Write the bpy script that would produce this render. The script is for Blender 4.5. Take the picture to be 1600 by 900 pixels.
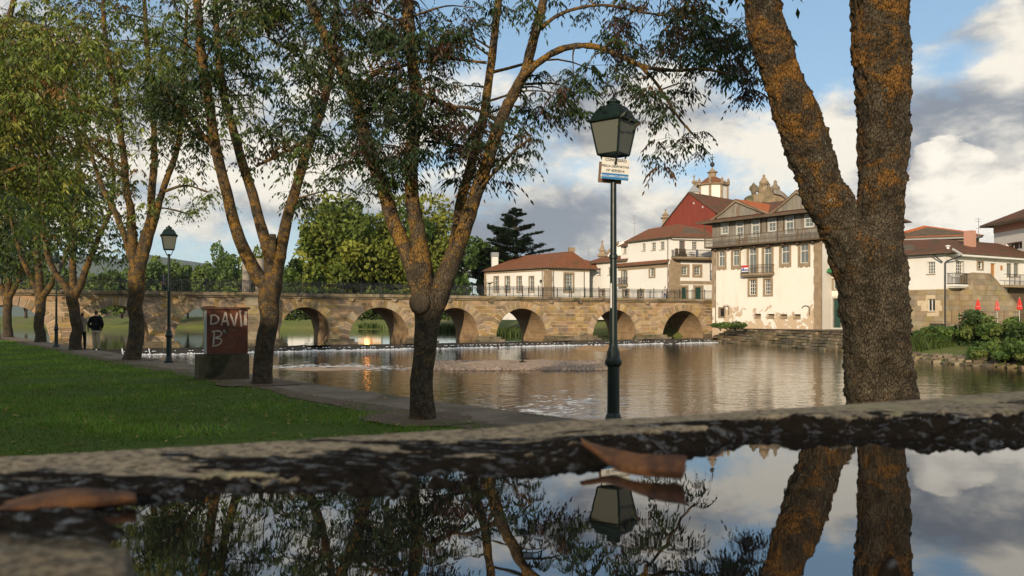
import bpy, bmesh, math, random
import numpy as np
from mathutils import Vector, Matrix, noise as mnoise

random.seed(11); rng = np.random.default_rng(11)
scene = bpy.context.scene
for o in list(bpy.data.objects): bpy.data.objects.remove(o)
COL = scene.collection

# ------------------------------------------------------------------ camera, sky, sun, exposure
F, HY, CZ = 1240.0, 495.0, 1.45           # focal length in photo pixels, horizon row, eye height (m)
cam_d = bpy.data.cameras.new('camera'); cam = bpy.data.objects.new('camera', cam_d); COL.objects.link(cam)
cam.location = (0, 0, CZ); cam.rotation_euler = (math.radians(90), 0, 0)
cam_d.sensor_width = 36; cam_d.lens = 36*F/1600; cam_d.shift_y = (HY-450)/1600
cam_d.clip_start = 0.02; cam_d.clip_end = 9000
cam_d.dof.use_dof = True; cam_d.dof.focus_distance = 22; cam_d.dof.aperture_fstop = 26.0
scene.camera = cam

SUN_EL = math.radians(17.0); SUN_AZ = math.atan2(-0.30, -0.954)      # toward the sun: behind the camera, a little left
sun_dir = Vector((math.sin(SUN_AZ)*math.cos(SUN_EL), math.cos(SUN_AZ)*math.cos(SUN_EL), math.sin(SUN_EL)))
sd = bpy.data.lights.new('sun', 'SUN'); sd.energy = 4.2; sd.angle = math.radians(0.6); sd.color = (1.0, 0.82, 0.60)
so = bpy.data.objects.new('sun', sd); COL.objects.link(so); so.location = (-20, -60, 40)
so.rotation_euler = (-sun_dir).to_track_quat('-Z', 'Y').to_euler()

scene.view_settings.view_transform = 'Standard'; scene.view_settings.look = 'None'
scene.view_settings.exposure = 0.08; scene.view_settings.gamma = 1.0
scene.view_settings.use_curve_mapping = False
scene.cycles.max_bounces = 6; scene.cycles.diffuse_bounces = 3; scene.cycles.glossy_bounces = 3
scene.cycles.transmission_bounces = 3; scene.cycles.transparent_max_bounces = 4
scene.cycles.caustics_reflective = False; scene.cycles.caustics_refractive = False
scene.cycles.sample_clamp_indirect = 4.0
scene.cycles.use_denoising = True

class NB:
    """tiny node-graph helper"""
    def __init__(s, nt): s.nt = nt
    def n(s, t, ins=None, **attrs):
        nd = s.nt.nodes.new(t)
        for k, v in attrs.items(): setattr(nd, k, v)
        for k, v in (ins or {}).items():
            sock = nd.inputs[k]
            if isinstance(v, bpy.types.NodeSocket): s.nt.links.new(v, sock)
            elif isinstance(v, bpy.types.Node): s.nt.links.new(v.outputs[0], sock)
            else: sock.default_value = v
        return nd
    def m(s, op, a, b=0.0, c=0.0, clamp=False):
        return s.n('ShaderNodeMath', {0: a, 1: b, 2: c}, operation=op, use_clamp=clamp).outputs[0]
    def add(s, a, b): return s.m('ADD', a, b)
    def sub(s, a, b): return s.m('SUBTRACT', a, b)
    def mul(s, a, b): return s.m('MULTIPLY', a, b)
    def step(s, v, lo, hi, t0=0.0, t1=1.0):
        return s.n('ShaderNodeMapRange', {0: v, 1: lo, 2: hi, 3: t0, 4: t1}, interpolation_type='SMOOTHSTEP').outputs[0]
    def lin(s, v, lo, hi, t0=0.0, t1=1.0):
        return s.n('ShaderNodeMapRange', {0: v, 1: lo, 2: hi, 3: t0, 4: t1}).outputs[0]
    def mix(s, f, a, b, bt='MIX'):
        nd = s.n('ShaderNodeMix', data_type='RGBA', blend_type=bt)
        for i, v in ((0, f), (6, a), (7, b)):
            if isinstance(v, bpy.types.NodeSocket): s.nt.links.new(v, nd.inputs[i])
            elif i == 0: nd.inputs[0].default_value = v
            else: nd.inputs[i].default_value = (*v, 1) if len(v) == 3 else v
        return nd.outputs[2]
    def noise(s, vec, scale, detail=4.0, rough=0.55, dist=0.0, out=0):
        ins = {'Scale': scale, 'Detail': detail, 'Roughness': rough, 'Distortion': dist}
        if vec is not None: ins['Vector'] = vec
        return s.n('ShaderNodeTexNoise', ins).outputs[out]
    def voro(s, vec, scale, feature='F1', out=0):
        return s.n('ShaderNodeTexVoronoi', {'Vector': vec, 'Scale': scale}, feature=feature).outputs[out]
    def comb(s, x, y, z): return s.n('ShaderNodeCombineXYZ', {0: x, 1: y, 2: z}).outputs[0]
    def scale(s, v, sc):
        return s.n('ShaderNodeMapping', {'Vector': v, 'Scale': sc}).outputs[0]

# ---- world: Nishita sky with procedural clouds by direction
wd = bpy.data.worlds.new('World'); scene.world = wd; wd.use_nodes = True
wt = wd.node_tree; wt.nodes.clear(); b = NB(wt)
sky = b.n('ShaderNodeTexSky', sky_type='NISHITA', sun_disc=False, sun_elevation=SUN_EL, sun_rotation=SUN_AZ,
          altitude=350.0, air_density=1.0, dust_density=0.6, ozone_density=1.6)
tc = b.n('ShaderNodeTexCoord'); sep = b.n('ShaderNodeSeparateXYZ', {0: tc.outputs['Generated']})
dx, dy, dz = sep.outputs
az = b.m('ARCTAN2', dx, dy)
el = b.m('ARCSINE', dz)
def px_ae(px, py):
    x, y = (px-800)/F, (HY-py)/F
    return math.atan(x), math.atan(y/math.sqrt(1+x*x))
cp = b.comb(b.mul(az, 1.0), b.mul(el, 1.75), 0.35)
warp = b.n('ShaderNodeVectorMath', {0: cp, 1: b.n('ShaderNodeVectorMath', {0: b.noise(cp, 5.0, 3.0, 0.55, 0, 1), 1: (.07, .07, .07)}, operation='MULTIPLY').outputs[0]}, operation='ADD').outputs[0]
n1 = b.noise(warp, 3.1, 9.0, 0.60)
n2 = b.noise(b.n('ShaderNodeVectorMath', {0: warp, 1: (0.045, -0.07, 0.0)}, operation='ADD').outputs[0], 3.1, 6.0, 0.58)
nf = b.noise(warp, 11.0, 7.0, 0.62)
def blob(px, py, rx, ry):
    a0, e0 = px_ae(px, py)
    da = b.m('DIVIDE', b.sub(az, a0), rx/F); de = b.m('DIVIDE', b.sub(el, e0), ry/F)
    d2 = b.add(b.mul(da, da), b.mul(de, de))
    return b.m('POWER', 2.718, b.mul(d2, -1.0))
cov = n1
def acc(v, lst):
    for px, py, rx, ry, w in lst: v = b.add(v, b.mul(blob(px, py, rx, ry), w))
    return v
cov = acc(cov, [(1265, 50, 95, 85, -.30), (1010, 20, 260, 60, -.20), (620, 110, 150, 80, -.17), (1010, 262, 150, 40, -.13),
                (1495, 98, 60, 26, -.14), (1430, 5, 60, 30, -.14), (1290, 180, 60, 80, .16), (1500, 300, 170, 110, .25), (1540, 110, 130, 90, .12),
                (860, 360, 300, 70, .16), (420, 330, 200, 60, .10)])
cmask = b.step(cov, 0.42, 0.56)
# self-shadow: cloud gets grey where the sample towards the light is denser
shade = b.sub(n2, n1)
lit = b.add(b.add(b.mul(shade, -2.6), b.mul(b.sub(nf, 0.5), 0.9)), 0.56)
lit = acc(lit, [(1520, 150, 160, 55, -.06), (1290, 170, 70, 90, .30), (860, 350, 230, 60, -.38), (1090, 320, 160, 50, -.05), (420, 330, 90, 30, -.25),
                (330, 385, 170, 30, .15), (1560, 30, 150, 50, .12), (700, 200, 120, 60, .10)])
lit = b.step(lit, 0.2, 0.86)
cloud = b.mix(lit, (1.9, 2.1, 2.5), (7.9, 7.3, 6.2))
# the tall cumulus heap
heap = b.add(b.add(b.add(b.mul(blob(1505, 330, 105, 85), .95), b.mul(blob(1475, 255, 50, 48), .8)), b.mul(blob(1590, 350, 80, 70), .7)), b.mul(b.sub(nf, 0.5), 1.25))
heap = b.add(heap, b.mul(b.sub(b.voro(warp, 26.0), 0.35), -0.35))
hm = b.step(heap, 0.50, 0.60)
hl = b.step(b.add(b.mul(b.sub(heap, .55), .55), b.mul(b.sub(b.noise(warp, 17.0, 6.0, .55), .5), 2.0)), -0.30, 0.42)
hcol = b.mix(hl, (4.2, 4.0, 3.8), (8.7, 8.1, 7.0))
skyc = b.mix(0.40, sky.outputs[0], (3.0, 5.0, 6.8))
c1 = b.mix(b.mul(cmask, 0.96), skyc, cloud)
c2 = b.mix(b.mul(hm, 0.97), c1, hcol)
bg = b.n('ShaderNodeBackground', {'Color': c2, 'Strength': 0.125})
wo = b.n('ShaderNodeOutputWorld', {'Surface': bg.outputs[0]})

# ------------------------------------------------------------------ helpers
def W(px, py, Y): return np.array(((px-800)/F*Y, Y, CZ+(HY-py)/F*Y))
def G(px, py, z=0.0):
    Y = (CZ-z)*F/(py-HY); return np.array(((px-800)/F*Y, Y, z))

def h3(i, j, k, s=0):
    h = (i*374761393 + j*668265263 + k*2147483647 + s*974634777).astype(np.int64) & 0xffffffff
    h = ((h ^ (h >> 13))*1274126177) & 0xffffffff
    h = ((h ^ (h >> 16))*2246822519) & 0xffffffff
    return ((h ^ (h >> 15)) & 0xffff)/65535.0
def vnoise(P, s=0):
    P = np.asarray(P, float); I = np.floor(P).astype(np.int64); f = P-I; f = f*f*(3-2*f); r = 0
    for a in (0, 1):
        for c in (0, 1):
            for d in (0, 1):
                w = (f[..., 0] if a else 1-f[..., 0])*(f[..., 1] if c else 1-f[..., 1])*(f[..., 2] if d else 1-f[..., 2])
                r = r+w*h3(I[..., 0]+a, I[..., 1]+c, I[..., 2]+d, s)
    return r*2-1
def fbm(P, o=4, s=0, g=0.5):
    r = 0; a = 1.0
    P = np.asarray(P, float)
    for i in range(o): r = r+a*vnoise(P*(2**i), s+i); a *= g
    return r
def sstep(x, a, c): t = np.clip((x-a)/(c-a), 0, 1); return t*t*(3-2*t)

ORG = {}
def tag(o, label=None, cat=None, group=None, kind=None):
    if label: o['label'] = label
    if cat: o['category'] = cat
    if group: o['group'] = group
    if kind: o['kind'] = kind
    return o
def empty(name, loc, label=None, cat=None, group=None):
    o = bpy.data.objects.new(name, None); COL.objects.link(o); o.location = loc; o.empty_display_size = .3
    ORG[o.name] = np.array(loc, float); return tag(o, label, cat, group)
def link(name, me, parent=None, loc=None):
    o = bpy.data.objects.new(name, me); COL.objects.link(o)
    if parent is not None:
        o.parent = parent; ORG[o.name] = ORG[parent.name]
    else:
        o.location = loc if loc is not None else (0, 0, 0); ORG[o.name] = np.array(o.location, float)
    return o

class MB:
    def __init__(s): s.v = []; s.f = []; s.uv = []; s.mi = []; s.cur = 0
    def face(s, pts, uv=None):
        i = len(s.v); s.v.extend([tuple(p) for p in pts]); s.f.append(tuple(range(i, i+len(pts)))); s.mi.append(s.cur)
        s.uv.append(uv)
    def hexa(s, P):       # P: 8 points, bottom ring 0-3, top ring 4-7
        i = len(s.v); s.v.extend([tuple(p) for p in P])
        for f in ((0, 3, 2, 1), (4, 5, 6, 7), (0, 1, 5, 4), (1, 2, 6, 5), (2, 3, 7, 6), (3, 0, 4, 7)):
            s.f.append(tuple(i+k for k in f)); s.mi.append(s.cur); s.uv.append(None)
    def box(s, c, size, u=(1, 0, 0), w=None):
        c = np.array(c, float); u = np.array(u, float); u /= np.linalg.norm(u)
        w = np.array(w, float) if w is not None else np.array((-u[1], u[0], 0.)); t = np.cross(u, w)
        a, d, e = u*size[0]/2, w*size[1]/2, t*size[2]/2
        s.hexa([c-a-d-e, c+a-d-e, c+a+d-e, c-a+d-e, c-a-d+e, c+a-d+e, c+a+d+e, c-a+d+e])
    def prism(s, poly, off):   # poly: list of 3D pts, extruded by off
        n = len(poly); i = len(s.v); off = np.array(off, float)
        s.v.extend([tuple(p) for p in poly]); s.v.extend([tuple(np.array(p)+off) for p in poly])
        s.f.append(tuple(range(i, i+n))); s.f.append(tuple(range(i+2*n-1, i+n-1, -1)))
        for k in range(n): q = (k+1) % n; s.f.append((i+q, i+k, i+n+k, i+n+q))
        s.mi += [s.cur]*(n+2); s.uv += [None]*(n+2)
    def tube(s, P, R, n=8, cap=True):
        P = [np.array(p, float) for p in P]; m = len(P)
        R = R if hasattr(R, '__len__') else [R]*m
        i0 = len(s.v); ref = None
        for k in range(m):
            t = P[min(k+1, m-1)]-P[max(k-1, 0)]; t = t/(np.linalg.norm(t)+1e-9)
            if ref is None:
                ref = np.cross(t, (0, 0, 1.0) if abs(t[2]) < .9 else (1.0, 0, 0))
            ref = ref-t*np.dot(ref, t); ref /= np.linalg.norm(ref)+1e-9; bi = np.cross(t, ref)
            for j in range(n):
                a = 2*math.pi*j/n; s.v.append(tuple(P[k]+R[k]*(math.cos(a)*ref+math.sin(a)*bi)))
        for k in range(m-1):
            for j in range(n):
                a, c = i0+k*n+j, i0+k*n+(j+1) % n
                s.f.append((a, c, c+n, a+n)); s.mi.append(s.cur); s.uv.append(None)
        if cap:
            s.f.append(tuple(range(i0+n-1, i0-1, -1))); s.f.append(tuple(range(i0+(m-1)*n, i0+m*n))); s.mi += [s.cur]*2; s.uv += [None]*2
    def lathe(s, c, prof, n=16, rot=0.0, sx=1.0, sy=1.0):
        c = np.array(c, float); i0 = len(s.v); m = len(prof)
        for r, z in prof:
            for j in range(n):
                a = 2*math.pi*j/n+rot; s.v.append((c[0]+sx*r*math.cos(a), c[1]+sy*r*math.sin(a), c[2]+z))
        for k in range(m-1):
            for j in range(n):
                a, d = i0+k*n+j, i0+k*n+(j+1) % n
                s.f.append((a, d, d+n, a+n)); s.mi.append(s.cur); s.uv.append(None)
        s.f.append(tuple(range(i0+n-1, i0-1, -1))); s.f.append(tuple(range(i0+(m-1)*n, i0+m*n))); s.mi += [s.cur]*2; s.uv += [None]*2
    def build(s, name, mats, parent=None, loc=None, smooth=False, kind=None):
        org = ORG[parent.name] if parent is not None else np.array(loc if loc is not None else (0, 0, 0), float)
        v = np.array(s.v, float)-org
        me = bpy.data.meshes.new(name); me.from_pydata(v.tolist(), [], s.f)
        mats = mats if isinstance(mats, (list, tuple)) else [mats]
        for m_ in mats: me.materials.append(m_)
        if max(s.mi) > 0: me.polygons.foreach_set('material_index', s.mi)
        if any(x is not None for x in s.uv):
            ul = me.uv_layers.new(name='UVMap'); k = 0
            for f, uv in zip(s.f, s.uv):
                for q in range(len(f)):
                    if uv is not None: ul.data[k].uv = uv[q]
                    k += 1
        if smooth: me.polygons.foreach_set('use_smooth', [True]*len(me.polygons))
        me.update()
        o = link(name, me, parent, loc)
        if kind: o['kind'] = kind
        return o

def npmesh(name, V, Fq, mat, parent=None, loc=None, col=None, smooth=False, kind=None, uv=None):
    """fast mesh from numpy arrays; Fq (n,3) or (n,4)"""
    org = ORG[parent.name] if parent is not None else np.array(loc if loc is not None else (0, 0, 0), float)
    V = np.asarray(V, np.float32)-org.astype(np.float32); Fq = np.asarray(Fq, np.int32); k = Fq.shape[1]
    me = bpy.data.meshes.new(name); me.vertices.add(len(V)); me.vertices.foreach_set('co', V.ravel())
    me.loops.add(Fq.size); me.loops.foreach_set('vertex_index', Fq.ravel())
    me.polygons.add(len(Fq)); me.polygons.foreach_set('loop_start', np.arange(0, Fq.size, k, dtype=np.int32))
    try: me.polygons.foreach_set('loop_total', np.full(len(Fq), k, np.int32))
    except Exception: pass
    if smooth: me.polygons.foreach_set('use_smooth', np.ones(len(Fq), bool))
    if col is not None:
        ca = me.color_attributes.new('Col', 'FLOAT_COLOR', 'POINT')
        c4 = np.ones((len(V), 4), np.float32); c4[:, :3] = col; ca.data.foreach_set('color', c4.ravel())
    me.materials.append(mat); me.update(calc_edges=True); me.validate()
    o = link(name, me, parent, loc)
    if kind: o['kind'] = kind
    return o

# ------------------------------------------------------------------ materials
def newmat(name):
    m = bpy.data.materials.new(name); m.use_nodes = True; nt = m.node_tree; nt.nodes.clear()
    bb = NB(nt); bs = bb.n('ShaderNodeBsdfPrincipled'); bb.n('ShaderNodeOutputMaterial', {'Surface': bs.outputs[0]})
    return m, bb, bs
def setb(bb, bs, **k):
    for kk, v in k.items():
        kk = {'col': 'Base Color', 'rough': 'Roughness', 'metal': 'Metallic', 'nrm': 'Normal', 'spec': 'Specular IOR Level', 'ior': 'IOR'}.get(kk, kk)
        if isinstance(v, bpy.types.NodeSocket): bb.nt.links.new(v, bs.inputs[kk])
        else: bs.inputs[kk].default_value = (*v, 1) if kk == 'Base Color' and len(v) == 3 else v
def bump(bb, h, strength=.4, dist=.02, nrm=None):
    ins = {'Height': h, 'Strength': strength, 'Distance': dist}
    if nrm is not None: ins['Normal'] = nrm
    return bb.n('ShaderNodeBump', ins).outputs[0]
MC = {}
def surf(name, ca, cb, sc=2.0, rough=.85, bs_=.3, bd=.02, fine=None, rnd=0.0, cc=None, spec=.25, stretch=None, mott=.35, damp=None):
    """mottled surface: two or three real colours mixed by noise, with fine relief"""
    if name in MC: return MC[name]
    m, bb, p = newmat(name); tc = bb.n('ShaderNodeTexCoord'); o = tc.outputs['Object']
    ge = bb.n('ShaderNodeNewGeometry')
    pos = ge.outputs['Position']
    if stretch: pos = bb.scale(pos, stretch)
    n = bb.noise(pos, sc, 6, .62); c = bb.mix(bb.step(n, .32, .68), ca, cb)
    n_ = bb.noise(pos, sc*7.3, 4, .65)
    if cc: c = bb.mix(bb.step(bb.noise(pos, sc*.45, 5, .6, .6), .52, .66), c, cc)
    c = bb.mix(.55, c, bb.mix(n_, (.35, .35, .35), (1, 1, 1)), 'MULTIPLY') if False else bb.mix(bb.lin(n_, .3, .7, .0, mott), c, tuple(x*.45 for x in ca))
    if rnd:
        oi = bb.n('ShaderNodeObjectInfo').outputs['Random']; ri = ge.outputs['Random Per Island']
        r = bb.m('FRACT', bb.add(oi, ri))
        hs = bb.n('ShaderNodeHueSaturation', {'Color': c, 'Value': bb.lin(r, 0, 1, 1-rnd, 1+rnd*.8), 'Hue': bb.lin(bb.m('FRACT', bb.mul(r, 7.3)), 0, 1, .488, .512),
                                              'Saturation': bb.lin(bb.m('FRACT', bb.mul(r, 3.7)), 0, 1, .75, 1.15)})
        c = hs.outputs[0]
    if damp:       # tide mark near the water and dark runs down the face
        zz = bb.n('ShaderNodeSeparateXYZ', {0: ge.outputs['Position']}).outputs[2]
        tide = bb.step(bb.add(zz, bb.mul(bb.sub(bb.noise(pos, .8, 5, .65), .5), 1.6)), damp+.35, damp-.35)
        run = bb.step(bb.noise(bb.scale(ge.outputs['Position'], (1.6, 1.6, .16)), .8, 5, .65), .56, .70)
        c = bb.mix(bb.mul(tide, .7), c, (.075, .062, .036)); c = bb.mix(bb.mul(run, .55), c, (.13, .10, .065))
    f = fine or sc*12
    setb(bb, p, col=c, rough=rough, spec=spec, nrm=bump(bb, bb.add(bb.noise(pos, f, 4, .6), bb.mul(n, .7)), bs_, bd))
    MC[name] = m; return m
def plain(name, c, rough=.5, metal=0.0, spec=.4, var=.15):
    if name in MC: return MC[name]
    m, bb, p = newmat(name); ge = bb.n('ShaderNodeNewGeometry')
    n = bb.noise(ge.outputs['Position'], 9.0, 5, .6)
    setb(bb, p, col=bb.mix(n, tuple(x*(1-var) for x in c), tuple(min(1, x*(1+var)) for x in c)), rough=bb.lin(n, .2, .8, max(.02, rough-.08), min(1, rough+.1)), metal=metal, spec=spec)
    MC[name] = m; return m
def leafmat(name, trans=.35, rough=.5):
    m, bb, p = newmat(name); at = bb.n('ShaderNodeAttribute', attribute_name='Col')
    ge = bb.n('ShaderNodeNewGeometry')
    c = at.outputs['Color']
    setb(bb, p, col=c, rough=rough, spec=.3)
    tr = bb.n('ShaderNodeBsdfTranslucent', {'Color': bb.mix(1.0, c, (1.0, .95, .35), 'MULTIPLY')})
    mx = bb.n('ShaderNodeMixShader', {0: trans, 1: p.outputs[0], 2: tr.outputs[0]})
    out = [n for n in bb.nt.nodes if n.type == 'OUTPUT_MATERIAL'][0]
    bb.nt.links.new(mx.outputs[0], out.inputs[0]); return m
def barkmat(name, dark, light, lich, lich_lo, lich_hi, vs=26.0, amount=(.46, .6), bstr=.8):
    """plated bark with orange lichen; the lichen grows above lich_lo (m)"""
    m, bb, p = newmat(name); ge = bb.n('ShaderNodeNewGeometry'); pos = ge.outputs['Position']
    st = bb.scale(pos, (1, 1, .45))
    v = bb.voro(st, vs, 'DISTANCE_TO_EDGE'); v2 = bb.voro(st, vs, 'F1', 1)
    n = bb.noise(pos, 9, 5, .6); nn = bb.noise(pos, 60, 4, .6)
    c = bb.mix(bb.step(bb.add(bb.mul(n, .6), bb.mul(nn, .4)), .38, .62), dark, light)
    zz = bb.n('ShaderNodeSeparateXYZ', {0: pos}).outputs[2]
    lm = bb.add(bb.mul(bb.noise(pos, 4.2, 8, .74, .7), .85), bb.mul(bb.noise(pos, 70, 3, .6), .15))
    lm = bb.add(lm, bb.lin(zz, lich_lo, lich_hi, -.10, .022))
    c = bb.mix(bb.step(lm, *amount), c, bb.mix(nn, tuple(x*.55 for x in lich), lich))
    gl = bb.step(bb.noise(bb.scale(pos, (1, 1, .8)), 17, 4, .6), .62, .70)
    c = bb.mix(bb.mul(gl, .6), c, (.20, .20, .15))
    crack = bb.step(v, .0, .10)
    c = bb.mix(crack, tuple(x*.62 for x in dark), c)
    h = bb.add(bb.mul(crack, .6), bb.add(bb.mul(nn, .5), bb.mul(bb.step(lm, *amount), .3)))
    setb(bb, p, col=c, rough=.92, spec=.15, nrm=bump(bb, h, bstr, .015)); return m
def tilemat(name, ca, cb, cc, moss=.5):
    m, bb, p = newmat(name); tc = bb.n('ShaderNodeTexCoord'); uv = tc.outputs['UV']; ge = bb.n('ShaderNodeNewGeometry'); pos = ge.outputs['Position']
    s2 = bb.n('ShaderNodeSeparateXYZ', {0: uv}); u, v, _ = s2.outputs
    w = bb.m('ABSOLUTE', bb.m('SINE', bb.mul(u, math.pi/.24)))
    row = bb.m('FRACT', bb.m('DIVIDE', v, .36))
    cell = bb.n('ShaderNodeTexWhiteNoise', {'Vector': bb.comb(bb.m('FLOOR', bb.m('DIVIDE', u, .24)), bb.m('FLOOR', bb.m('DIVIDE', v, .36)), 0)}, noise_dimensions='2D').outputs[0]
    n = bb.noise(pos, .9, 6, .65); n3 = bb.noise(pos, 5, 5, .65)
    c = bb.mix(bb.add(bb.mul(cell, .5), bb.mul(n3, .5)), ca, cb)
    c = bb.mix(bb.step(bb.add(bb.mul(n, .6), bb.mul(n3, .4)), moss, moss+.12), c, cc)
    setb(bb, p, col=c, rough=.9, spec=.2, nrm=bump(bb, bb.add(bb.mul(w, .8), bb.add(bb.mul(row, .35), bb.mul(cell, .25))), .9, .07)); return m
def ashlarmat(name, ca, cb, joint, w=.8, h=.38):
    m, bb, p = newmat(name); tc = bb.n('ShaderNodeTexCoord'); ge = bb.n('ShaderNodeNewGeometry'); pos = ge.outputs['Position']
    br = bb.n('ShaderNodeTexBrick', {'Vector': tc.outputs['UV'], 'Color1': (*ca, 1), 'Color2': (*cb, 1), 'Mortar': (*joint, 1), 'Scale': 1.0,
                                     'Mortar Size': .022, 'Brick Width': w, 'Row Height': h, 'Mortar Smooth': .3})
    n = bb.noise(pos, 1.3, 6, .65)
    c = bb.mix(bb.lin(n, .3, .7, .0, .55), br.outputs[0], tuple(x*.4 for x in ca))
    setb(bb, p, col=c, rough=.92, spec=.2, nrm=bump(bb, bb.add(bb.mul(br.outputs[1], -1), bb.mul(bb.noise(pos, 14, 4, .6), .4)), .5, .03)); return m

M = {}
M['granite'] = surf('bridge granite', (.50, .345, .18), (.37, .245, .125), 1.1, .92, .5, .03, rnd=.34, cc=(.27, .19, .11), damp=-.55)
M['granite_par'] = surf('parapet granite', (.36, .275, .165), (.24, .185, .105), 1.4, .92, .5, .03, rnd=.25, cc=(.10, .095, .055), damp=-9.0)
M['mortar'] = surf('pale lime mortar', (.70, .58, .40), (.58, .46, .30), 3, .95, .4, .02)
M['quay'] = surf('quay granite', (.27, .21, .13), (.15, .12, .07), 1.3, .9, .6, .04, rnd=.35, cc=(.06, .07, .03))
M['trim'] = surf('granite trim', (.38, .29, .19), (.28, .21, .135), 1.8, .9, .4, .02)
M['ashlar'] = surf('yellow granite ashlar', (.42, .33, .20), (.32, .245, .14), 1.0, .9, .4, .02, rnd=.16, cc=(.25, .20, .13))
M['white'] = surf('white limewash', (.80, .77, .70), (.74, .70, .62), .5, .9, .08, .01, fine=14, mott=.06)
M['white2'] = surf('clean white render', (.80, .78, .73), (.75, .73, .68), .4, .9, .05, .01, fine=14, mott=.05)
M['red'] = surf('red painted render', (.26, .055, .035), (.20, .045, .03), 1.0, .85, .2, .01, stretch=(1.5, 1.5, .2))
M['timber'] = surf('weathered grey boards', (.32, .29, .24), (.22, .20, .165), 2.5, .9, .3, .01, cc=(.20, .12, .07), stretch=(1, 1, .2), rnd=.15)
M['timber_dk'] = surf('weathered brown boards', (.16, .115, .075), (.10, .075, .05), 2.5, .9, .3, .01, stretch=(.4, .4, 1))
M['sash'] = plain('white sash paint', (.66, .64, .58), .5)
M['sash_red'] = plain('red sash paint', (.22, .05, .03), .5)
M['green_door'] = plain('green door paint', (.015, .055, .04), .45)
M['orange_door'] = plain('varnished door', (.42, .19, .05), .5)
M['iron'] = plain('dark iron', (.025, .025, .028), .5)
M['lamp_green'] = plain('dark green lamp paint', (.004, .014, .011), .38, spec=.45)
M['zinc'] = plain('grey zinc', (.28, .28, .28), .5, var=.1)
M['grey_paint'] = plain('pale grey paint', (.5, .5, .47), .5)
M['red_cloth'] = plain('red parasol cloth', (.62, .05, .035), .8)
M['pipe'] = plain('downpipe', (.17, .13, .10), .5)
def glassm(name, base):
    m, bb, p = newmat(name); ge = bb.n('ShaderNodeNewGeometry'); n = bb.noise(ge.outputs['Position'], .8, 3)
    setb(bb, p, col=bb.mix(n, base, tuple(x*1.6 for x in base)), rough=.04, spec=.9, nrm=bump(bb, n, .05, .05)); return m
M['glass'] = glassm('window glass', (.10, .115, .11)); M['glass_dk'] = glassm('dark window glass', (.018, .02, .02))
m, bb, p = newmat('frosted lamp glass'); setb(bb, p, col=(.115, .122, .10), rough=.45, spec=.35); M['frost'] = m
M['tile_old'] = tilemat('old mossy tile', (.21, .08, .04), (.14, .055, .035), (.09, .07, .04), .46)
M['tile_warm'] = tilemat('warm brown tile', (.25, .10, .05), (.18, .07, .036), (.13, .08, .042), .50)
M['tile_new'] = tilemat('orange tile', (.50, .15, .05), (.40, .11, .04), (.30, .10, .05), .62)
M['barrel'] = ashlarmat('arch barrel stone', (.44, .30, .17), (.32, .21, .115), (.46, .35, .22), .9, .42)
# peeling plaster of the tall house: the lime skin has come off low down
m, bb, p = newmat('peeling limewash'); ge = bb.n('ShaderNodeNewGeometry'); pos = ge.outputs['Position']
z = bb.n('ShaderNodeSeparateXYZ', {0: pos}).outputs[2]
n = bb.noise(pos, .55, 7, .62, .9); n2_ = bb.noise(pos, 2.2, 5, .6)
pe = bb.step(bb.sub(bb.add(n, bb.mul(n2_, .22)), bb.lin(z, 0.0, 5.2, .53, .88)), -.005, .015)
c = bb.mix(bb.noise(pos, 1.2, 5, .6), (.83, .80, .73), (.75, .71, .62)); c = bb.mix(bb.step(bb.noise(bb.scale(pos, (1, 1, .25)), .8, 5, .6), .5, .75), c, (.66, .61, .52))
c = bb.mix(pe, c, bb.mix(n2_, (.60, .47, .33), (.50, .38, .26)))
setb(bb, p, col=c, rough=.93, spec=.15, nrm=bump(bb, bb.add(bb.mul(pe, -1.0), bb.mul(bb.noise(pos, 8, 4), .3)), .6, .04)); M['peel'] = m
# grass and soil
m, bb, p = newmat('lawn soil'); ge = bb.n('ShaderNodeNewGeometry'); pos = ge.outputs['Position']
n = bb.noise(pos, .35, 6, .6); nn = bb.noise(pos, 6, 5, .7); n3 = bb.noise(pos, 40, 3, .7)
c = bb.mix(bb.step(nn, .35, .65), (.075, .135, .018), (.125, .185, .03)); c = bb.mix(bb.step(n3, .45, .75), c, (.11, .18, .04))
c = bb.mix(bb.mul(bb.step(n, .55, .7), .6), c, (.10, .075, .035)); setb(bb, p, col=c, rough=.95, spec=.1, nrm=bump(bb, bb.add(nn, n3), 1.0, .06)); M['lawn'] = m
M['bankgrass'] = surf('bank grass', (.11, .15, .03), (.16, .17, .045), .4, .95, .8, .2, fine=4, cc=(.19, .15, .07))
M['earth'] = surf('bare earth', (.16, .115, .075), (.11, .08, .05), 2, .95, .6, .03)
M['gravel'] = surf('river gravel', (.48, .35, .25), (.34, .245, .17), 3, .95, 1.0, .06, fine=14)
M['path'] = surf('gritty path', (.25, .20, .145), (.15, .12, .085), 1.5, .95, .9, .03, fine=22, cc=(.11, .085, .05))
M['hill'] = surf('wooded hill', (.05, .075, .04), (.035, .055, .03), .004, .95, .3, 5)
M['leaf'] = leafmat('ash leaves', .30); M['leaf_far'] = leafmat('distant foliage', .25, .6); M['blade'] = leafmat('grass blades', .3)
M['bark'] = barkmat('ash bark', (.048, .037, .026), (.115, .090, .060), (.35, .195, .045), .4, 2.6, 34, (.475, .60))
M['bark_big'] = barkmat('old ash bark', (.034, .027, .018), (.098, .078, .052), (.25, .125, .032), .6, 3.0, 60, (.488, .595), .9)
M['bark_far'] = surf('far bark', (.09, .07, .05), (.06, .045, .03), 4, .95, .4, .02)

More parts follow.
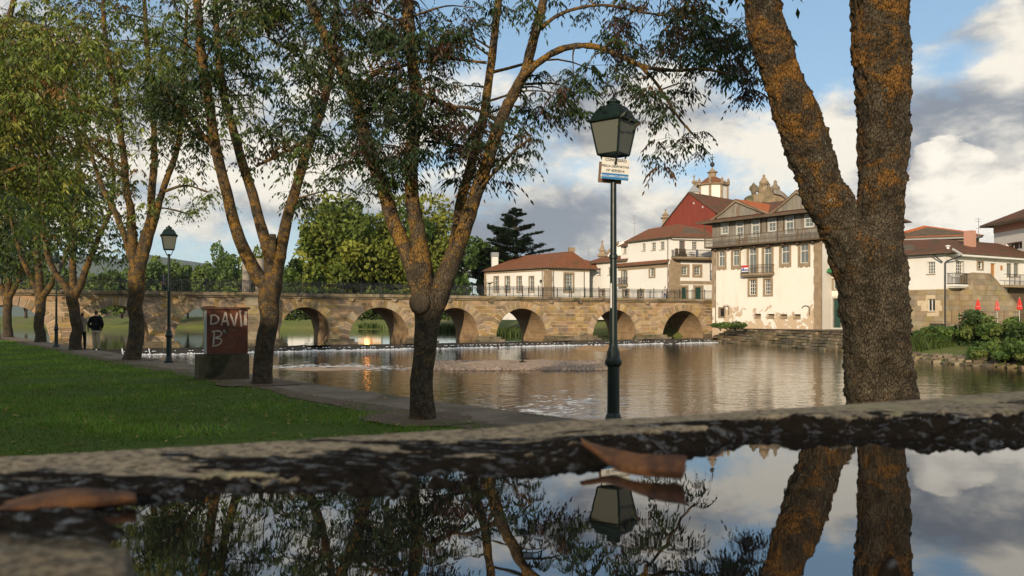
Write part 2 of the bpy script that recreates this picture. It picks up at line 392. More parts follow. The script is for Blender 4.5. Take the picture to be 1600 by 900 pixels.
def water(name, base, rough, waves, strength, dist, ior, aniso=(1, 1, 1)):
    m, bb, p = newmat(name); ge = bb.n('ShaderNodeNewGeometry'); pos = bb.scale(ge.outputs['Position'], aniso)
    h = None
    for sc, a in waves:
        t = bb.mul(bb.noise(pos, sc, 3, .5, .3), a); h = t if h is None else bb.add(h, t)
    setb(bb, p, col=base, rough=rough, ior=ior, spec=.5, nrm=bump(bb, h, strength, dist)); return m
M['river'] = water('river water', (.020, .014, .007), .05, [(1.6, 1.0), (5.0, .35), (.35, 1.2)], .32, .07, 1.72, (.75, 1.0, 1))
M['river_up'] = water('calm river water', (.022, .022, .012), .04, [(1.0, .5), (.25, .8)], .16, .06, 1.6)
M['puddle'] = water('puddle water', (.006, .006, .006), .0, [(28, .6), (9, 1.0)], .012, .01, 3.0)
# ------------------------------------------------------------------ the setting: ground, banks, water
WZ, WU = -1.55, -1.10        # water below and above the weir
UP = np.array((0, 0, 1.0))
class Fac:
    """a vertical plane standing on a line A-B (left to right seen from the camera)"""
    def __init__(s, A, B):
        s.A = np.array(A[:2], float); s.B = np.array(B[:2], float); d = s.B-s.A; s.L = float(np.linalg.norm(d)); s.u = d/s.L
        s.n = np.array((s.u[1], -s.u[0]))
        s.u3 = np.array((*s.u, 0)); s.n3 = np.array((*s.n, 0))
    def s_at(s, px): t = (px-800)/F; return (t*s.A[1]-s.A[0])/(s.u[0]-t*s.u[1])
    def z_at(s, px, py): Y = s.A[1]+s.u[1]*s.s_at(px); return CZ+(HY-py)/F*Y
    def P(s, a, z, d=0.0): q = s.A+s.u*a+s.n*d; return np.array((q[0], q[1], z))
    def rect(s, px0, py0, px1, py1):
        pm = (px0+px1)/2; return s.s_at(px0), s.s_at(px1), s.z_at(pm, py1), s.z_at(pm, py0)
def fbox(mb, f, s0, s1, z0, z1, d0, d1):
    mb.hexa([f.P(s0, z0, d1), f.P(s1, z0, d1), f.P(s1, z0, d0), f.P(s0, z0, d0), f.P(s0, z1, d1), f.P(s1, z1, d1), f.P(s1, z1, d0), f.P(s0, z1, d0)])

def sheet(name, poly, z, mat, label, cat, kind='structure'):
    mb = MB(); mb.face([(x, y, z) for x, y in poly]); o = mb.build(name, mat); return tag(o, label, cat, kind=kind)

# near (left) bank: the river edge of the path, from far left to behind the camera
edge = np.array([(-130, 190), (-75, 110), (-52, 79), (-41, 64), (-29, 48.5), (-18.7, 35.3), (-10.9, 25.4), (-4.7, 17.6), (-1.8, 14.1), (.1, 12.0), (1.7, 10.3), (6, 5.6), (14, -3.5), (40, -33), (120, -130)], float)
def offs(P, d):
    T = np.gradient(P, axis=0); T /= np.linalg.norm(T, axis=1)[:, None]; Nn = np.stack([-T[:, 1], T[:, 0]], 1)   # left normal of travel
    return P+Nn*d
def densify(P, step):
    out = []
    for a, c in zip(P[:-1], P[1:]):
        n = max(1, int(np.linalg.norm(c-a)/step)); out += [a+(c-a)*i/n for i in range(n)]
    out.append(P[-1]); return np.array(out)
E1 = densify(edge, 1.2)
inn = offs(E1, -1.0)
if np.linalg.norm(inn[20]-np.array((-60, 0))) > np.linalg.norm(E1[20]-np.array((-60, 0))): sgn = 1
else: sgn = -1
w_in = 1.15+.22*fbm(np.stack([E1[:, 0]*.6, E1[:, 1]*.6, 0*E1[:, 0]], 1), 3)
def strip(name, rows, mat, parent=None, smooth=True):
    """rows: list of (n,3) arrays"""
    R = np.array(rows); k, n, _ = R.shape; idx = np.arange(k*n).reshape(k, n)
    Q = np.stack([idx[:-1, :-1], idx[:-1, 1:], idx[1:, 1:], idx[1:, :-1]], -1).reshape(-1, 4)
    return npmesh(name, R.reshape(-1, 3), Q, mat, parent, smooth=smooth)
def z3(P, z): return np.concatenate([P, np.full((len(P), 1), z) if np.isscalar(z) else np.asarray(z)[:, None]], 1)
T = np.gradient(E1, axis=0); T /= np.linalg.norm(T, axis=1)[:, None]; NL = np.stack([-T[:, 1], T[:, 0]], 1)*sgn
pin = E1+NL*w_in[:, None]
tag(strip('path', [z3(E1, .012), z3(pin, .012)], M['path']), 'narrow gritty riverside path between lawn and water', 'path', kind='structure')
tag(strip('river_bank', [z3(E1, .010), z3(E1-NL*.02, -.18), z3(E1-NL*.25, -2.4)], M['quay']), 'low stone bank dropping from the path to the river', 'bank', kind='structure')
e_in = E1+NL*(w_in[:, None]+.45+.2*fbm(np.stack([E1[:, 0], E1[:, 1], 0*E1[:, 0]], 1), 2, 7)[:, None])
tag(strip('earth_verge', [z3(pin-NL*.05, .020), z3(e_in, .016)], M['earth']), 'worn bare earth verge between the path and the grass', 'verge', kind='structure')
far_in = np.stack([np.full(len(E1), -900.0), np.linspace(900, -300, len(E1))], 1)
tag(strip('lawn', [z3(E1+NL*.3, .006), z3(E1+NL*6, .006), z3(E1+NL*18, .006), z3(far_in, .006)], M['lawn'], smooth=False), 'green riverside lawn under the trees', 'lawn', kind='structure')

sheet('river_bed', [(-900, -400), (900, -400), (900, 3500), (-900, 3500)], -3.4, M['earth'], 'muddy bed under the river', 'river bed')

# bridge plane
BR = Fac((-19.4, 75), (24.6, 100))
wa, wb = BR.P(-75, 0, 4.6), BR.P(50.0, 0, 4.6)
sheet('river', [(-160, -120), (140, -120), (140, 118), (60, 135), (-160, 135)], WZ, M['river'], 'brown rippling river below the weir', 'river')
sheet('upper_river', [tuple(wa[:2]), tuple(wb[:2]), (60, 130), (60, 600), (-400, 600), (-400, 30)], WU, M['river_up'], 'calm river above the weir beyond the bridge', 'river')

# far and right banks
fb = np.array([(22.5, 103), (12, 101.5), (4, 108), (1.4, 114), (-6, 133), (-14, 150), (-28, 168), (-50, 178), (-80, 186), (-130, 205), (-220, 260), (-420, 380)], float)
fbd = densify(fb, 4.0); out = np.stack([np.interp(np.arange(len(fbd)), [0, len(fbd)*.2, len(fbd)*.5, len(fbd)], [1.0, 1.0, .55, .2]), np.interp(np.arange(len(fbd)), [0, len(fbd)*.2, len(fbd)*.5, len(fbd)], [.35, .3, .85, 1.0])], 1)
jz = lambda k, a: a*fbm(np.stack([fbd[:, 0]*.2, fbd[:, 1]*.2, np.full(len(fbd), k)], 1), 3)
tag(strip('far_bank', [z3(fbd, -2.2), z3(fbd+out*1.2+jz(1, .6)[:, None], -1.0), z3(fbd+out*5, -.45+jz(2, .2)), z3(fbd+out*12, .7+jz(3, .2)), z3(fbd+out*17, 1.35), z3(fbd+out*60, 1.6), z3(fbd+out*2600, 1.6)], M['bankgrass']),
    'grassy far bank rising from the upper river', 'bank', kind='structure')
rb = np.array([(28.0, 101.5), (26.4, 94), (27.6, 86), (29.6, 74), (30.0, 66), (27.6, 60), (26.8, 55), (28.0, 49), (31.5, 42), (40, 28), (52, 5), (75, -50), (140, -150)], float)
rbd = densify(rb, 2.0)
jr = lambda k, a, f=.35: a*fbm(np.stack([rbd[:, 0]*f, rbd[:, 1]*f, np.full(len(rbd), k)], 1), 3)
ox = np.array((1.0, .12))
tag(strip('right_bank', [z3(rbd, -2.3), z3(rbd+ox*(.5+jr(1, .4))[:, None], -1.35), z3(rbd+ox*2.5, -.95+jr(2, .15)), z3(rbd+ox*6, -.35+jr(4, .2)), z3(rbd+ox*9.5, .0), z3(rbd+ox*30, .0), z3(rbd+ox*700, .0)], M['bankgrass']),
    'overgrown right river bank below the houses', 'bank', kind='structure')

# far hills
def hill(name, cx, cy, rx, h, label):
    n = 60; t = np.linspace(-1, 1, n); rows = []
    for k, (dy_, hh) in enumerate(((-.5, 0), (-.25, .55), (0, 1.0), (.4, .8))):
        prof = h*hh*np.exp(-(t*1.6)**2)*(1+.25*fbm(np.stack([t*4+3, t*0+k*.3, t*0], 1), 4))
        rows.append(np.stack([cx+t*rx, np.full(n, cy+dy_*rx*.6), prof-20*(k == 0)], 1))
    return tag(strip(name, rows, M['hill']), label, 'hill', kind='structure')
hill('hill', -1700, 3300, 1500, 235, 'distant blue hill seen between the trees at left')

# weir: dark wet sill with foam along its foot
mb = MB(); mw = surf('wet black weir stone', (.022, .02, .016), (.05, .043, .03), 2, .22, .8, .05, spec=.6)
ss = np.arange(-60, 47, .5)
jn = .45*fbm(np.stack([ss*.35, ss*0, ss*0], 1), 3); jz_ = .08*fbm(np.stack([ss*1.3, ss*0+5, ss*0], 1), 3)
rows = [[BR.P(a, WU-.02+.03*e, 4.0) for a, e in zip(ss, jz_)], [BR.P(a, WU+.02+q*.5, 4.8+e) for a, e, q in zip(ss, jn, jz_)],
        [BR.P(a, WZ+.17+q, 5.5+e) for a, e, q in zip(ss, jn, jz_)], [BR.P(a, WZ-.1, 6.4+e) for a, e in zip(ss, jn)]]
tag(strip('weir', rows, mw), 'low dark stone weir across the river in front of the bridge', 'weir', kind='structure')
m, bb, p = newmat('white water foam'); ge = bb.n('ShaderNodeNewGeometry')
setb(bb, p, col=(.80, .80, .80), rough=.6, nrm=bump(bb, bb.noise(ge.outputs['Position'], 6, 5, .7), 1, .1)); M['foam'] = m
V, Q = [], []
def foam_patch(c, rx, ry, h):
    i = len(V); k = 7; e1, e2 = BR.u3, BR.n3
    V.append(c+UP*h)
    for j in range(k):
        a = 2*math.pi*j/k; r = random.uniform(.6, 1.2); V.append(c+e1*rx*r*math.cos(a)+e2*ry*r*math.sin(a))
    for j in range(k): Q.append((i, i+1+j, i+1+(j+1) % k))
for a in np.arange(-58, 46, .12):
    e = float(np.interp(a, ss, jn)); dn = .5+.5*float(vnoise(np.array([[a*.35, 2.2, 0]]))[0])
    for _ in range(7):
        if random.random() < dn*1.0:
            foam_patch(BR.P(a+random.uniform(-.1, .1), WZ+.012, 6.35+e+random.gauss(0, .22)), random.uniform(.05, .17)*random.choice((1, 1, 2.4)), random.uniform(.06, .26), random.uniform(.02, .08)*random.choice((1, 1, 2)))
    if random.random() < .03*dn:      # thin sheets of falling water
        i = len(V); w2 = random.uniform(.01, .05); s0_ = random.uniform(0, .5)
        for d_, z_ in ((4.85+e+s0_*.6, WU+.05-s0_*.12), (5.5+e, WZ+.24), (6.15+e, WZ+.07)): V += [BR.P(a-w2, z_, d_), BR.P(a+w2*random.uniform(.5, 1.2), z_, d_)]
        Q += [(i, i+1, i+3), (i, i+3, i+2), (i+2, i+3, i+5), (i+2, i+5, i+4)]
    if random.random() < .35: foam_patch(BR.P(a, WZ+.24, 5.35+e+random.gauss(0, .2)), random.uniform(.05, .16), random.uniform(.04, .1), .06)
    if random.random() < .22: foam_patch(BR.P(a, WZ+.008, 7.4+e+abs(random.gauss(0, 1.1))), random.uniform(.05, .3), random.uniform(.03, .07), .012)
for px, py, n_ in ((520, 573, 130), (590, 574, 60), (455, 572, 50), (850, 640, 50), (900, 628, 40)):
    for _ in range(n_):
        g = G(px+random.gauss(0, 38), py+random.gauss(0, 2.2 if py < 600 else 7), WZ+.006); foam_patch(g, random.uniform(.05, .35), random.uniform(.02, .06), .012)
tag(npmesh('foam', np.array(V), np.array(Q), M['foam'], kind='stuff'), 'white foam along the foot of the weir', 'foam')

# gravel bars
def bar(name, pts, hgt, mat, label):
    P = densify(np.array(pts+[pts[0]], float), .5)[:-1]; c = P.mean(0); P = P+.18*np.stack([fbm(np.stack([P[:, 0]*1.3, P[:, 1]*1.3, P[:, 0]*0], 1), 3, 3), fbm(np.stack([P[:, 0]*1.3, P[:, 1]*1.3, P[:, 0]*0], 1), 3, 9)], 1)
    rows = []
    for t, hh in ((1.0, -.12), (.9, .05), (.72, .6), (.45, 1.0), (.1, .9)):
        Q_ = c+(P-c)*t; rows.append(z3(Q_, WZ+hgt*hh*(1+.6*fbm(np.stack([Q_[:, 0]*1.5, Q_[:, 1]*1.5, Q_[:, 0]*0+2], 1), 3))))
    rows = [np.vstack([r, r[:1]]) for r in rows]
    return tag(strip(name, rows, mat), label, 'gravel bar', kind='structure')
gp = lambda L: [tuple(G(x, y, WZ)[:2]) for x, y in L]
g1 = bar('gravel_bar', gp([(672, 572), (700, 566), (780, 563), (860, 563), (930, 566), (962, 570), (940, 574), (860, 577), (760, 578), (690, 577)]), .16, M['gravel'], 'long pinkish gravel bar in mid river')
bar('sand_bar', gp([(892, 545), (910, 541.5), (950, 541.5), (985, 545), (972, 549), (930, 549)]), .22, surf('wet sand', (.44, .27, .13), (.34, .21, .10), 2, .9, .5, .03), 'small orange sand bar below the right arches')
bar('gravel_spit', gp([(430, 577), (470, 573.5), (560, 573), (610, 575), (560, 578), (480, 580)]), .05, M['gravel'], 'low wet gravel spit at left of the long bar')
V, Q = [], []
for _ in range(2600):
    g = G(random.uniform(676, 955), random.uniform(564, 578.5), WZ+.04); r = random.uniform(.03, .10)
    i = len(V); V += [g+np.array((r, 0, 0)), g+np.array((0, r, 0)), g+np.array((-r, 0, 0)), g+np.array((0, -r, 0)), g+np.array((0, 0, r*.9+.06))]
    Q += [(i, i+1, i+4), (i+1, i+2, i+4), (i+2, i+3, i+4), (i+3, i, i+4)]
tag(npmesh('pebbles', np.array(V), np.array(Q), surf('pebble', (.46, .34, .25), (.32, .23, .17), 4, .9, .3, .01, rnd=.3), kind='stuff'), 'brown pebbles heaped on the long gravel bar', 'pebbles')

# ------------------------------------------------------------------ bridge
bridge = empty('stone_bridge', BR.P(0, WU, 0), 'old granite bridge of round arches with iron railing over the river', 'bridge')
DK = 3.60; CRN = 3.22      # deck level, underside of the cornice
arch_px = [(-58, 78, 473), (128, 233, 475.5), (272, 381, 478), (437, 515.5, 480), (546, 640, 480.5), (672, 748, 481), (775, 855, 482), (926, 995, 484), (1035, 1100, 485.5)]
arches = []
for l, r, cy in arch_px:
    s0, s1 = BR.s_at(l), BR.s_at(r); c = (s0+s1)/2; rad = (s1-s0)/2; zc = min(2.40, BR.z_at((l+r)/2, cy)); arches.append((c, rad, zc-rad, min(.84, CRN-zc)))
BW = 5.6
def intr(a):
    for c, r, zs, t in arches:
        if abs(a-c) < r: return max(zs+math.sqrt(r*r-(a-c)**2), -2.0)
    return -2.0
# backing walls with the arch openings
SB0, SB1 = -62.0, BR.L+2.2
for nm, d in (('spandrel_wall', -.035), ('spandrel_wall', -BW)):
    mb = MB(); xs = sorted(set(np.round(np.concatenate([np.arange(SB0, SB1, .25)]+[np.array((c-r, c-r+.002, c+r-.002, c+r)) for c, r, _, _ in arches]), 4)))
    for a, e in zip(xs[:-1], xs[1:]):
        mb.face([BR.P(a, intr(a+1e-5), d), BR.P(e, intr(e-1e-5), d), BR.P(e, CRN+.05, d), BR.P(a, CRN+.05, d)])
    mb.build(nm, M['mortar'] if d > -1 else M['granite'], bridge)
def vouss(ar, arch_o, c, r, zs, t, d=0.0):
    n = max(13, int(round(math.pi*(r+t*.5)/.56)) | 1)
    for k in range(n):
        g = .034/r; a0, a1 = math.pi*k/n+g, math.pi*(k+1)/n-g; ro = r+t*random.uniform(.93, 1.03); g2 = .032/ro
        ro = min(ro, (CRN-.02-zs)/max(math.sin((a0+a1)/2), .2)); am = (a0+a1)/2; dd = random.uniform(.0, .045)
        pts = [(r, a0), (r, am), (r, a1), (ro, a1-g2), (ro, am), (ro, a0+g2)]
        mb = MB(); mb.prism([BR.P(c-q*math.cos(x), zs+q*math.sin(x), d-.25) for q, x in pts], BR.n3*(.25+dd))
        o = mb.build('voussoir', M['granite'], arch_o)
for c, r, zs, t in arches:
    mb = MB(); A_ = np.linspace(0, math.pi, 25); L_ = 0
    pr = [(c-r, -2.0)]+[(c-r*math.cos(x), zs+r*math.sin(x)) for x in A_]+[(c+r, -2.0)]
    for (s0, q0), (s1, q1) in zip(pr[:-1], pr[1:]):
        dl = math.hypot(s1-s0, q1-q0)
        mb.face([BR.P(s0, q0, -.20), BR.P(s0, q0, -BW), BR.P(s1, q1, -BW), BR.P(s1, q1, -.20)], [(0, L_), (BW, L_), (BW, L_+dl), (0, L_+dl)]); L_ += dl
    o = mb.build('arch', M['barrel'], bridge); vouss(None, o, c, r, zs, t)
# spandrel and pier stones in courses
bounds = [None]+arches+[None]; stones = []
zc_ = -2.0
while zc_ < CRN-.1:
    hh = random.choice((.36, .40, .44, .48)); z1 = min(CRN-.01, zc_+hh)
    if CRN-z1 < .2: z1 = CRN-.01
    for ga, gb in zip(bounds[:-1], bounds[1:]):
        def lim(g, sg, z):
            if g is None: return SB0+.2 if sg > 0 else SB1-.2
            c, r, zs, t = g
            if z <= zs: return c+sg*r
            R = r+t; q = R*R-(z-zs)**2
            return c+sg*(math.sqrt(q) if q > 0 else 0)
        l0, l1, r0, r1 = lim(ga, 1, zc_), lim(ga, 1, z1), lim(gb, -1, zc_), lim(gb, -1, z1)
        if r0-l0 < .12 and r1-l1 < .12: continue
        if r0-l0 < .12: l0 = r0 = (l0+r0)/2
        wd_ = (r0+r1-l0-l1)/2; n = max(1, int(round(wd_/random.uniform(.72, 1.0)))); cuts = [0]
        for k in range(1, n): cuts.append((k+random.uniform(-.28, .28))/n)
        cuts.append(1)
        for k in range(n):
            f0, f1 = cuts[k], cuts[k+1]; gp_ = .029
            stones.append((l0+(r0-l0)*f0+gp_, l0+(r0-l0)*f1-gp_, l1+(r1-l1)*f0+gp_, l1+(r1-l1)*f1-gp_, zc_+gp_, z1-gp_))
    zc_ = z1
stones = [s for s in stones if s[5] > WU-.1 and max(s[1]-s[0], s[3]-s[2]) > .1]
vis = [s for s in stones if s[0] > BR.s_at(-10)]
vis.sort(key=lambda s: -(s[1]-s[0]+s[3]-s[2])*(s[5]-s[4])/(BR.A[1]+BR.u[1]*s[0])); keep = set(map(id, vis[:295]))
def stone_pts(s):
    a0, a1, b0, b1, z0, z1 = s; a1 = max(a1, a0+.01); d = random.uniform(-.02, .04)
    return [BR.P(a0, z0, d), BR.P(a1, z0, d), BR.P(a1, z0, -.2), BR.P(a0, z0, -.2), BR.P(b0, z1, d), BR.P(b1, z1, d), BR.P(b1, z1, -.2), BR.P(b0, z1, -.2)]
rest = MB()
for s in stones:
    if id(s) in keep: mb = MB(); mb.hexa(stone_pts(s)); mb.build('stone', M['granite'], bridge)
    else: rest.hexa(stone_pts(s))
if rest.f: rest.build('stone_courses', M['granite'], bridge, kind='stuff')
# footings in front of the piers
for (c0, r0, *_), (c1, r1, *_) in zip(arches[:-1], arches[1:]):
    a, e = c0+r0-.35, c1-r1+.35
    for k, (zt, ex) in enumerate(((WU+.42, .55), (WU+.12, 1.0))):
        x = a-.2*k; n = max(2, int((e-a)/1.1))
        for q in range(n):
            xa, xb = a-.2*k+(e-a+.4*k)*q/n, a-.2*k+(e-a+.4*k)*(q+1)/n; mb = MB()
            fbox(mb, BR, xa+.015, xb-.015, WU-.9, zt+random.uniform(-.04, .04), -.1, ex+random.uniform(-.08, .08)); mb.build('footing_stone', M['quay'], bridge)
c9, r9, zs9, _ = arches[-1]; mb = MB(); fbox(mb, BR, c9-r9*.55, c9+r9+1.5, -2, CRN, -BW-1.4, -BW-.8); aw = mb.build('abutment_wall', M['barrel'], bridge)
# smooth buttress under the column
s0, s1 = BR.s_at(383), BR.s_at(434)
nrow = 6
for k in range(nrow):
    z0 = WU-.3+(CRN-WU+.3)*k/nrow; z1 = WU-.3+(CRN-WU+.3)*(k+1)/nrow; cut = s0+(s1-s0)*random.uniform(.35, .65)
    for xa, xb in ((s0, cut), (cut, s1)):
        mb = MB(); fbox(mb, BR, xa+.012, xb-.012, z0+.012, z1-.012, -.1, .42+random.uniform(0, .02)); mb.build('buttress_stone', M['ashlar'], bridge)
# cornice / parapet stones
x = SB0
while x < SB1:
    w_ = random.uniform(1.3, 1.9); px_ok = x > BR.s_at(-20)
    mb = MB(); d1 = .30+random.uniform(0, .03); zt = 3.66+random.uniform(-.012, .012)
    fbox(mb, BR, x+.01, min(x+w_, SB1)-.01, CRN+.16, zt, -.30, d1); fbox(mb, BR, x+.01, min(x+w_, SB1)-.01, CRN, CRN+.157, -.30, d1-.14)
    mb.build('parapet_stone', M['granite_par'], bridge); x += w_
mb = MB(); fbox(mb, BR, SB0, SB1, CRN+.05, DK, -BW+.05, -.302); mb.build('deck', M['path'], bridge)
mb = MB(); fbox(mb, BR, SB0, SB1, CRN, 3.66, -BW-.3, -BW+.04); mb.build('rear_parapet', M['granite_par'], bridge)
for (c0, r0, *_), (c1, r1, *_) in list(zip(arches[:-1], arches[1:])):
    for f in (.12, .88):
        pass
for px in (60, 150, 283, 372, 464, 548, 615, 700, 765, 860, 905, 1010):
    a = BR.s_at(px); mb = MB(); P_ = [BR.P(a+.26*math.cos(t), CRN-.02+.26*math.sin(t), -.05) for t in np.linspace(math.pi, 2*math.pi, 9)]
    mb.prism(P_, BR.n3*.30); mb.build('boss', M['granite_par'], bridge)
# railing
def railing(d, name='railing'):
    posts = MB(); rail = MB(); zt = 3.66+1.08
    for z_ in (zt, zt-.14, 3.66+.12): fbox(rail, BR, SB0, SB1-1.2, z_-.02, z_+.02, d-.018, d+.018)
    o = rail.build(name, M['iron'], bridge)
    bars = MB(); k = 0
    for a in np.arange(SB0, SB1-1.2, .17):
        if k % 12 == 0:
            mb = MB(); fbox(mb, BR, a-.035, a+.035, 3.60, zt+.08, d-.035, d+.035); mb.lathe(BR.P(a, zt+.08, d), [(.03, 0), (.05, .04), (.03, .09), (.005, .12)], 8); mb.build('post', M['iron'], o)
        else: fbox(bars, BR, a-.009, a+.009, 3.68, zt, d-.009, d+.009)
        k += 1
    bars.build('bars', M['iron'], o, kind='stuff')
railing(-.05); railing(-BW-.1)
# milestone column on the buttress
def column(px, py, Y, lab):
    c = W(px, py, Y); h = 3.3; mb = MB(); t = empty('roman_column', (c[0], c[1], DK), lab, 'column', 'stone columns on the bridge')
    mb.lathe((c[0], c[1], DK), [(.50, 0), (.50, .25), (.40, .3)], 18); mb.build('base', M['trim'], t)
    mb = MB(); mb.lathe((c[0], c[1], DK), [(.40, .3), (.41, .5), (.37, h), (.35, h+.02)], 20); mb.build('shaft', surf('column granite', (.36, .31, .25), (.27, .23, .18), 1.5, .9, .3, .02), t, smooth=True)
column(406, 448, 74.6, 'round granite column standing on the bridge behind the forked trunk')
column(385, 448, 77.5, 'shorter looking granite column just left of the other on the bridge')

# ------------------------------------------------------------------ houses
def roofmesh(parent, polys, mat, name='roof', thick=.14):
    mb = MB()
    mats = [mat, M['timber_dk']]
    for P in polys:
        P = [np.array(p, float) for p in P]; e = P[1]-P[0]; e = e/np.linalg.norm(e); nn = np.cross(e, P[-1]-P[0]); nn /= np.linalg.norm(nn)
        if nn[2] < 0: nn = -nn
        v = np.cross(nn, e); uv = [(float(np.dot(p-P[0], e)), float(np.dot(p-P[0], v))) for p in P]
        mb.cur = 0; mb.face(P, uv); mb.cur = 1; mb.face([p-UP*thick for p in P[::-1]])
        for i in range(len(P)): a, c = P[i], P[(i+1) % len(P)]; mb.face([a, a-UP*thick, c-UP*thick, c])
    return mb.build(name, mats, parent)
def wallmesh(parent, f, s0, s1, z0, z1, holes, mat, thick=.35, name='wall', d=0.0):
    """wall with real openings and reveals"""
    xs = sorted({s0, s1} | {min(max(h[i], s0), s1) for h in holes for i in (0, 1)}); zs = sorted({z0, z1} | {min(max(h[i], z0), z1) for h in holes for i in (2, 3)})
    mb = MB()
    for a, e in zip(xs[:-1], xs[1:]):
        for g, h_ in zip(zs[:-1], zs[1:]):
            cx, cz = (a+e)/2, (g+h_)/2
            if any(q[0] < cx < q[1] and q[2] < cz < q[3] for q in holes): continue
            mb.face([f.P(a, g, d), f.P(e, g, d), f.P(e, h_, d), f.P(a, h_, d)])
    for a, e, g, h_ in holes:
        t = d-thick
        mb.face([f.P(a, g, d), f.P(a, g, t), f.P(e, g, t), f.P(e, g, d)]); mb.face([f.P(a, h_, d), f.P(e, h_, d), f.P(e, h_, t), f.P(a, h_, t)])
        mb.face([f.P(a, g, d), f.P(a, h_, d), f.P(a, h_, t), f.P(a, g, t)]); mb.face([f.P(e, g, d), f.P(e, g, t), f.P(e, h_, t), f.P(e, h_, d)])
    return mb.build(name, mat, parent)
def window(parent, f, q, cols=2, rows=3, sash=None, glass=None, sw=.0, apron=False, rec=.16, name='window', d=0.0, sill=True, trim=None, bar=.035, transom=None):
    a, e, g, h_ = q; sash = sash or M['sash']; glass = glass or M['glass']; mb = MB(); fr = .07
    t0, t1 = d-rec-.06, d-rec
    fbox(mb, f, a, a+fr, g, h_, t0, t1); fbox(mb, f, e-fr, e, g, h_, t0, t1); fbox(mb, f, a+fr, e-fr, g, g+fr, t0, t1); fbox(mb, f, a+fr, e-fr, h_-fr, h_, t0, t1)
    for k in range(1, cols): x_ = a+(e-a)*k/cols; fbox(mb, f, x_-bar/2, x_+bar/2, g+fr, h_-fr, t0+.012, t1-.008)
    for k in range(1, rows): z_ = g+(h_-g)*k/rows; fbox(mb, f, a+fr, e-fr, z_-bar/2, z_+bar/2, t0+.015, t1-.011)
    if transom: z_ = g+(h_-g)*transom; fbox(mb, f, a+fr, e-fr, z_-.05, z_+.05, t0+.004, t1+.006)
    o = mb.build(name, sash, parent)
    mb = MB(); mb.face([f.P(a+.02, g+.02, t0+.02), f.P(e-.02, g+.02, t0+.02), f.P(e-.02, h_-.02, t0+.02), f.P(a+.02, h_-.02, t0+.02)]); mb.build('pane', glass, o)
    if sw:
        mb = MB(); tr = trim or M['trim']
        fbox(mb, f, a-sw, a, g-sw, h_+sw, d-.1, d+.05); fbox(mb, f, e, e+sw, g-sw, h_+sw, d-.1, d+.05); fbox(mb, f, a, e, h_, h_+sw, d-.1, d+.053); fbox(mb, f, a, e, g-sw, g, d-.1, d+.055)
        if apron:
            w_ = e-a+2*sw; P_ = [f.P(a-sw, g-sw, d+.002)]
            for k in range(25):
                t = k/24; P_.append(f.P(a-sw+w_*t, g-sw-.10-.16*abs(math.sin(t*math.pi*2))*(.7 if t < .25 or t > .75 else 1)-.10*(t < .06 or t > .94), d+.002))
            P_.append(f.P(e+sw, g-sw, d+.002)); mb.prism(P_[::-1], f.n3*.045)
        mb.build('surround', tr, o)
    elif sill:
        mb = MB(); fbox(mb, f, a-.06, e+.06, g-.08, g, d-.1, d+.07); mb.build('sill', M['trim'], o)
    return o
def door(parent, f, q, mat, sw=.0, rec=.15, leaves=2, name='door', d=0.0):
    a, e, g, h_ = q; mb = MB(); fbox(mb, f, a, e, g, h_, d-rec-.08, d-rec-.03)
    for k in range(leaves):
        x0, x1 = a+(e-a)*k/leaves+.05, a+(e-a)*(k+1)/leaves-.05
        for z0, z1 in ((g+.1, g+(h_-g)*.42), (g+(h_-g)*.48, h_-.12)): fbox(mb, f, x0, x1, z0, z1, d-rec-.029, d-rec)
    o = mb.build(name, mat, parent)
    if sw:
        mb = MB(); fbox(mb, f, a-sw, a, g, h_+sw, d-.1, d+.05); fbox(mb, f, e, e+sw, g, h_+sw, d-.1, d+.05); fbox(mb, f, a, e, h_, h_+sw, d-.1, d+.053); mb.build('surround', M['trim'], o)
    return o
def balcony(parent, f, s0, s1, z0, z1, depth, mat_slab, mat_rail, step=.16, name='balcony', th=.2, posts=None):
    mb = MB(); fbox(mb, f, s0, s1, z0-th, z0, -.05, depth); fbox(mb, f, s0+.1, s1-.1, z0-th-.12, z0-th-.003, -.05, depth-.15); o = mb.build(name, mat_slab, parent)
    mb = MB()
    for zz in (z1, z0+.08):
        fbox(mb, f, s0+.04, s1-.04, zz-.03, zz+.03, depth-.08, depth-.03)
        for s_ in (s0+.04, s1-.08): fbox(mb, f, s_, s_+.04, zz-.028, zz+.028, 0, depth-.081)
    for a in np.arange(s0+.06, s1-.04, step): fbox(mb, f, a-.013, a+.013, z0, z1, depth-.07, depth-.044)
    for a in np.arange(.12, depth-.1, step):
        for s_ in (s0+.06, s1-.06): fbox(mb, f, s_-.013, s_+.013, z0, z1, a-.013, a+.013)
    mb.build('railing', mat_rail, o); return o
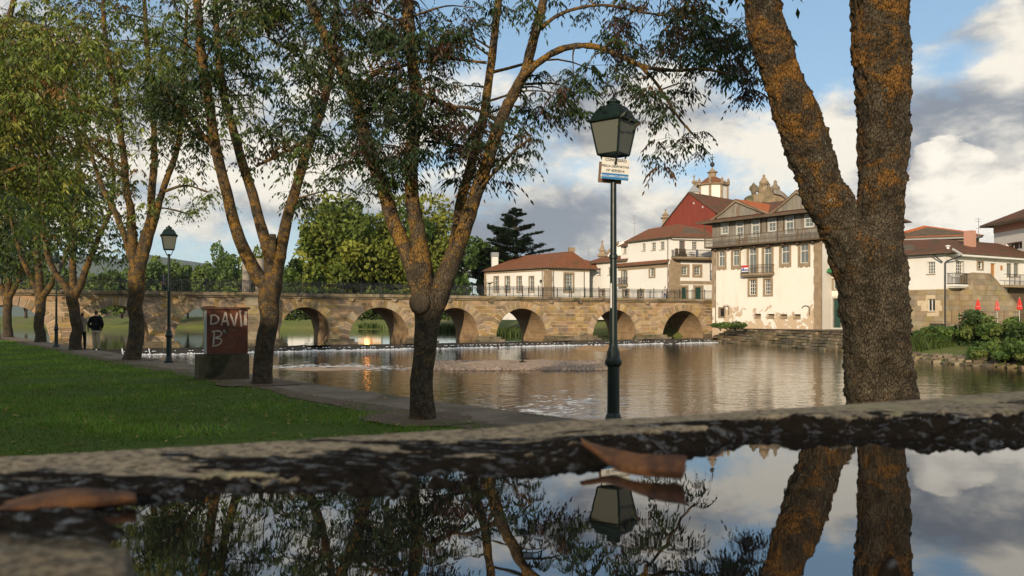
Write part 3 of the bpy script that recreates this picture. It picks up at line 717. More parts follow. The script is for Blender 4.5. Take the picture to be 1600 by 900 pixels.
def ashlar(parent, f, s0, s1, z0, z1, holes, mat, ch=.42, cw=.85, name='stone', d=0.0, top=None, topcut=None):
    """separate stone blocks standing proud of the wall"""
    z = z0; k = 0
    n_ = max(1, int(round((z1-z0)/ch))); hh = (z1-z0)/n_
    for r in range(n_):
        x = s0-(cw*.5 if r % 2 else 0)*random.uniform(.6, 1.1)
        while x < s1-.05:
            w_ = cw*random.uniform(.75, 1.3); a, e = max(x, s0), min(x+w_, s1); zz0, zz1 = z0+r*hh, z0+(r+1)*hh; x += w_
            if e-a < .12: continue
            if topcut is not None:
                t0, t1 = topcut(a), topcut(e)
                if max(t0, t1) <= zz0+.03: continue
                ta, tb = min(zz1, max(t0, zz0+.01)), min(zz1, max(t1, zz0+.01))
            else: ta = tb = zz1
            if any(q[0]-.02 < e and q[1]+.02 > a and q[2]-.02 < zz1 and q[3]+.02 > zz0 and min(e, q[1])-max(a, q[0]) > .05 and min(zz1, q[3])-max(zz0, q[2]) > .05 for q in holes): continue
            mb = MB(); j = .008; dd = d+.035+random.uniform(0, .015)
            mb.hexa([f.P(a+j, zz0+j, dd), f.P(e-j, zz0+j, dd), f.P(e-j, zz0+j, d-.05), f.P(a+j, zz0+j, d-.05), f.P(a+j, ta-j, dd), f.P(e-j, tb-j, dd), f.P(e-j, tb-j, d-.05), f.P(a+j, ta-j, d-.05)])
            mb.build(name, mat, parent)
def pipe(parent, f, s, z0, z1, d=.12, r=.055, name='downpipe'):
    mb = MB(); mb.tube([f.P(s, z1, d+.35), f.P(s, z1-.35, d), f.P(s, z0, d)], r, 8); return mb.build(name, M['pipe'], parent)
def boxbody(parent, f, s0, s1, z0, z1, depth, mat, name='wall', front=False):
    """side and rear walls of a house behind its facade"""
    mb = MB(); dn = -depth
    if front: mb.face([f.P(s0, z0), f.P(s1, z0), f.P(s1, z1), f.P(s0, z1)])
    mb.face([f.P(s1, z0), f.P(s1, z0, dn), f.P(s1, z1, dn), f.P(s1, z1)]); mb.face([f.P(s0, z0, dn), f.P(s0, z0), f.P(s0, z1), f.P(s0, z1, dn)])
    mb.face([f.P(s1, z0, dn), f.P(s0, z0, dn), f.P(s0, z1, dn), f.P(s1, z1, dn)]); mb.face([f.P(s0, z1-.01), f.P(s1, z1-.01), f.P(s1, z1-.01, dn), f.P(s0, z1-.01, dn)])
    return mb.build(name, mat, parent)

# ---- tall white house with the timber gallery
f = Fac(W(1113, 0, 99.0)[:2], W(1284, 0, 87.6)[:2]); TL = f.L
tall = empty('tall_house', f.P(0, -.3), 'tall white house with grey timber top gallery and peeling plaster', 'house')
zg, ze = 10.05, 13.35         # gallery floor, eaves
R_ = lambda a, c, d_, e: f.rect(a, c, d_, e)
mainw = [R_(1122.5, 392.5, 1132.5, 416), R_(1145, 391, 1155, 415), R_(1220.7, 384, 1233.2, 411.5), R_(1250, 382, 1263, 411)]
maind = [R_(1170, 388, 1182, 428), R_(1193.5, 387, 1205.5, 427)]
loww = [R_(1171, 437.5, 1181, 460.5), R_(1195, 436.5, 1205, 460)]
vents = [R_(1178, 490.5, 1189, 498), R_(1198, 490.5, 1210, 498.5), R_(1218, 491, 1230, 499), R_(1239, 491, 1251, 499.5)]
smallw = [R_(1124, 482, 1132, 495)]
wallmesh(tall, f, 0, TL, -1.2, zg, mainw+maind+loww+vents+smallw, M['peel'], .55)
DEP = 17.5
boxbody(tall, f, 0, TL, -1.2, zg, DEP, M['white'])
for q in mainw: window(tall, f, q, 2, 1, sw=.26, apron=True, transom=.66)
for q in maind: window(tall, f, q, 2, 1, sw=.28, name='balcony_door', transom=.78)
for q in loww: window(tall, f, q, 3, 4, sw=.24, glass=M['glass_dk'], bar=.06)
for q in smallw: window(tall, f, q, 1, 1, sw=.16, glass=M['glass_dk'], sash=M['timber_dk'])
for a, e, g, h_ in vents:
    mb = MB(); mb.hexa([f.P(a, g, -.02), f.P(e, g, -.02), f.P(e, g, -.5), f.P(a, g, -.5), f.P(a, g+.02, -.02), f.P(e, g+.02, -.02), f.P(e, h_-.15, -.5), f.P(a, h_-.15, -.5)])
    o = mb.build('vent', M['trim'], tall); mb = MB(); mb.face([f.P(a, g, -.52), f.P(e, g, -.52), f.P(e, h_, -.52), f.P(a, h_, -.52)]); mb.build('vent_back', M['timber_dk'], o)
# quoins
def quoins(parent, f, s0, s1, z0, z1, d=.06, ch=.62, mat=None):
    n = int((z1-z0)/ch); h_ = (z1-z0)/n
    for k in range(n):
        mb = MB(); x = .06 if k % 2 else 0; fbox(mb, f, s0+(x if s0 > 1 else 0), s1-(x if s0 < 1 else 0), z0+k*h_+.008, z0+(k+1)*h_-.008, -.1, d+random.uniform(0, .015)); mb.build('quoin', mat or M['trim'], parent)
quoins(tall, f, TL-.95, TL, -.3, zg-.45, ch=.85); quoins(tall, f, 0.0, .42, 2.6, zg-.45, ch=.85)
mb = MB(); fbox(mb, f, -.1, TL+.1, zg-.45, zg-.1, -.1, .12); mb.build('cornice', M['trim'], tall)
for k in range(8):
    mb = MB(); a = .8+k*(TL-1.6)/7; fbox(mb, f, a-.1, a+.1, zg-.42, zg-.09, .121, .55); mb.build('corbel', M['timber_dk'], tall)
balcony(tall, f, f.s_at(1162), f.s_at(1210.5), f.z_at(1186, 427.5), f.z_at(1186, 414.5), .75, M['trim'], M['timber_dk'], .15)
pipe(tall, f, .55, .2, zg-.1, .1)
for px, sg in ((1254, 1), (1130, -1)):
    a = f.s_at(px); z = f.z_at(px, 486); mb = MB(); P_ = [f.P(a+.45-.45*math.cos(t), z+.3*math.sin(t)+.3, .12) for t in np.linspace(0, math.pi, 9)]+[f.P(a+.9, z-.5, .12)]
    mb.tube(P_, .04, 6); mb.build('bent_pipe', M['iron'], tall)
# gallery storey
gw = [R_(1127.5, 349.5, 1137.5, 365), R_(1151, 346.5, 1161, 371), R_(1175, 344, 1186, 369), R_(1201, 341.5, 1212, 361), R_(1228, 338, 1239.5, 365), R_(1258, 335, 1271, 354)]
gal = wallmesh(tall, f, .0, TL, zg+.0, ze, gw, M['timber_dk'], .2, 'gallery_wall', -.04)
hx = []
x = 0.02
while x < TL-.05:      # vertical boards between the openings
    w_ = random.uniform(.22, .32); e = min(x+w_, TL)
    segs = [(zg, ze)]
    for q in gw:
        if q[0]-.12 < e and q[1]+.12 > x: segs = [(a, min(c, q[2]-.12)) for a, c in segs if a < q[2]-.12]+[(max(a, q[3]+.12), c) for a, c in segs if c > q[3]+.12]
    for a, c in segs:
        if c-a > .1: mb = MB(); fbox(mb, f, x+.008, e-.008, a+.01, c-.01, -.05, random.uniform(.0, .02)); mb.build('board', M['timber'], gal)
    x += w_
for q in gw: window(tall, f, q, 2, 3, sw=.11, rec=.06, sash=M['sash'], trim=M['grey_paint'], transom=.7)
mb = MB(); fbox(mb, f, -.5, TL+.3, zg-.10, zg+.08, -.05, 1.0); gb = mb.build('gallery_balcony', M['timber_dk'], tall)
mb = MB(); fbox(mb, f, -.5, TL+.3, zg+1.12, zg+1.20, .92, .99); fbox(mb, f, -.5, TL+.3, zg+.45, zg+.52, .93, .98)
for s_ in (-.5, TL+.23): fbox(mb, f, s_, s_+.07, zg+1.121, zg+1.199, -.05, .919)
mb.build('rail', M['timber_dk'], gb)
for a in np.arange(-.46, TL+.28, .155): mb = MB(); fbox(mb, f, a-.035, a+.035, zg+.08, zg+1.12, .94, .97); mb.build('slat', M['timber'], gb)
for a in np.linspace(-.42, TL+.22, 7): mb = MB(); fbox(mb, f, a-.05, a+.05, zg+.08, ze-.05, .90, .999) if a < -.3 else fbox(mb, f, a-.05, a+.05, zg+.08, zg+1.25, .90, .999); mb.build('post', M['timber_dk'], gb)
# gallery sides
mb = MB(); mb.face([f.P(TL, zg, 0), f.P(TL, zg, -DEP), f.P(TL, ze, -DEP), f.P(TL, ze, 0)]); mb.face([f.P(0, zg, -DEP), f.P(0, zg, 0), f.P(0, ze, 0), f.P(0, ze, -DEP)]); mb.build('gallery_side', M['timber_dk'], tall)
# roof: low front slope with wide eaves and two boarded gables
ov = 1.25; rz = ze+2.9
roofmesh(tall, [[f.P(-ov-.4, ze-.10, ov), f.P(TL+ov, ze-.10, ov), f.P(TL-2.5, rz, -DEP*.5), f.P(2.5, rz, -DEP*.5)],
                [f.P(TL+ov, ze-.10, ov), f.P(TL+ov, ze-.10, -DEP-ov), f.P(TL-2.5, rz, -DEP*.5)],
                [f.P(-ov-.4, ze-.10, -DEP-ov), f.P(-ov-.4, ze-.10, ov), f.P(2.5, rz, -DEP*.5)],
                [f.P(TL+ov, ze-.10, -DEP-ov), f.P(-ov-.4, ze-.10, -DEP-ov), f.P(2.5, rz, -DEP*.5), f.P(TL-2.5, rz, -DEP*.5)]], M['tile_old'])
mb = MB(); fbox(mb, f, -ov-.4, TL+ov, ze-.36, ze-.243, ov-.12, ov+.02); mb.build('eaves_board', M['timber_dk'], tall)
for (xl, yl), (xp, yp), (xr, yr) in (((1119, 339), (1154, 313), (1203, 329)), ((1213, 327.5), (1249, 299), (1283, 320))):
    sl, sp, sr = f.s_at(xl), f.s_at(xp), f.s_at(xr); zl = ze+.22; zp = f.z_at(xp, yp); D0 = .35
    g_ = MB(); g_.prism([f.P(sl, zl, D0), f.P(sr, zl, D0), f.P(sp, zp, D0)], -f.n3*.15); go = g_.build('gable', M['timber_dk'], tall)
    x = sl
    while x < sr-.1:
        e = min(x+.3, sr); hgt = lambda a: zl+(zp-zl)*(min((a-sl)/(sp-sl), (sr-a)/(sr-sp)))
        mb = MB(); a_, e_ = x+.01, e-.01; mb.hexa([f.P(a_, zl+.0, D0+.04), f.P(e_, zl, D0+.04), f.P(e_, zl, D0-.01), f.P(a_, zl, D0-.01), f.P(a_, hgt(a_)+.012, D0+.04), f.P(e_, hgt(e_)+.012, D0+.04), f.P(e_, hgt(e_)+.012, D0-.01), f.P(a_, hgt(a_)+.012, D0-.01)])
        mb.build('board', M['timber'], go); x += .3
    dp = -6.0; kk = .25
    roofmesh(go, [[f.P(sl-.5, zl-.32, D0+.35), f.P(sl-.5, zl-.32, dp), f.P(sp, zp+.12, dp), f.P(sp, zp+.12, D0+.35)], [f.P(sr+.5, zl-.32, dp), f.P(sr+.5, zl-.32, D0+.35), f.P(sp, zp+.12, D0+.35), f.P(sp, zp+.12, dp)]], M['tile_new'], 'gable_roof', .12)
    mb = MB()
    for sa, za in ((sl-.45, zl-.42), (sr+.45, zl-.42)):
        t_ = (f.P(sp, zp, 0)-f.P(sa, za, 0)); mb.prism([f.P(sa, za, D0+.2), f.P(sa, za+.26, D0+.2), f.P(sp, zp+.02, D0+.2), f.P(sp, zp-.24, D0+.2)], f.n3*.12)
    mb.build('bargeboard', M['trim'], go)
# estate banner on the balcony
a, e, g, h_ = R_(1165, 415, 1175.5, 425); bn = MB(); bn.face([f.P(a, g, .80), f.P(e, g, .80), f.P(e, h_, .80), f.P(a, h_, .80)]); bn.face([f.P(a, g, .795), f.P(a, h_, .795), f.P(e, h_, .795), f.P(e, g, .795)])
ban = empty('sale_banner', f.P(a, g, .8), 'small red white and blue banner hung on the stone balcony', 'banner'); bn.build('sheet', plain('banner white', (.75, .75, .75), .6), ban)
for nm, z0, z1, mat_ in (('red_band', .66, .98, plain('banner red', (.55, .02, .02), .6)), ('blue_band', .16, .36, plain('banner blue', (.03, .05, .3), .6))):
    mb = MB(); fbox(mb, f, a, e, g+(h_-g)*z0, g+(h_-g)*z1, .801, .806); mb.build(nm, mat_, ban)
mb = MB(); c_ = f.P(a+(e-a)*.24, g+(h_-g)*.5, .803); mb.prism([c_+f.u3*.11*math.cos(t)+UP*.11*math.sin(t) for t in np.linspace(0, 2*math.pi, 11)[:-1]], f.n3*.004); mb.build('emblem', plain('banner blue', (.03, .05, .3), .6), ban)

# ---- quay in front of the tall house
q0 = empty('quay_wall', f.P(4, WZ), 'dark layered stone quay at the water below the tall house', 'quay')
qa = [(23.2, 96.8), (24.3, 90.5), (26.3, 80.5), (27.3, 71.5), (27.6, 64.5)]
Pq = densify(np.array(qa), 1.0)
for lay in range(7):
    z0 = WZ-.25+lay*.26; back = lay*.55
    k = 0
    while k < len(Pq)-1:
        st = random.choice((1, 1, 2)); p0, p1 = Pq[k], Pq[min(k+st, len(Pq)-1)]; k += st
        d_ = (p1-p0); L_ = np.linalg.norm(d_); d_ = d_/L_; nrm = np.array((-d_[1], d_[0]))
        nrm = nrm if nrm[0] > 0 else -nrm
        bk = back+random.uniform(-.22, .22); c_ = (p0+p1)/2+nrm*(bk+.8); mb = MB()
        mb.box((c_[0], c_[1], z0+.11+random.uniform(-.03, .03)), (L_*.97, 1.6, .20+random.uniform(-.02, .05)), (*d_, 0)); mb.build('stone', M['quay'], q0)
mb = MB(); top = [(p+np.array((3.4, .5))) for p in np.array(qa)]
mb.face([(x, y, .05) for x, y in top]+[(44, 80, .05), (40, 97, .05), (27, 104, .05)]); tag(mb.build('quay_terrace', M['earth']), 'worn earth terrace between the quay and the tall house', 'terrace', kind='structure')

q1 = empty('bank_paving', G(1470, 563, -1.2), 'rough stone edging at the water line of the right bank', 'stone edging')
for yy in np.arange(43.5, 60.5, .62):
    xb = float(np.interp(yy, rb[::-1, 1], rb[::-1, 0]))
    for r in range(3):
        c_ = np.array((xb+.1+r*.62+random.uniform(-.15, .15), yy+random.uniform(-.15, .15), -1.50+r*.17+random.uniform(-.04, .04))); mb = MB()
        mb.box(c_, (random.uniform(.4, .62), random.uniform(.4, .62), random.uniform(.14, .24)), (1, random.uniform(-.4, .4), random.uniform(.05, .35)), None); mb.build('stone', M['quay'], q1)
# ---- white annex with the green door, right of the tall house
f = Fac(W(1288, 0, 89.5)[:2], W(1352, 0, 86.5)[:2]); an = empty('narrow_annex', f.P(0, 0), 'narrow white annex with dark green door between tall house and trunk', 'house')
dq = f.rect(1303, 467, 1313.5, 512); wq = f.rect(1302, 436, 1310, 452); zs_ = f.z_at(1300, 463)
wallmesh(an, f, 0, f.L, zs_, 8.5, [wq], M['white'], .2); wallmesh(an, f, 0, f.L, -.3, zs_, [dq], M['grey_paint'], .2, 'plinth', .05); boxbody(an, f, 0, f.L, -.3, 8.5, 7, M['white'])
window(an, f, wq, 2, 2, sw=.14); door(an, f, dq, M['green_door'], sw=.12, leaves=1)
roofmesh(an, [[f.P(-.4, 8.4, .5), f.P(f.L+.4, 8.4, .5), f.P(f.L+.4, 10, -5), f.P(-.4, 10, -5)]], M['tile_old'])
mb = MB(); a = f.s_at(1290); z = f.z_at(1296, 423)
mb.hexa([f.P(a, z-.35, .0), f.P(a+1.4, z-.35, .0), f.P(a+1.4, z-.35, -.01), f.P(a, z-.35, -.01), f.P(a, z-.3, 1.1), f.P(a+1.4, z-.3, 1.1), f.P(a+1.4, z+.35, 0), f.P(a, z+.35, 0)]) if False else mb.prism([f.P(a, z-.4, .02), f.P(a, z-.25, 1.15), f.P(a, z+.1, .95), f.P(a, z+.45, .02)], f.u3*1.5)
mb.build('awning', plain('green awning', (.03, .16, .05), .6), an)

# ---- white street house behind the bridge end
fl = Fac((11.7, 122.9), (21.5, 108.0)); fr = Fac((21.5, 108.0), (28.2, 109.8)); ST = 3.0
mid = empty('street_house', fl.P(fl.L, ST), 'white three storey house with corner balcony at the bridge end', 'house')
RL = lambda a, c, d_, e: fl.rect(a, c, d_, e); RR = lambda a, c, d_, e: fr.rect(a, c, d_, e)
sb = fl.s_at(981); zt = 12.35; zwing = 9.75; sm = fl.s_at(966)
up = [RL(1003, 380.5, 1008.5, 392), RL(1017.5, 379, 1024.5, 391), RL(1031, 377.5, 1038, 390)]
lo = [RL(1015.5, 418.5, 1022.5, 432), RL(972, 421, 979, 446)]; wl = [RL(933.5, 419, 938.5, 430), RL(949.5, 418, 955.5, 430)]
gr_ = [RL(938, 454, 944, 463), RL(974, 454, 982, 463), RL(999, 454, 1005, 463)]; mw_ = [RL(969.5, 384.5, 974.5, 396)]
wallmesh(mid, fl, sb, fl.L, ST-2, zt, [q for q in up+lo+gr_ if q[0] > sb], M['white2'], .25)
wallmesh(mid, fl, 0, sb, ST-2, zwing, [q for q in lo+wl+gr_ if q[0] < sb], M['white2'], .25, d=0.0)
wallmesh(mid, fl, sm, sb, zwing, zt-.4, mw_, M['white2'], .25, d=-.5)
boxbody(mid, fl, sb, fl.L-.05, ST-2, zt, 7, M['white2']); boxbody(mid, fl, 0, sb, ST-2, zwing-.02, 7, M['white2'])
for q in up: window(mid, fl, q, 2, 3, glass=M['glass'], sash=M['sash'], bar=.05)
for q in lo[:1]: window(mid, fl, q, 2, 3, sw=.22)
window(mid, fl, lo[1], 2, 2, sw=.2, name='balcony_door'); balcony(mid, fl, lo[1][0]-.35, lo[1][1]+.35, lo[1][2]+.1, lo[1][2]+1.1, .7, M['trim'], M['iron'])
for q in wl: window(mid, fl, q, 2, 3)
for q in gr_: window(mid, fl, q, 2, 2, sw=.25, glass=M['glass_dk'])
for q in mw_: window(mid, fl, q, 2, 3, d=-.5)
# tiled string course
zc = fl.z_at(1047, 408.5); roofmesh(mid, [[fl.P(fl.s_at(960), zc-.1, .5), fl.P(fl.L-.1, zc-.1, .5), fl.P(fl.L-.1, zc+.32, .0), fl.P(fl.s_at(960), zc+.32, .0)]], M['tile_warm'], 'tile_course', .12)
mb = MB(); fbox(mb, fl, fl.s_at(966), fl.L-.4, zc-.75, zc-.25, -.05, .06); mb.build('frieze', M['trim'], mid)
upR = [RR(1081.5, 377.5, 1089.5, 389.5)]; fd = [RR(1061.5, 376.5, 1070.5, 395)]
lwR = [RR(1065, 416.5, 1074, 429.5), RR(1085, 416.5, 1094, 430)]; dR = [RR(1065, 449, 1072.5, 468), RR(1086, 449, 1096, 468)]
zb = fr.z_at(1075, 402.5)
wallmesh(mid, fr, 0, fr.L, zb, zt, upR+fd, M['white2'], .25); wallmesh(mid, fr, 0, fr.L, ST-2, zb, lwR+dR, M['white2'], .25, 'lower_wall')
for q in upR: window(mid, fr, q, 3, 3, sash=M['sash'], glass=M['glass_dk'], bar=.05)
window(mid, fr, fd[0], 2, 3, sash=M['sash_red'], name='balcony_door')
for q in lwR: window(mid, fr, q, 2, 3, sw=.32)
for q in dR: door(mid, fr, q, M['green_door'], sw=.30)
quoins(mid, fr, 0.01, 1.55, ST-1, zb-.3, ch=.8); quoins(mid, fl, fl.L-.25, fl.L, ST-1, zc-.3, ch=.8)
for z0, z1 in ((zb-.55, zb-.25), (fr.z_at(1080, 444), fr.z_at(1080, 439))): mb = MB(); fbox(mb, fr, 1.551, fr.L, z0, z1, -.05, .07); mb.build('band', M['trim'], mid)
balcony(mid, fr, .15, fr.L, zb, zb+.95, 1.3, M['trim'], M['iron'], .17)
mb = MB()      # chairs and a table left on the balcony
for cx_ in (.6, 1.15, 1.7): fbox(mb, fr, cx_, cx_+.4, zb+.02, zb+.45, .4, .8); fbox(mb, fr, cx_, cx_+.4, zb+.451, zb+1.2, .35, .42)
mb.build('balcony_chairs', M['timber_dk'], mid)
mb = MB(); fbox(mb, fr, 3.6, 3.85, zb+.02, zb+1.0, .5, .7); fbox(mb, fr, 2.6, 3.3, zb+.6, zb+.66, .4, .9); mb.build('balcony_table', plain('grey blue plastic', (.16, .2, .25), .5), mid)
rp = np.array((23.6, 113.0, zt+2.3)); rl = fl.P(sb+.6, zt+2.0, -3.5)
roofmesh(mid, [[fl.P(sb-.3, zt, .5), fl.P(fl.L+.4, zt, .5)+fr.n3*.3, rp, rl], [fl.P(fl.L+.4, zt, .5)+fr.n3*.3, fr.P(fr.L+.3, zt, .55), fr.P(fr.L+.3, zt+1.9, -4.5), rp],
               [fl.P(sb-.3, zt, -7), fl.P(sb-.3, zt, .5), rl], [fr.P(fr.L+.3, zt+1.9, -4.5), fl.P(sb-.3, zt, -7), rl, rp]], M['tile_warm'])
roofmesh(mid, [[fl.P(-.4, zwing-.05, .5), fl.P(sb+.05, zwing-.05, .5), fl.P(sb+.05, zwing+1.1, -3.2), fl.P(-.4, zwing+1.1, -3.2)]], M['tile_warm'], 'wing_roof')
roofmesh(mid, [[fl.P(sm-.3, zt-.45, -.1), fl.P(sb+.02, zt-.45, -.1), fl.P(sb+.02, zt+.9, -3.5), fl.P(sm-.3, zt+.9, -3.5)]], M['tile_warm'], 'attic_roof')
mb = MB(); fbox(mb, fr, .1, fr.L, zt-.35, zt-.12, -.05, .45); mb.build('eaves', M['white2'], mid)
pipe(mid, fl, fl.L-.3, ST, zt-.1)
def antenna(p, h, lab):
    mb = MB(); p = np.array(p); mb.tube([p, p+UP*h], .035, 6)
    for k, w_ in ((.95, 1.0), (.86, .8), (.62, .7)): mb.tube([p+UP*h*k+np.array((-w_/2, 0, 0)), p+UP*h*k+np.array((w_/2, .1, 0))], .02, 5)
    o = mb.build('television_antenna', M['zinc'], None, tuple(p)); return tag(o, lab, 'antenna', 'roof antennas')
antenna(W(991, 372, 117), 3.4, 'thin antenna above the white street house roof')

# ---- low white house by the bridge
fl = Fac(W(757, 0, 125.6)[:2], W(855, 0, 116)[:2]); fr = Fac(W(855, 0, 116)[:2], W(921, 0, 119.4)[:2]); ze_ = 8.7
low = empty('low_house', fl.P(fl.L, ST), 'long low white house with brown hipped roof behind the bridge railing', 'house')
wsL = [fl.rect(x-3.2, 432.5, x+3.2, 456) for x in (775.5, 793, 811.5, 830.5)]; wR = [fr.rect(882.5, 428, 895, 455)]
wallmesh(low, fl, 0, fl.L, ST-2, ze_, wsL, M['white2'], .25); wallmesh(low, fr, 0, fr.L, ST-2, ze_, wR, M['white2'], .25)
for q in wsL: window(low, fl, q, 2, 4, sw=.16, glass=M['glass'])
window(low, fr, wR[0], 3, 5, sw=.26)
quoins(low, fl, fl.L-.75, fl.L, ST-1, ze_-.5, ch=.7); quoins(low, fr, .01, .85, ST-1, ze_-.5, ch=.7); quoins(low, fl, .01, .5, ST-1, ze_-.5, ch=.7)
mb = MB(); fbox(mb, fl, 0, fl.L, ze_-.5, ze_-.05, -.05, .09); fbox(mb, fr, .091, fr.L, ze_-.5, ze_-.05, -.05, .09); mb.build('cornice', M['trim'], low)
r0 = fl.P(4.2, 11.1, -4.2); r1 = fl.P(fl.L+.6, 11.3, -4.8); r2 = fr.P(fr.L+1, 10.6, -4.5)
roofmesh(low, [[fl.P(-.5, ze_, .55), fl.P(fl.L+.5, ze_, .55), r1, r0], [fl.P(fl.L+.5, ze_, .55), fr.P(fr.L+1, ze_, .55), r2, r1], [fl.P(-.5, ze_, -9), fl.P(-.5, ze_, .55), r0], [fl.P(fl.L+6, ze_, -9), fl.P(-.5, ze_, -9), r0, r1, r2]], M['tile_warm'])
boxbody(low, fl, .02, fl.L-.02, ST-2, ze_-.02, 8, M['white2'])
pipe(low, fl, fl.L-.9, ST, ze_, .14); pipe(low, fr, .95, ST, ze_, .14); pipe(low, fr, fr.s_at(912), ST, ze_, .14)
for px, py, Y, w_, h_, nm in ((773, 418, 127, 1.0, 1.7, 'white chimney with grey cap'), (893, 410, 123, .8, 1.6, 'plain grey chimney')):
    c_ = W(px, py, Y); mb = MB(); mb.box(c_+UP*(h_/2-.3), (w_, w_*.8, h_+.6), (1, .2, 0)); o = mb.build('chimney', M['white2'] if 'white' in nm else M['trim'], low); mb = MB(); mb.box(c_+UP*(h_+.35), (w_*1.15, w_, .7), (1, .2, 0)); mb.build('chimney_cap', M['zinc'] if 'white' in nm else M['trim'], o)
antenna(W(920, 408, 121), 2.3, 'thin antenna above the low white house')

# ---- red gabled house behind
gL, gR = W(1020, 0, 131), W(1118, 0, 122); f = Fac(gL[:2], gR[:2]); sp = f.s_at(1077); zpk = f.z_at(1077, 301); zl = f.z_at(1028, 364); zr = f.z_at(1117, 330)
red = empty('red_house', f.P(f.L/2, ST), 'tall red gabled house rising behind the white street house', 'house')
mb = MB(); mb.prism([f.P(0, ST, 0), f.P(f.L, ST, 0), f.P(f.L, zr, 0), f.P(sp, zpk, 0), f.P(f.s_at(1028), zl, 0), f.P(0, zl-1, 0)], -f.n3*.3); mb.build('gable_wall', M['red'], red)
bk = -16.0
roofmesh(red, [[f.P(f.L+.6, zr-.35, .3), f.P(f.L+.6, zr-.35, bk), f.P(sp, zpk+.1, bk), f.P(sp, zpk+.1, .3)], [f.P(-.5, zl-1.3, bk), f.P(-.5, zl-1.3, .3), f.P(sp, zpk+.1, .3), f.P(sp, zpk+.1, bk)]], M['tile_old'])
mb = MB(); mb.face([f.P(f.L, ST, 0), f.P(f.L, ST, bk), f.P(f.L, zr, bk), f.P(f.L, zr, 0)]); mb.build('side_wall', M['red'], red)
for px, py in ((1084, 318), (1098, 324)): q = f.rect(px-1, py-2, px+1, py+1); mb = MB(); fbox(mb, f, q[0], q[1], q[2], q[3], -.02, .03); mb.build('vent', M['grey_paint'], red)

# ---- church lantern tower
c = W(1113, 0, 150); ch = empty('church_tower', (c[0], c[1], ST), 'white octagonal church lantern with tiled cap and cross', 'tower')
zz = lambda py, Y=150: CZ+(HY-py)/F*Y
b0 = np.array((c[0], c[1], 0.0))
mb = MB(); mb.lathe(b0, [(2.75, ST), (2.75, zz(294)), (2.75, zz(292))], 8, math.pi/8); dr = mb.build('drum', M['white2'], ch)
mb = MB(); mb.lathe(b0, [(2.8, zz(292)), (3.25, zz(291)), (3.25, zz(289.5)), (2.7, zz(289.4))], 8, math.pi/8); mb.build('cornice', M['trim'], ch)
mb = MB(); mb.lathe(b0, [(3.0, zz(289.3)), (2.3, zz(285)), (1.5, zz(280)), (.95, zz(277.5))], 8, math.pi/8); mb.build('tiled_cap', M['tile_warm'], ch)
mb = MB(); mb.lathe(b0, [(.95, zz(278)), (.75, zz(277)), (.72, zz(270.5)), (1.0, zz(270)), (1.0, zz(269)), (.75, zz(268)), (.3, zz(264.5)), (.12, zz(263)), (.12, zz(261))], 12); mb.build('lantern', M['trim'], ch)
mb = MB(); mb.lathe((b0[0], b0[1], zz(257)), [(.02, -.5), (.28, -.38), (.42, -.15), (.45, 0), (.42, .15), (.28, .38), (.02, .5)], 12); mb.build('ball', M['iron'], ch, smooth=True)
mb = MB(); mb.box(b0+UP*(zz(248.5)), (.1, .1, 2.0)); mb.box(b0+UP*(zz(246)), (.8, .09, .1)); mb.lathe(b0+UP*zz(249), [(.02, -.2), (.2, 0), (.02, .2)], 6); mb.build('cross', M['iron'], ch)
for k in range(8):
    a = math.pi/8+k*math.pi/4; q = b0+np.array((2.95*math.cos(a), 2.95*math.sin(a), 0)); mb = MB(); mb.lathe(q, [(.28, zz(289.4)), (.28, zz(287)), (.36, zz(286.6)), (.2, zz(285.5)), (.3, zz(283.5)), (.05, zz(280))], 8); mb.build('pinnacle', M['trim'], ch)
    mb = MB(); q2 = b0+np.array((2.78*math.cos(a), 2.78*math.sin(a), 0)); mb.lathe(q2, [(.24, ST+8), (.24, zz(292.2))], 6); mb.build('pilaster', M['trim'], ch)
# small slate spire beside it
c = W(1084.5, 0, 140); sp_ = empty('small_spire', (c[0], c[1], ST), 'small dark pyramid spire with pale finial left of the church lantern', 'spire')
b0 = np.array((c[0], c[1], 0.0)); zq = lambda py: zz(py, 140)
mb = MB(); mb.lathe(b0, [(1.0, ST), (1.0, zq(301))], 4, math.pi/4); mb.build('shaft', M['white2'], sp_)
mb = MB(); mb.lathe(b0, [(1.4, zq(301)), (1.3, zq(300)), (.15, zq(289.5))], 4, math.pi/4); mb.build('cap', M['zinc'], sp_)
mb = MB(); mb.lathe(b0, [(.15, zq(290)), (.12, zq(288)), (.4, zq(286)), (.42, zq(284)), (.12, zq(281.5)), (.06, zq(278)), (.2, zq(277)), (.03, zq(272))], 10); mb.build('finial', M['trim'], sp_, smooth=True)
# baroque church pediment with urn and scrolls
c = W(1196, 0, 132); pd = empty('church_pediment', (c[0], c[1], ST), 'carved stone church pediment with scrolls and tall urn on top', 'pediment'); zq = lambda py: zz(py, 132); mpx = 132/F
prof = [(-29, 316), (-29, 308), (-26, 305.5), (-20, 304.5), (-14, 303.5), (-9, 301), (-5, 298.5), (0, 297.5), (6, 298.5), (12, 298.8), (20, 300), (27, 304), (33, 309), (37, 314), (37, 317)]
mb = MB(); mb.prism([(c[0]+a*mpx, c[1], zq(y)) for a, y in prof[::-1]]+[(c[0]-29*mpx, c[1], ST), (c[0]+37*mpx, c[1], ST)][0:0], (0, 1.6, 0)); mb.build('pediment_block', M['quay'], pd)
mb = MB(); mb.box((c[0]+4*mpx, c[1]+1.0, (ST+zq(316))/2), (66*mpx, 1.4, zq(316)-ST)); mb.build('wall', M['trim'], pd)
mb = MB(); mb.prism([(c[0]+a*mpx, c[1]-.5, zq(y)) for a, y in [(10, 297.5), (22, 298), (30, 304), (37, 312), (32, 313), (24, 306), (12, 303)]], (0, 3.2, 0)); mb.build('scroll_roof', M['timber'], pd)
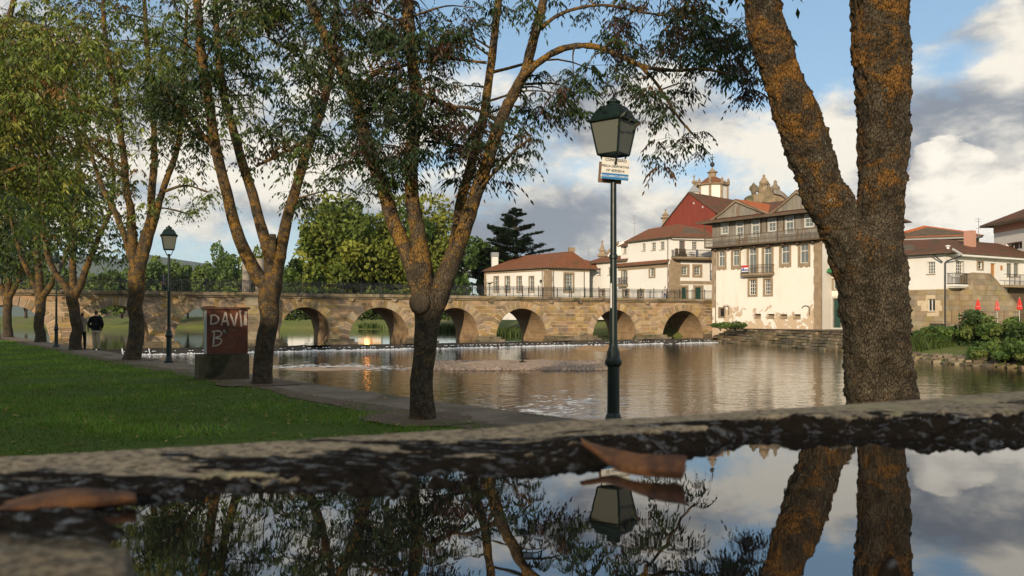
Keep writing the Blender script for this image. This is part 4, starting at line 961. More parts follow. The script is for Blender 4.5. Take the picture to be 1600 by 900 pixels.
for a0, sg in ((-11, 1), (13, -1)):
    mb = MB(); P_ = [(c[0]+(a0+sg*(-6+7*math.cos(t)*(1-t/9)))*mpx, c[1]+.8, zq(294.5-5.5*math.sin(t)*(1-t/10))) for t in np.linspace(-.6, 4.6, 16)]
    mb.tube(P_, [.34*(1-k/24) for k in range(16)], 7); mb.build('scroll', M['quay'], pd, smooth=True)
for a0, y0 in ((-16, 296), (18, 292), (7, 296), (-5, 297)):
    mb = MB(); mb.lathe((c[0]+a0*mpx, c[1]+.8, zq(y0)), [(.3, -1.2), (.45, -.4), (.5, .2), (.25, .7), (.35, .9), (.05, 1.3)], 8); mb.build('carved_knob', M['quay'], pd, smooth=True)
mb = MB(); mb.lathe((c[0], c[1]+.8, 0), [(.6, zq(299)), (.5, zq(293)), (.32, zq(291)), (.36, zq(289)), (.72, zq(287)), (.80, zq(283.5)), (.62, zq(281)), (.40, zq(279.5)), (.45, zq(278.5)), (.26, zq(276.5)), (.18, zq(274.5)), (.28, zq(273.5)), (.04, zq(271))], 12); mb.build('urn', M['trim'], pd, smooth=True)
# finials left of the red house
def finial(px, y0, y1, Y, lab):
    c = W(px, y0, Y); h = (y0-y1)/F*Y; mb = MB(); mb.lathe(c-UP*4, [(.75, 0), (.75, 4+h*.02), (1.15, 4+h*.06), (1.15, 4+h*.12), (.7, 4+h*.2), (.55, 4+h*.3), (.8, 4+h*.4), (.5, 4+h*.5), (.12, 4+h*.82), (.12, 4+h*.86), (.26, 4+h*.93), (.05, 4+h)], 4, .6)
    return tag(mb.build('stone_finial', M['trim'], None, tuple(c-UP*4)), lab, 'finial', 'stone church finials')
finial(941, 402, 375, 135, 'stone finial with ball top behind the lamp pole')
finial(1040, 342, 327, 136, 'small stone finial against the red gable edge')
cL = W(925, 0, 135); fg = Fac(W(945, 0, 136)[:2], W(985, 0, 134)[:2]); chg = empty('chapel_gable', fg.P(0, ST), 'white stepped chapel gable edge behind the lamp pole', 'gable')
mb = MB(); mb.prism([fg.P(0, ST), fg.P(fg.L, ST), fg.P(fg.L, fg.z_at(985, 372)), fg.P(fg.L*.55, fg.z_at(968, 380)), fg.P(0, fg.z_at(945, 404))], -fg.n3*.5); mb.build('wall', M['white2'], chg)
mb = MB(); mb.prism([fg.P(-.3, fg.z_at(945, 404)), fg.P(fg.L*.55, fg.z_at(968, 381)), fg.P(fg.L*.55, fg.z_at(968, 377)), fg.P(-.3, fg.z_at(945, 399))], fg.n3*.4); mb.build('coping', M['trim'], chg)

# ---- right-hand house with stone ground floor and stair
fl = Fac((36.1, 82.1), (40.8, 75.0)); fr = Fac((40.8, 75.0), (40.8+16.4, 75.0+9.5))
rh = empty('river_house', fl.P(fl.L, 0), 'white house with stone ground floor and outside stair at right', 'house')
zs_ = 4.1; zt = 7.55; B0 = -1.0
A_ = lambda a, c, d_, e: fl.rect(a, c, d_, e); B_ = lambda a, c, d_, e: fr.rect(a, c, d_, e)
w1 = [A_(1411, 411.5, 1419.5, 429), A_(1448.5, 409, 1461, 428)]; w2 = [A_(1449.5, 467, 1461, 486.5)]
fd = [B_(1493, 408, 1505.5, 428)]; w3 = [B_(1527, 409, 1535.5, 420.5)]; d3 = [B_(1548, 411.5, 1556, 436)]; sh = [B_(1573, 411.5, 1582, 432), B_(1584, 411.5, 1593, 432)]; nt_ = [B_(1563, 415, 1565.5, 422)]; tiny = [B_(1509, 465.5, 1513, 470)]
wallmesh(rh, fl, 0, fl.L, zs_, zt, w1, M['white2'], .2); wallmesh(rh, fr, 0, fr.L, zs_, zt, fd+w3+d3+sh, M['white2'], .2)
wallmesh(rh, fl, 0, fl.L, B0, zs_, w2, M['mortar'], .3, 'stone_wall'); wallmesh(rh, fr, 0, fr.L, B0, zs_, [], M['mortar'], .3, 'stone_wall')
ashlar(rh, fl, 0, fl.L, B0, zs_-.05, w2, M['ashlar'], .50, .95); ashlar(rh, fr, .04, fr.s_at(1510), B0, zs_-.05, [], M['ashlar'], .50, .95)
for q in w1: window(rh, fl, q, 3, 4, bar=.05)
window(rh, fl, w2[0], 2, 1, glass=M['glass_dk'], bar=.1)
window(rh, fr, fd[0], 4, 4, name='balcony_door', glass=M['glass_dk'], bar=.05, sw=.09, trim=M['sash']); window(rh, fr, w3[0], 2, 2, sw=.12, glass=M['glass_dk'])
for q in d3: door(rh, fr, q, M['orange_door'], leaves=1)
for q in sh: window(rh, fr, q, 2, 2, sash=M['timber'])
mb = MB(); fbox(mb, fr, *nt_[0], 0, .06); mb.build('wall_lantern', M['orange_door'], rh)
z0 = fr.z_at(1492, 445); balcony(rh, fr, fr.s_at(1479), fr.s_at(1506), z0, z0+1.05, .85, M['white2'], M['iron'], .14)
# stair block
fs = Fac(fr.P(fr.s_at(1508)-1.0, 0, 1.3)[:2], fr.P(fr.L, 0, 1.3)[:2]); sA, sB, sC = 0.1, fs.s_at(1547), fs.s_at(1592); zA = fs.z_at(1530, 428.5); zB = fs.z_at(1592, 481)
tc_ = lambda a: zA if a < sB else zA+(zB-zA)*(a-sB)/(sC-sB)
st = MB(); st.prism([fs.P(sA, B0, -.02), fs.P(sC, B0, -.02), fs.P(sC, zB-.02, -.02), fs.P(sB, zA-.02, -.02), fs.P(sA, zA-.02, -.02)], -fs.n3*1.25); so_ = st.build('stair_block', M['mortar'], rh)
ashlar(so_, fs, sA, sC, B0, zA, tiny and [fs.rect(1509.5, 465.5, 1513.5, 470.5)], M['ashlar'], .50, .95, topcut=tc_)
fe = Fac(fs.P(sA, 0, -1.25)[:2], fs.P(sA, 0, 0)[:2]); ashlar(so_, fe, 0, fe.L, B0, zA, [], M['ashlar'], .5, .7)
mb = MB(); mb.prism([fs.P(sA-.06, zA, .06), fs.P(sB, zA, .06), fs.P(sC, zB, .06), fs.P(sC, zB+.14, .06), fs.P(sB+.05, zA+.14, .06), fs.P(sA-.06, zA+.14, .06)], -fs.n3*.35); mb.build('coping', M['trim'], so_)
# gallery walkway to the right
zw = fr.z_at(1575, 446); mb = MB(); fbox(mb, fr, fr.s_at(1556), fr.L, zw-.25, zw, 0, 1.25); wk = mb.build('walkway', M['trim'], rh)
mb = MB(); fbox(mb, fr, fr.s_at(1550), fr.L, zw+1.0, zw+1.05, 1.18, 1.23)
for a in np.arange(fr.s_at(1558), fr.L, .95): fbox(mb, fr, a-.025, a+.025, zw, zw+1.0, 1.18, 1.23)
for a in np.arange(fr.s_at(1558), fr.L, .16): fbox(mb, fr, a-.008, a+.008, zw, zw+1.0, 1.2, 1.216)
mb.build('railing', M['iron'], wk)
mb = MB(); fbox(mb, fr, fr.s_at(1574), fr.L, B0, zw-.26, .02, .06); mb.build('undercroft_shade_sheet', M['timber_dk'], rh)  # dark sheet painted in for the shaded void below the walkway
ap = np.array((46.0, 86.0, 9.9)); ap2 = np.array((60.0, 93.5, 9.9)); ov = .75
roofmesh(rh, [[fl.P(-.3, zt, ov), fl.P(fl.L+.55, zt, ov), ap, (40.2, 91, 9.9)], [fl.P(fl.L+.55, zt, ov), fr.P(fr.L+.5, zt, ov), ap2, ap]], M['tile_old'])
mb = MB(); fbox(mb, fr, .9, fr.L, zt-.32, zt-.16, -.05, ov-.1); fbox(mb, fl, 0, fl.L-.1, zt-.32, zt-.16, -.05, .3); mb.build('eaves', M['white2'], rh)
mb = MB(); e0 = fl.P(fl.L+.55, zt-.05, ov); mb.prism([fr.P(-.3, zt+.1, 1.0), fr.P(1.2, zt-.35, 1.0), fr.P(1.2, zt-.15, 1.0), fr.P(-.3, zt+.3, 1.0)], fr.n3*.1); mb.build('gutter', M['grey_paint'], rh)
mb = MB(); mb.tube([fr.P(1.4, zt-.35, .85), fr.P(.1, zt-.85, .25), fr.P(-.05, zt-1.0, .18), fr.P(-.05, -.6, .18)], .07, 8); mb.tube([fl.P(fl.L-.7, zt-.2, .5), fl.P(fl.L, zt-.95, .2)], .06, 8); mb.build('downpipe', M['iron'], rh)
c_ = W(1515.5, 389, 83); mb = MB(); mb.box(c_+UP*.6, (.85, .8, 2.6), fr.u3); o = mb.build('chimney', plain('pink render', (.50, .27, .19), .85), rh)
c_ = W(1481, 388, 77); mb = MB(); mb.lathe(c_, [(.13, -.4), (.13, .15), (.24, .18), (.24, .24), (.12, .3)], 10); mb.build('vent_pipe', M['white2'], rh)

# ---- roofs and houses behind on the right
f = Fac(W(1380, 0, 101)[:2], W(1530, 0, 97)[:2]); ob = empty('orange_roof_house', f.P(0, 0), 'stone house with bright orange hipped roof behind the river house', 'house')
zt = f.z_at(1440, 371); wallmesh(ob, f, 0, f.L, 0, zt, [], M['ashlar'], .2); boxbody(ob, f, 0, f.L, 0, zt-.02, 9, M['white2'])
mb = MB(); fbox(mb, f, -.4, f.L+.3, zt-.32, zt-.15, .3, .55); mb.build('gutter', M['zinc'], ob)
pk = f.P(f.s_at(1449), f.z_at(1449, 347), -4)
roofmesh(ob, [[f.P(-.6, zt, .6), f.P(f.L+.4, zt, .6), f.P(f.L-1.5, zt+1.1, -4), pk], [f.P(f.L+.4, zt, .6), f.P(f.L+.4, zt, -9), f.P(f.L-1.5, zt+1.1, -4)], [f.P(f.L+.4, zt, -9), f.P(-.6, zt, -9), pk, f.P(f.L-1.5, zt+1.1, -4)], [f.P(-.6, zt, -9), f.P(-.6, zt, .6), pk]], M['tile_new'])
antenna(W(1529, 384, 96), 3.4, 'tall thin antenna above the river house roof')
f = Fac(W(1553, 0, 92)[:2], W(1680, 0, 78)[:2]); fh = empty('upper_right_house', f.P(0, 0), 'white house with dark wide window at far right edge', 'house')
zt = f.z_at(1553, 360.0); wq = [f.rect(1572.5, 378.5, 1597, 390)]; zt = 12.2
wallmesh(fh, f, 0, f.L, 0, zt, wq, M['white2'], .3); boxbody(fh, f, 0, f.L, 0, zt-.02, 9, M['white2']); window(fh, f, wq[0], 3, 1, glass=M['glass_dk'], rec=.25, sill=False)
mb = MB(); fbox(mb, f, -.02, f.L, zt-1.1, zt-.35, -.05, .05); mb.build('pink_band', plain('pink render', (.50, .27, .19), .85), fh)
roofmesh(fh, [[f.P(-1.0, zt-.1, 1.1), f.P(f.L, zt-.1, 1.1), f.P(f.L, zt+2.6, -5), f.P(2.5, zt+2.6, -5)], [f.P(-1.0, zt-.1, -9), f.P(-1, zt-.1, 1.1), f.P(2.5, zt+2.6, -5)]], M['tile_old'], thick=.25)

# ---- parasol terrace
ft = Fac(G(1488, 0.0+495.0001+9.5*1.0, .9)[:2] if False else W(1488, 0, 68)[:2], W(1640, 0, 66)[:2])
TZ = .85
tw = empty('terrace_wall', ft.P(0, -.5), 'rough stone retaining wall under the parasol terrace', 'wall')
for r in range(4):
    x = -.2
    while x < ft.L: w_ = random.uniform(.7, 1.4); mb = MB(); fbox(mb, ft, x+.02, min(x+w_, ft.L)-.02, -.7+r*.38+.015, -.7+(r+1)*.38-.015+random.uniform(-.03, .02), -1.2, .25-r*.12+random.uniform(-.12, .12)); mb.build('stone', M['quay'], tw); x += w_
mb = MB(); fbox(mb, ft, -.4, ft.L, -.8, TZ-.02, -6.5, -.3); tag(mb.build('parasol_terrace', M['path']), 'paved terrace with parasols beside the outside stair', 'terrace', kind='structure')
fn = empty('terrace_fence', ft.P(0, TZ), 'thin rusty iron fence along the parasol terrace', 'fence'); mb = MB(); rust = plain('rusty iron', (.20, .12, .07), .8)
fbox(mb, ft, 0, ft.L, TZ+.98, TZ+1.02, -.42, -.38); fbox(mb, ft, 0, ft.L, TZ+.08, TZ+.11, -.42, -.38); mb.build('rail', rust, fn)
mb = MB()
for a in np.arange(.1, ft.L, .17): fbox(mb, ft, a-.009, a+.009, TZ, TZ+.99, -.41, -.39)
mb.build('bars', rust, fn, kind='stuff')
for a in np.arange(.05, ft.L, 2.0): mb = MB(); fbox(mb, ft, a-.04, a+.04, TZ-.05, TZ+1.15, -.44, -.36); mb.build('post', rust, fn)
for px, Y, top, bt, lab in ((1528, 67.0, 467, 484.5, 'closed red parasol nearest the house downpipe'), (1558, 66.4, 468.5, 485.5, 'closed faded red parasol in the middle of the three'), (1593, 66, 465.5, 484.5, 'closed red parasol at the far right of the three')):
    c_ = W(px, 0, Y); t = empty('parasol', (c_[0], c_[1], TZ-.02), lab, 'parasol', 'closed red parasols'); b0 = np.array((c_[0], c_[1], 0)); zt_, zb_ = zz(top, Y), zz(bt, Y); h_ = zt_-zb_
    mb = MB(); mb.lathe(b0, [(.025, TZ), (.025, zt_+.06)], 8); mb.lathe(b0, [(.22, TZ-.02), (.22, TZ+.06), (.05, TZ+.08)], 12); mb.build('pole', M['grey_paint'], t)
    mb = MB(); i0 = 0; n = 16; pr = [(.13, 0), (.165, .08), (.155, .2), (.11, .55), (.05, .93), (.012, 1)]
    for r_, t_ in pr:
        for j in range(n): a = 2*math.pi*j/n; rr = r_*(1+.28*(j % 2))*(1+.05*math.sin(j*3)); mb.v.append((b0[0]+rr*math.cos(a), b0[1]+rr*math.sin(a), zb_+h_*t_+(.04*(j % 2) if t_ == 0 else 0)))
    for k in range(len(pr)-1):
        for j in range(n): q, w_ = k*n+j, k*n+(j+1) % n; mb.f.append((q, w_, w_+n, q+n)); mb.mi.append(0); mb.uv.append(None)
    mb.build('canopy', M['red_cloth'] if 'faded' not in lab else plain('faded red cloth', (.58, .12, .10), .8), t)
    mb = MB(); mb.lathe(b0, [(.155, zb_+h_*.30), (.18, zb_+h_*.32), (.165, zb_+h_*.34)], 12); mb.build('tie', plain('white strap', (.7, .6, .55), .7), t)

# ---- things on the far bank seen through the arches
def fbz(y): return 2.55
def van(px, Y, z, lab):
    c = W(px, 0, Y); t = empty('delivery_van', (c[0], c[1], z), lab, 'van'); mb = MB(); b0 = np.array((c[0], c[1], z))
    prof = [(-3.2, .45), (3.0, .45), (3.2, .7), (3.15, 1.25), (2.5, 1.45), (1.9, 2.25), (1.4, 2.35), (-3.2, 2.4)]
    mb.prism([b0+np.array((a, -1.0, h)) for a, h in prof], (0, 2.0, 0)); mb.build('body', plain('white van paint', (.75, .75, .73), .35), t)
    mb = MB(); mb.prism([b0+np.array((a, -1.02, h)) for a, h in [(1.0, 1.4), (2.35, 1.4), (1.85, 2.1), (1.0, 2.1)]], (0, .03, 0)); mb.build('side_window', M['glass_dk'], t)
    for a in (-2.1, 2.1):
        mb = MB(); mb.tube([b0+np.array((a, -1.04, .36)), b0+np.array((a, -.8, .36))], .36, 14); wh = mb.build('wheel', M['iron'], t); mb = MB(); mb.tube([b0+np.array((a, -1.06, .36)), b0+np.array((a, -1.03, .36))], .2, 10); mb.build('rim', M['zinc'], wh)
def far_z(x, y): return 2.6
van(471, 200, 1.62, 'white delivery van parked on the far bank, seen through an arch')
def long_house(px0, px1, Y, z0, pyt, lab, mat, nwin, roofm):
    f = Fac(W(px0, 0, Y)[:2], W(px1, 0, Y)[:2]); t = empty('far_building', f.P(0, z0), lab, 'building'); zt = f.z_at(px0, pyt)
    ws = [(f.L*(k+.3)/nwin, f.L*(k+.62)/nwin, z0+(zt-z0)*.35, z0+(zt-z0)*.8) for k in range(nwin)]
    wallmesh(t, f, 0, f.L, z0-1, zt, ws, mat, .2); boxbody(t, f, 0, f.L, z0-1, zt-.02, 8, mat)
    for q in ws: window(t, f, q, 2, 2)
    roofmesh(t, [[f.P(-.4, zt, .4), f.P(f.L+.4, zt, .4), f.P(f.L+.4, zt+1.8, -4.2), f.P(-.4, zt+1.8, -4.2)], [f.P(f.L+.4, zt, -8.8), f.P(-.4, zt, -8.8), f.P(-.4, zt+1.8, -4.2), f.P(f.L+.4, zt+1.8, -4.2)]], roofm)
long_house(120, 222, 235, 1.6, 473, 'long beige building on the far bank, seen through the left arch', M['trim'], 9, M['tile_old'])
long_house(428, 500, 214, 1.6, 474, 'white building on the far bank behind the van', M['white2'], 4, M['tile_old'])
# kiosk with yellow awning and a glowing panel standing in for a sun glint
c = W(577, 0, 188); kz = 1.5; kk = empty('kiosk', (c[0], c[1], kz), 'far kiosk with yellow awning and red top, seen through an arch', 'kiosk'); b0 = np.array((c[0], c[1], kz))
mb = MB(); mb.box(b0+np.array((0, 1.5, 1.1)), (5.5, 2.4, 2.2)); mb.build('booth', M['white2'], kk)
mb = MB(); mb.prism([b0+np.array((-3.2, -1.2, 1.85)), b0+np.array((-3.2, .4, 2.3)), b0+np.array((-3.2, .4, 2.2)), b0+np.array((-3.2, -1.2, 1.55))], (6.4, 0, 0)); mb.build('awning', plain('yellow awning', (.75, .48, .04), .7), kk)
mb = MB(); mb.prism([b0+np.array((-2.8, .3, 2.2)), b0+np.array((2.8, .3, 2.2)), b0+np.array((1.4, .3, 3.4)), b0+np.array((-1.0, .3, 3.5))], (0, 2.4, 0)); mb.build('red_roof', plain('red awning', (.5, .06, .05), .7), kk)
m, bb, p = newmat('orange glint glow'); setb(bb, p, col=(.9, .4, .1)); p.inputs['Emission Color'].default_value = (1, .36, .10, 1); p.inputs['Emission Strength'].default_value = 12; M['lit'] = m
mb = MB(); mb.box(b0+np.array((-.3, -1.3, 1.15)), (1.1, .1, .7)); mb.build('glint_panel', M['lit'], kk)
# ------------------------------------------------------------------ trees
def catmull(P, n=6):
    P = np.array(P, float); Q = np.vstack([2*P[0]-P[1], P, 2*P[-1]-P[-2]]); out = []
    for i in range(1, len(Q)-2):
        for k in range(n):
            t = k/n; a, b_, c, d = Q[i-1], Q[i], Q[i+1], Q[i+2]
            out.append(.5*((2*b_)+(-a+c)*t+(2*a-5*b_+4*c-d)*t*t+(-a+3*b_-3*c+d)*t**3))
    out.append(P[-1]); return np.array(out)

def tubes_np(paths, nseg):
    """paths: list of (m,4) arrays xyz+r -> one quad mesh"""
    V, Q, base = [], [], 0
    for P in paths:
        P = np.asarray(P, float); X = P[:, :3]; R = P[:, 3]; m = len(X)
        T = np.gradient(X, axis=0); T /= np.linalg.norm(T, axis=1)[:, None]+1e-9
        ref = np.cross(T[0], (0.13, .99, .05)); ref /= np.linalg.norm(ref)+1e-9; frames = []
        for k in range(m):
            ref = ref-T[k]*np.dot(ref, T[k]); ref /= np.linalg.norm(ref)+1e-9; frames.append((ref, np.cross(T[k], ref)))
        a = np.linspace(0, 2*math.pi, nseg, endpoint=False)
        for k in range(m):
            e1, e2 = frames[k]; V.append(X[k]+R[k]*(np.cos(a)[:, None]*e1+np.sin(a)[:, None]*e2))
        idx = base+np.arange(m*nseg).reshape(m, nseg); nx = np.roll(idx, -1, axis=1)
        Q.append(np.stack([idx[:-1], nx[:-1], nx[1:], idx[1:]], -1).reshape(-1, 4)); base += m*nseg
    return np.vstack(V), np.vstack(Q)

def leaf_template(nl, ll, lw, rach, seed, ncomp):
    """a hanging tuft of compound leaves; every leaflet one diamond"""
    r = np.random.default_rng(seed); V = []
    for c in range(ncomp):
        az_ = 2*math.pi*(c+r.uniform(-.3, .3))/ncomp; out_ = np.array((math.cos(az_), math.sin(az_), 0)); el_ = r.uniform(-.2, .7)
        for k in range(nl):
            t = (k//2+1)/(nl//2+1) if k < nl-1 else 1.0
            droop = -1.1*t*t*rach
            p = out_*rach*t*math.cos(el_)+np.array((0, 0, rach*t*math.sin(el_)+droop))
            side = np.cross(out_, (0, 0, 1))*(1 if k % 2 else -1) if k < nl-1 else np.zeros(3)
            d = out_*.5+side*.75+np.array((0, 0, -.9-.5*r.random())); d /= np.linalg.norm(d); d = d*ll*r.uniform(.75, 1.2)
            w = np.cross(d, r.normal(size=3)); w = w/np.linalg.norm(w)*lw*r.uniform(.8, 1.2)
            V.append(np.array([p, p+d*.45+w*.5, p+d, p+d*.45-w*.5]))
    return np.array(V)          # (n,4,3)
def rotz(a): c, s = np.cos(a), np.sin(a); z = np.zeros_like(c); o = np.ones_like(c); return np.stack([np.stack([c, -s, z], -1), np.stack([s, c, z], -1), np.stack([z, z, o], -1)], -2)
def scatter(temps, pos, scale, col, jit=.25):
    """tufts at pos -> V, Q, C"""
    Vs, Cs = [], []; which = rng.integers(0, len(temps), len(pos))
    for ti, T_ in enumerate(temps):
        I = np.where(which == ti)[0]
        if not len(I): continue
        R = rotz(rng.uniform(0, 6.28, len(I))); tilt = rng.normal(0, .25, (len(I), 2))
        P = np.einsum('nij,lkj->nlki', R, T_)*scale[I][:, None, None, None]
        P[..., 0] += P[..., 2]*tilt[:, 0][:, None, None]; P[..., 1] += P[..., 2]*tilt[:, 1][:, None, None]
        P = P+pos[I][:, None, None, :]
        c = col[I][:, None, :]*(1+jit*rng.normal(size=(len(I), T_.shape[0], 1))); c = np.clip(c, .004, 1)
        Vs.append(P.reshape(-1, 3)); Cs.append(np.repeat(c.reshape(-1, 3), 4, 0))
    V = np.vstack(Vs); return V, np.arange(len(V)).reshape(-1, 4), np.vstack(Cs)

T_NEAR = [leaf_template(9, .085, .026, .20, s, 4) for s in range(5)]
T_MID = [leaf_template(7, .115, .040, .24, 20+s, 4) for s in range(5)]
T_FAR = [leaf_template(5, .19, .085, .30, 40+s, 4) for s in range(5)]

def make_tree(name, label, Y0, limbs, blobs, temps, tsz, palette, nclu, per, bark, nseg=14, spread=.34, depth=1.3, twigs=True, group='ash trees along the river path', disp=.0, far=False):
    """limbs: pixel polylines (px,py,r_px[,dy]); blobs: (cx,cy,rx,ry,weight) foliage masses in pixels at the tree's distance"""
    base = W(limbs[0][0][0], 0, Y0); root = empty(name, (base[0], base[1], 0), label, 'tree', group)
    sc = Y0/F; paths = []
    for L in limbs:
        P = []
        for q in L:
            dy = q[3] if len(q) > 3 else 0.0; w = W(q[0], q[1], Y0+dy); P.append((*w, q[2]*.90*(Y0+dy)/F))
        P = np.array(P)
        if L is limbs[0]: P[0, 2] = min(P[0, 2], -.05)
        Cc = catmull(P, 7); Cc[:, :2] += .25*Cc[:, 3:4]*np.stack([vnoise(np.stack([Cc[:, 2]*2.2, Cc[:, 0], Cc[:, 1]*0], 1), 5), vnoise(np.stack([Cc[:, 2]*2.2, Cc[:, 0], Cc[:, 1]*0+9], 1), 6)], 1)
        paths.append(Cc)
    V, Q = tubes_np(paths, nseg)
    if disp:
        nv = fbm(V*np.array((14, 14, 7)), 3, 2); c_ = np.vstack([np.repeat(p[:, :3], nseg, 0) for p in paths]); nrm = V-c_; nrm /= np.linalg.norm(nrm, axis=1)[:, None]+1e-9; V = V+nrm*(nv*disp)[:, None]
    npmesh('trunk', V, Q, bark, root, smooth=True)
    # clusters
    allp = np.vstack(paths[1:]) if len(paths) > 1 else paths[0]
    wts = np.array([b_[4] for b_ in blobs], float); wts *= np.array([b_[2]*b_[3] for b_ in blobs]); wts /= wts.sum()
    bi = rng.choice(len(blobs), nclu, p=wts); B = np.array([b_[:4] for b_ in blobs], float)[bi]
    r_ = np.sqrt(rng.random(nclu)); a_ = rng.uniform(0, 6.283, nclu)
    px = B[:, 0]+B[:, 2]*r_*np.cos(a_); py = B[:, 1]+B[:, 3]*r_*np.sin(a_); Yc = Y0+rng.normal(0, depth, nclu)
    Cn = np.stack([(px-800)/F*Yc, Yc, CZ+(HY-py)/F*Yc], 1)
    tw = []; pos = []
    for c in Cn:
        D = allp[:, :3]-c; D[:, 2] *= 1.0; dd = np.linalg.norm(D, axis=1)+.6*np.maximum(0, D[:, 2]); k = int(np.argmin(dd)); p0 = allp[k, :3]; L = np.linalg.norm(c-p0)
        if L > .15:
            mid = (p0+c)/2+np.array((rng.normal(0, .12), rng.normal(0, .12), .18))*L*.6; P = catmull(np.array([p0, mid, c]), 4)
            rr = np.linspace(min(allp[k, 3]*.6, .012+.007*L), .005, len(P)); tw.append(np.concatenate([P, rr[:, None]], 1))
        for _ in range(per):
            o_ = rng.normal(0, spread, 3); o_[2] = o_[2]*.7-.05; q = c+o_; pos.append(q)
            if twigs:
                P = np.array([c, (c+q)/2+np.array((0, 0, .06)), q]); tw.append(np.concatenate([P, np.array([[.0042], [.003], [.002]])], 1))
    if twigs or far:
        V, Q = tubes_np(tw, 4); npmesh('branches', V, Q, bark, root, smooth=True, kind='stuff')
    pos = np.array(pos); sz = tsz*rng.uniform(.55, 1.3, len(pos)); pal = np.array(palette, float); pw = pal[:, 3]/pal[:, 3].sum()
    grp = np.repeat(rng.choice(len(pal), nclu, p=pw), per); alt = rng.choice(len(pal), len(pos), p=pw); grp = np.where(rng.random(len(pos)) < .35, alt, grp)
    V, Q, Cc = scatter(temps, pos, sz, pal[grp, :3]*rng.uniform(.75, 1.25, (len(pos), 1))); npmesh('crown', V, Q, M['leaf'], root, col=Cc, kind='stuff')
    return root

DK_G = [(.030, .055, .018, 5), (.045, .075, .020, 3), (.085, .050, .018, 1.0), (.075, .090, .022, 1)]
AUT = [(.028, .042, .018, 4), (.060, .030, .018, 2.6), (.11, .055, .015, .8), (.045, .060, .02, 2)]
GRN = [(.055, .085, .020, 4), (.095, .125, .025, 3), (.16, .155, .03, 1.2), (.13, .08, .02, .6)]
YEL = [(.11, .15, .028, 4), (.17, .21, .036, 3), (.25, .24, .045, 1.4), (.20, .11, .03, .5)]

# tree A: the forked ash in the middle
limA = [[(659, 662, 27), (660, 640, 22), (660, 600, 20), (661, 560, 19), (664, 515, 21), (667, 480, 25), (669, 462, 24)],
        [(667, 480, 20), (656, 448, 18), (633, 390, 13.5, .1), (608, 328, 12.5, .2), (591, 272, 12, .3), (566, 196, 11, .4), (545, 130, 10, .5), (518, 76, 9, .6), (490, 15, 8, .7), (470, -70, 6, .9), (452, -170, 3.5, 1)],
        [(668, 482, 20), (662, 440, 18), (653, 375, 14), (644, 305, 12), (643, 230, 11.5), (651, 160, 11), (643, 90, 10), (637, 0, 9.5), (630, -110, 7), (642, -230, 3.5)],
        [(671, 488, 20), (688, 455, 19), (706, 402, 15.5), (730, 342, 12.5, -.1), (752, 282, 11.5, -.2), (776, 210, 10.5, -.3), (799, 150, 9.5, -.4), (821, 108, 9, -.5), (836, 50, 8, -.6), (851, -12, 7, -.6), (872, -130, 4.5, -.6)],
        [(690, 445, 12), (708, 385, 10.5, .4), (722, 312, 9, .6), (740, 240, 8, .8), (757, 170, 7.5, 1), (768, 90, 7, 1.1), (778, 0, 6, 1.2), (795, -130, 3.5, 1.4)],
        [(812, 124, 6.5, -.5), (842, 97, 6, -.6), (880, 76, 5.5, -.7), (922, 72, 5, -.8), (962, 84, 4.8, -.9), (1003, 103, 4.2, -1), (1050, 110, 3, -1.1), (1100, 108, 2.2, -1.2), (1152, 120, 1.2, -1.2)],
        [(1000, 102, 3.6, -1), (1022, 126, 3, -1), (1040, 152, 2.4, -1), (1062, 186, 1.8, -1), (1088, 216, 1, -1)],
        [(836, 50, 4, -.6), (880, 20, 3.2, -.5), (940, 8, 2.6, -.4), (1010, 20, 2, -.4), (1080, 30, 1.4, -.4)],
        [(782, 190, 4, -.3), (740, 170, 3.2, -.6), (700, 165, 2.5, -.8), (670, 150, 1.8, -.9)],
        [(552, 150, 5, .4), (585, 115, 4, .1), (620, 105, 3, -.2), (690, 92, 2.4, -.5), (760, 98, 1.8, -.6)],
        [(735, 230, 3.5, .8), (700, 225, 2.6, .6), (660, 220, 2, .3)], [(745, 300, 3, -.2), (800, 240, 2.4, -.6), (830, 215, 1.6, -.8)]]
blA = [(570, 90, 70, 110, 1.0), (600, 190, 60, 70, 1.1), (560, 225, 35, 50, .6), (690, 120, 45, 110, 1.0), (700, 20, 70, 50, .8), (735, 190, 45, 60, .8), (625, 250, 45, 40, .6), (690, 280, 50, 35, .35), (640, 160, 50, 70, .8),
       (780, 225, 45, 60, .7), (822, 185, 30, 60, .6), (830, 130, 40, 50, .55), (850, 40, 50, 50, .35), (900, 150, 45, 60, .6), (880, 205, 35, 25, .45), (930, 30, 70, 40, .8), (985, 65, 60, 40, .75), (1040, 30, 70, 40, 1.25), (1105, 40, 60, 45, 1.3),
       (1160, 90, 32, 55, 1.2), (1130, 170, 40, 22, .6), (1085, 120, 55, 35, .6), (1035, 165, 35, 30, .8), (1062, 215, 28, 22, .8), (960, 130, 45, 35, .5), (1000, 190, 20, 30, .2), (1150, 190, 16, 12, .4), (620, -60, 240, 60, .7), (980, -50, 200, 50, .6)]
make_tree('ash_tree', 'forked ash with three lichened limbs beside the central path edge', 11.2, limA, blA, T_NEAR, 1.0, AUT+DK_G[:2], 170, 7, M['bark'], nseg=22, spread=.17, depth=.75, disp=.008)
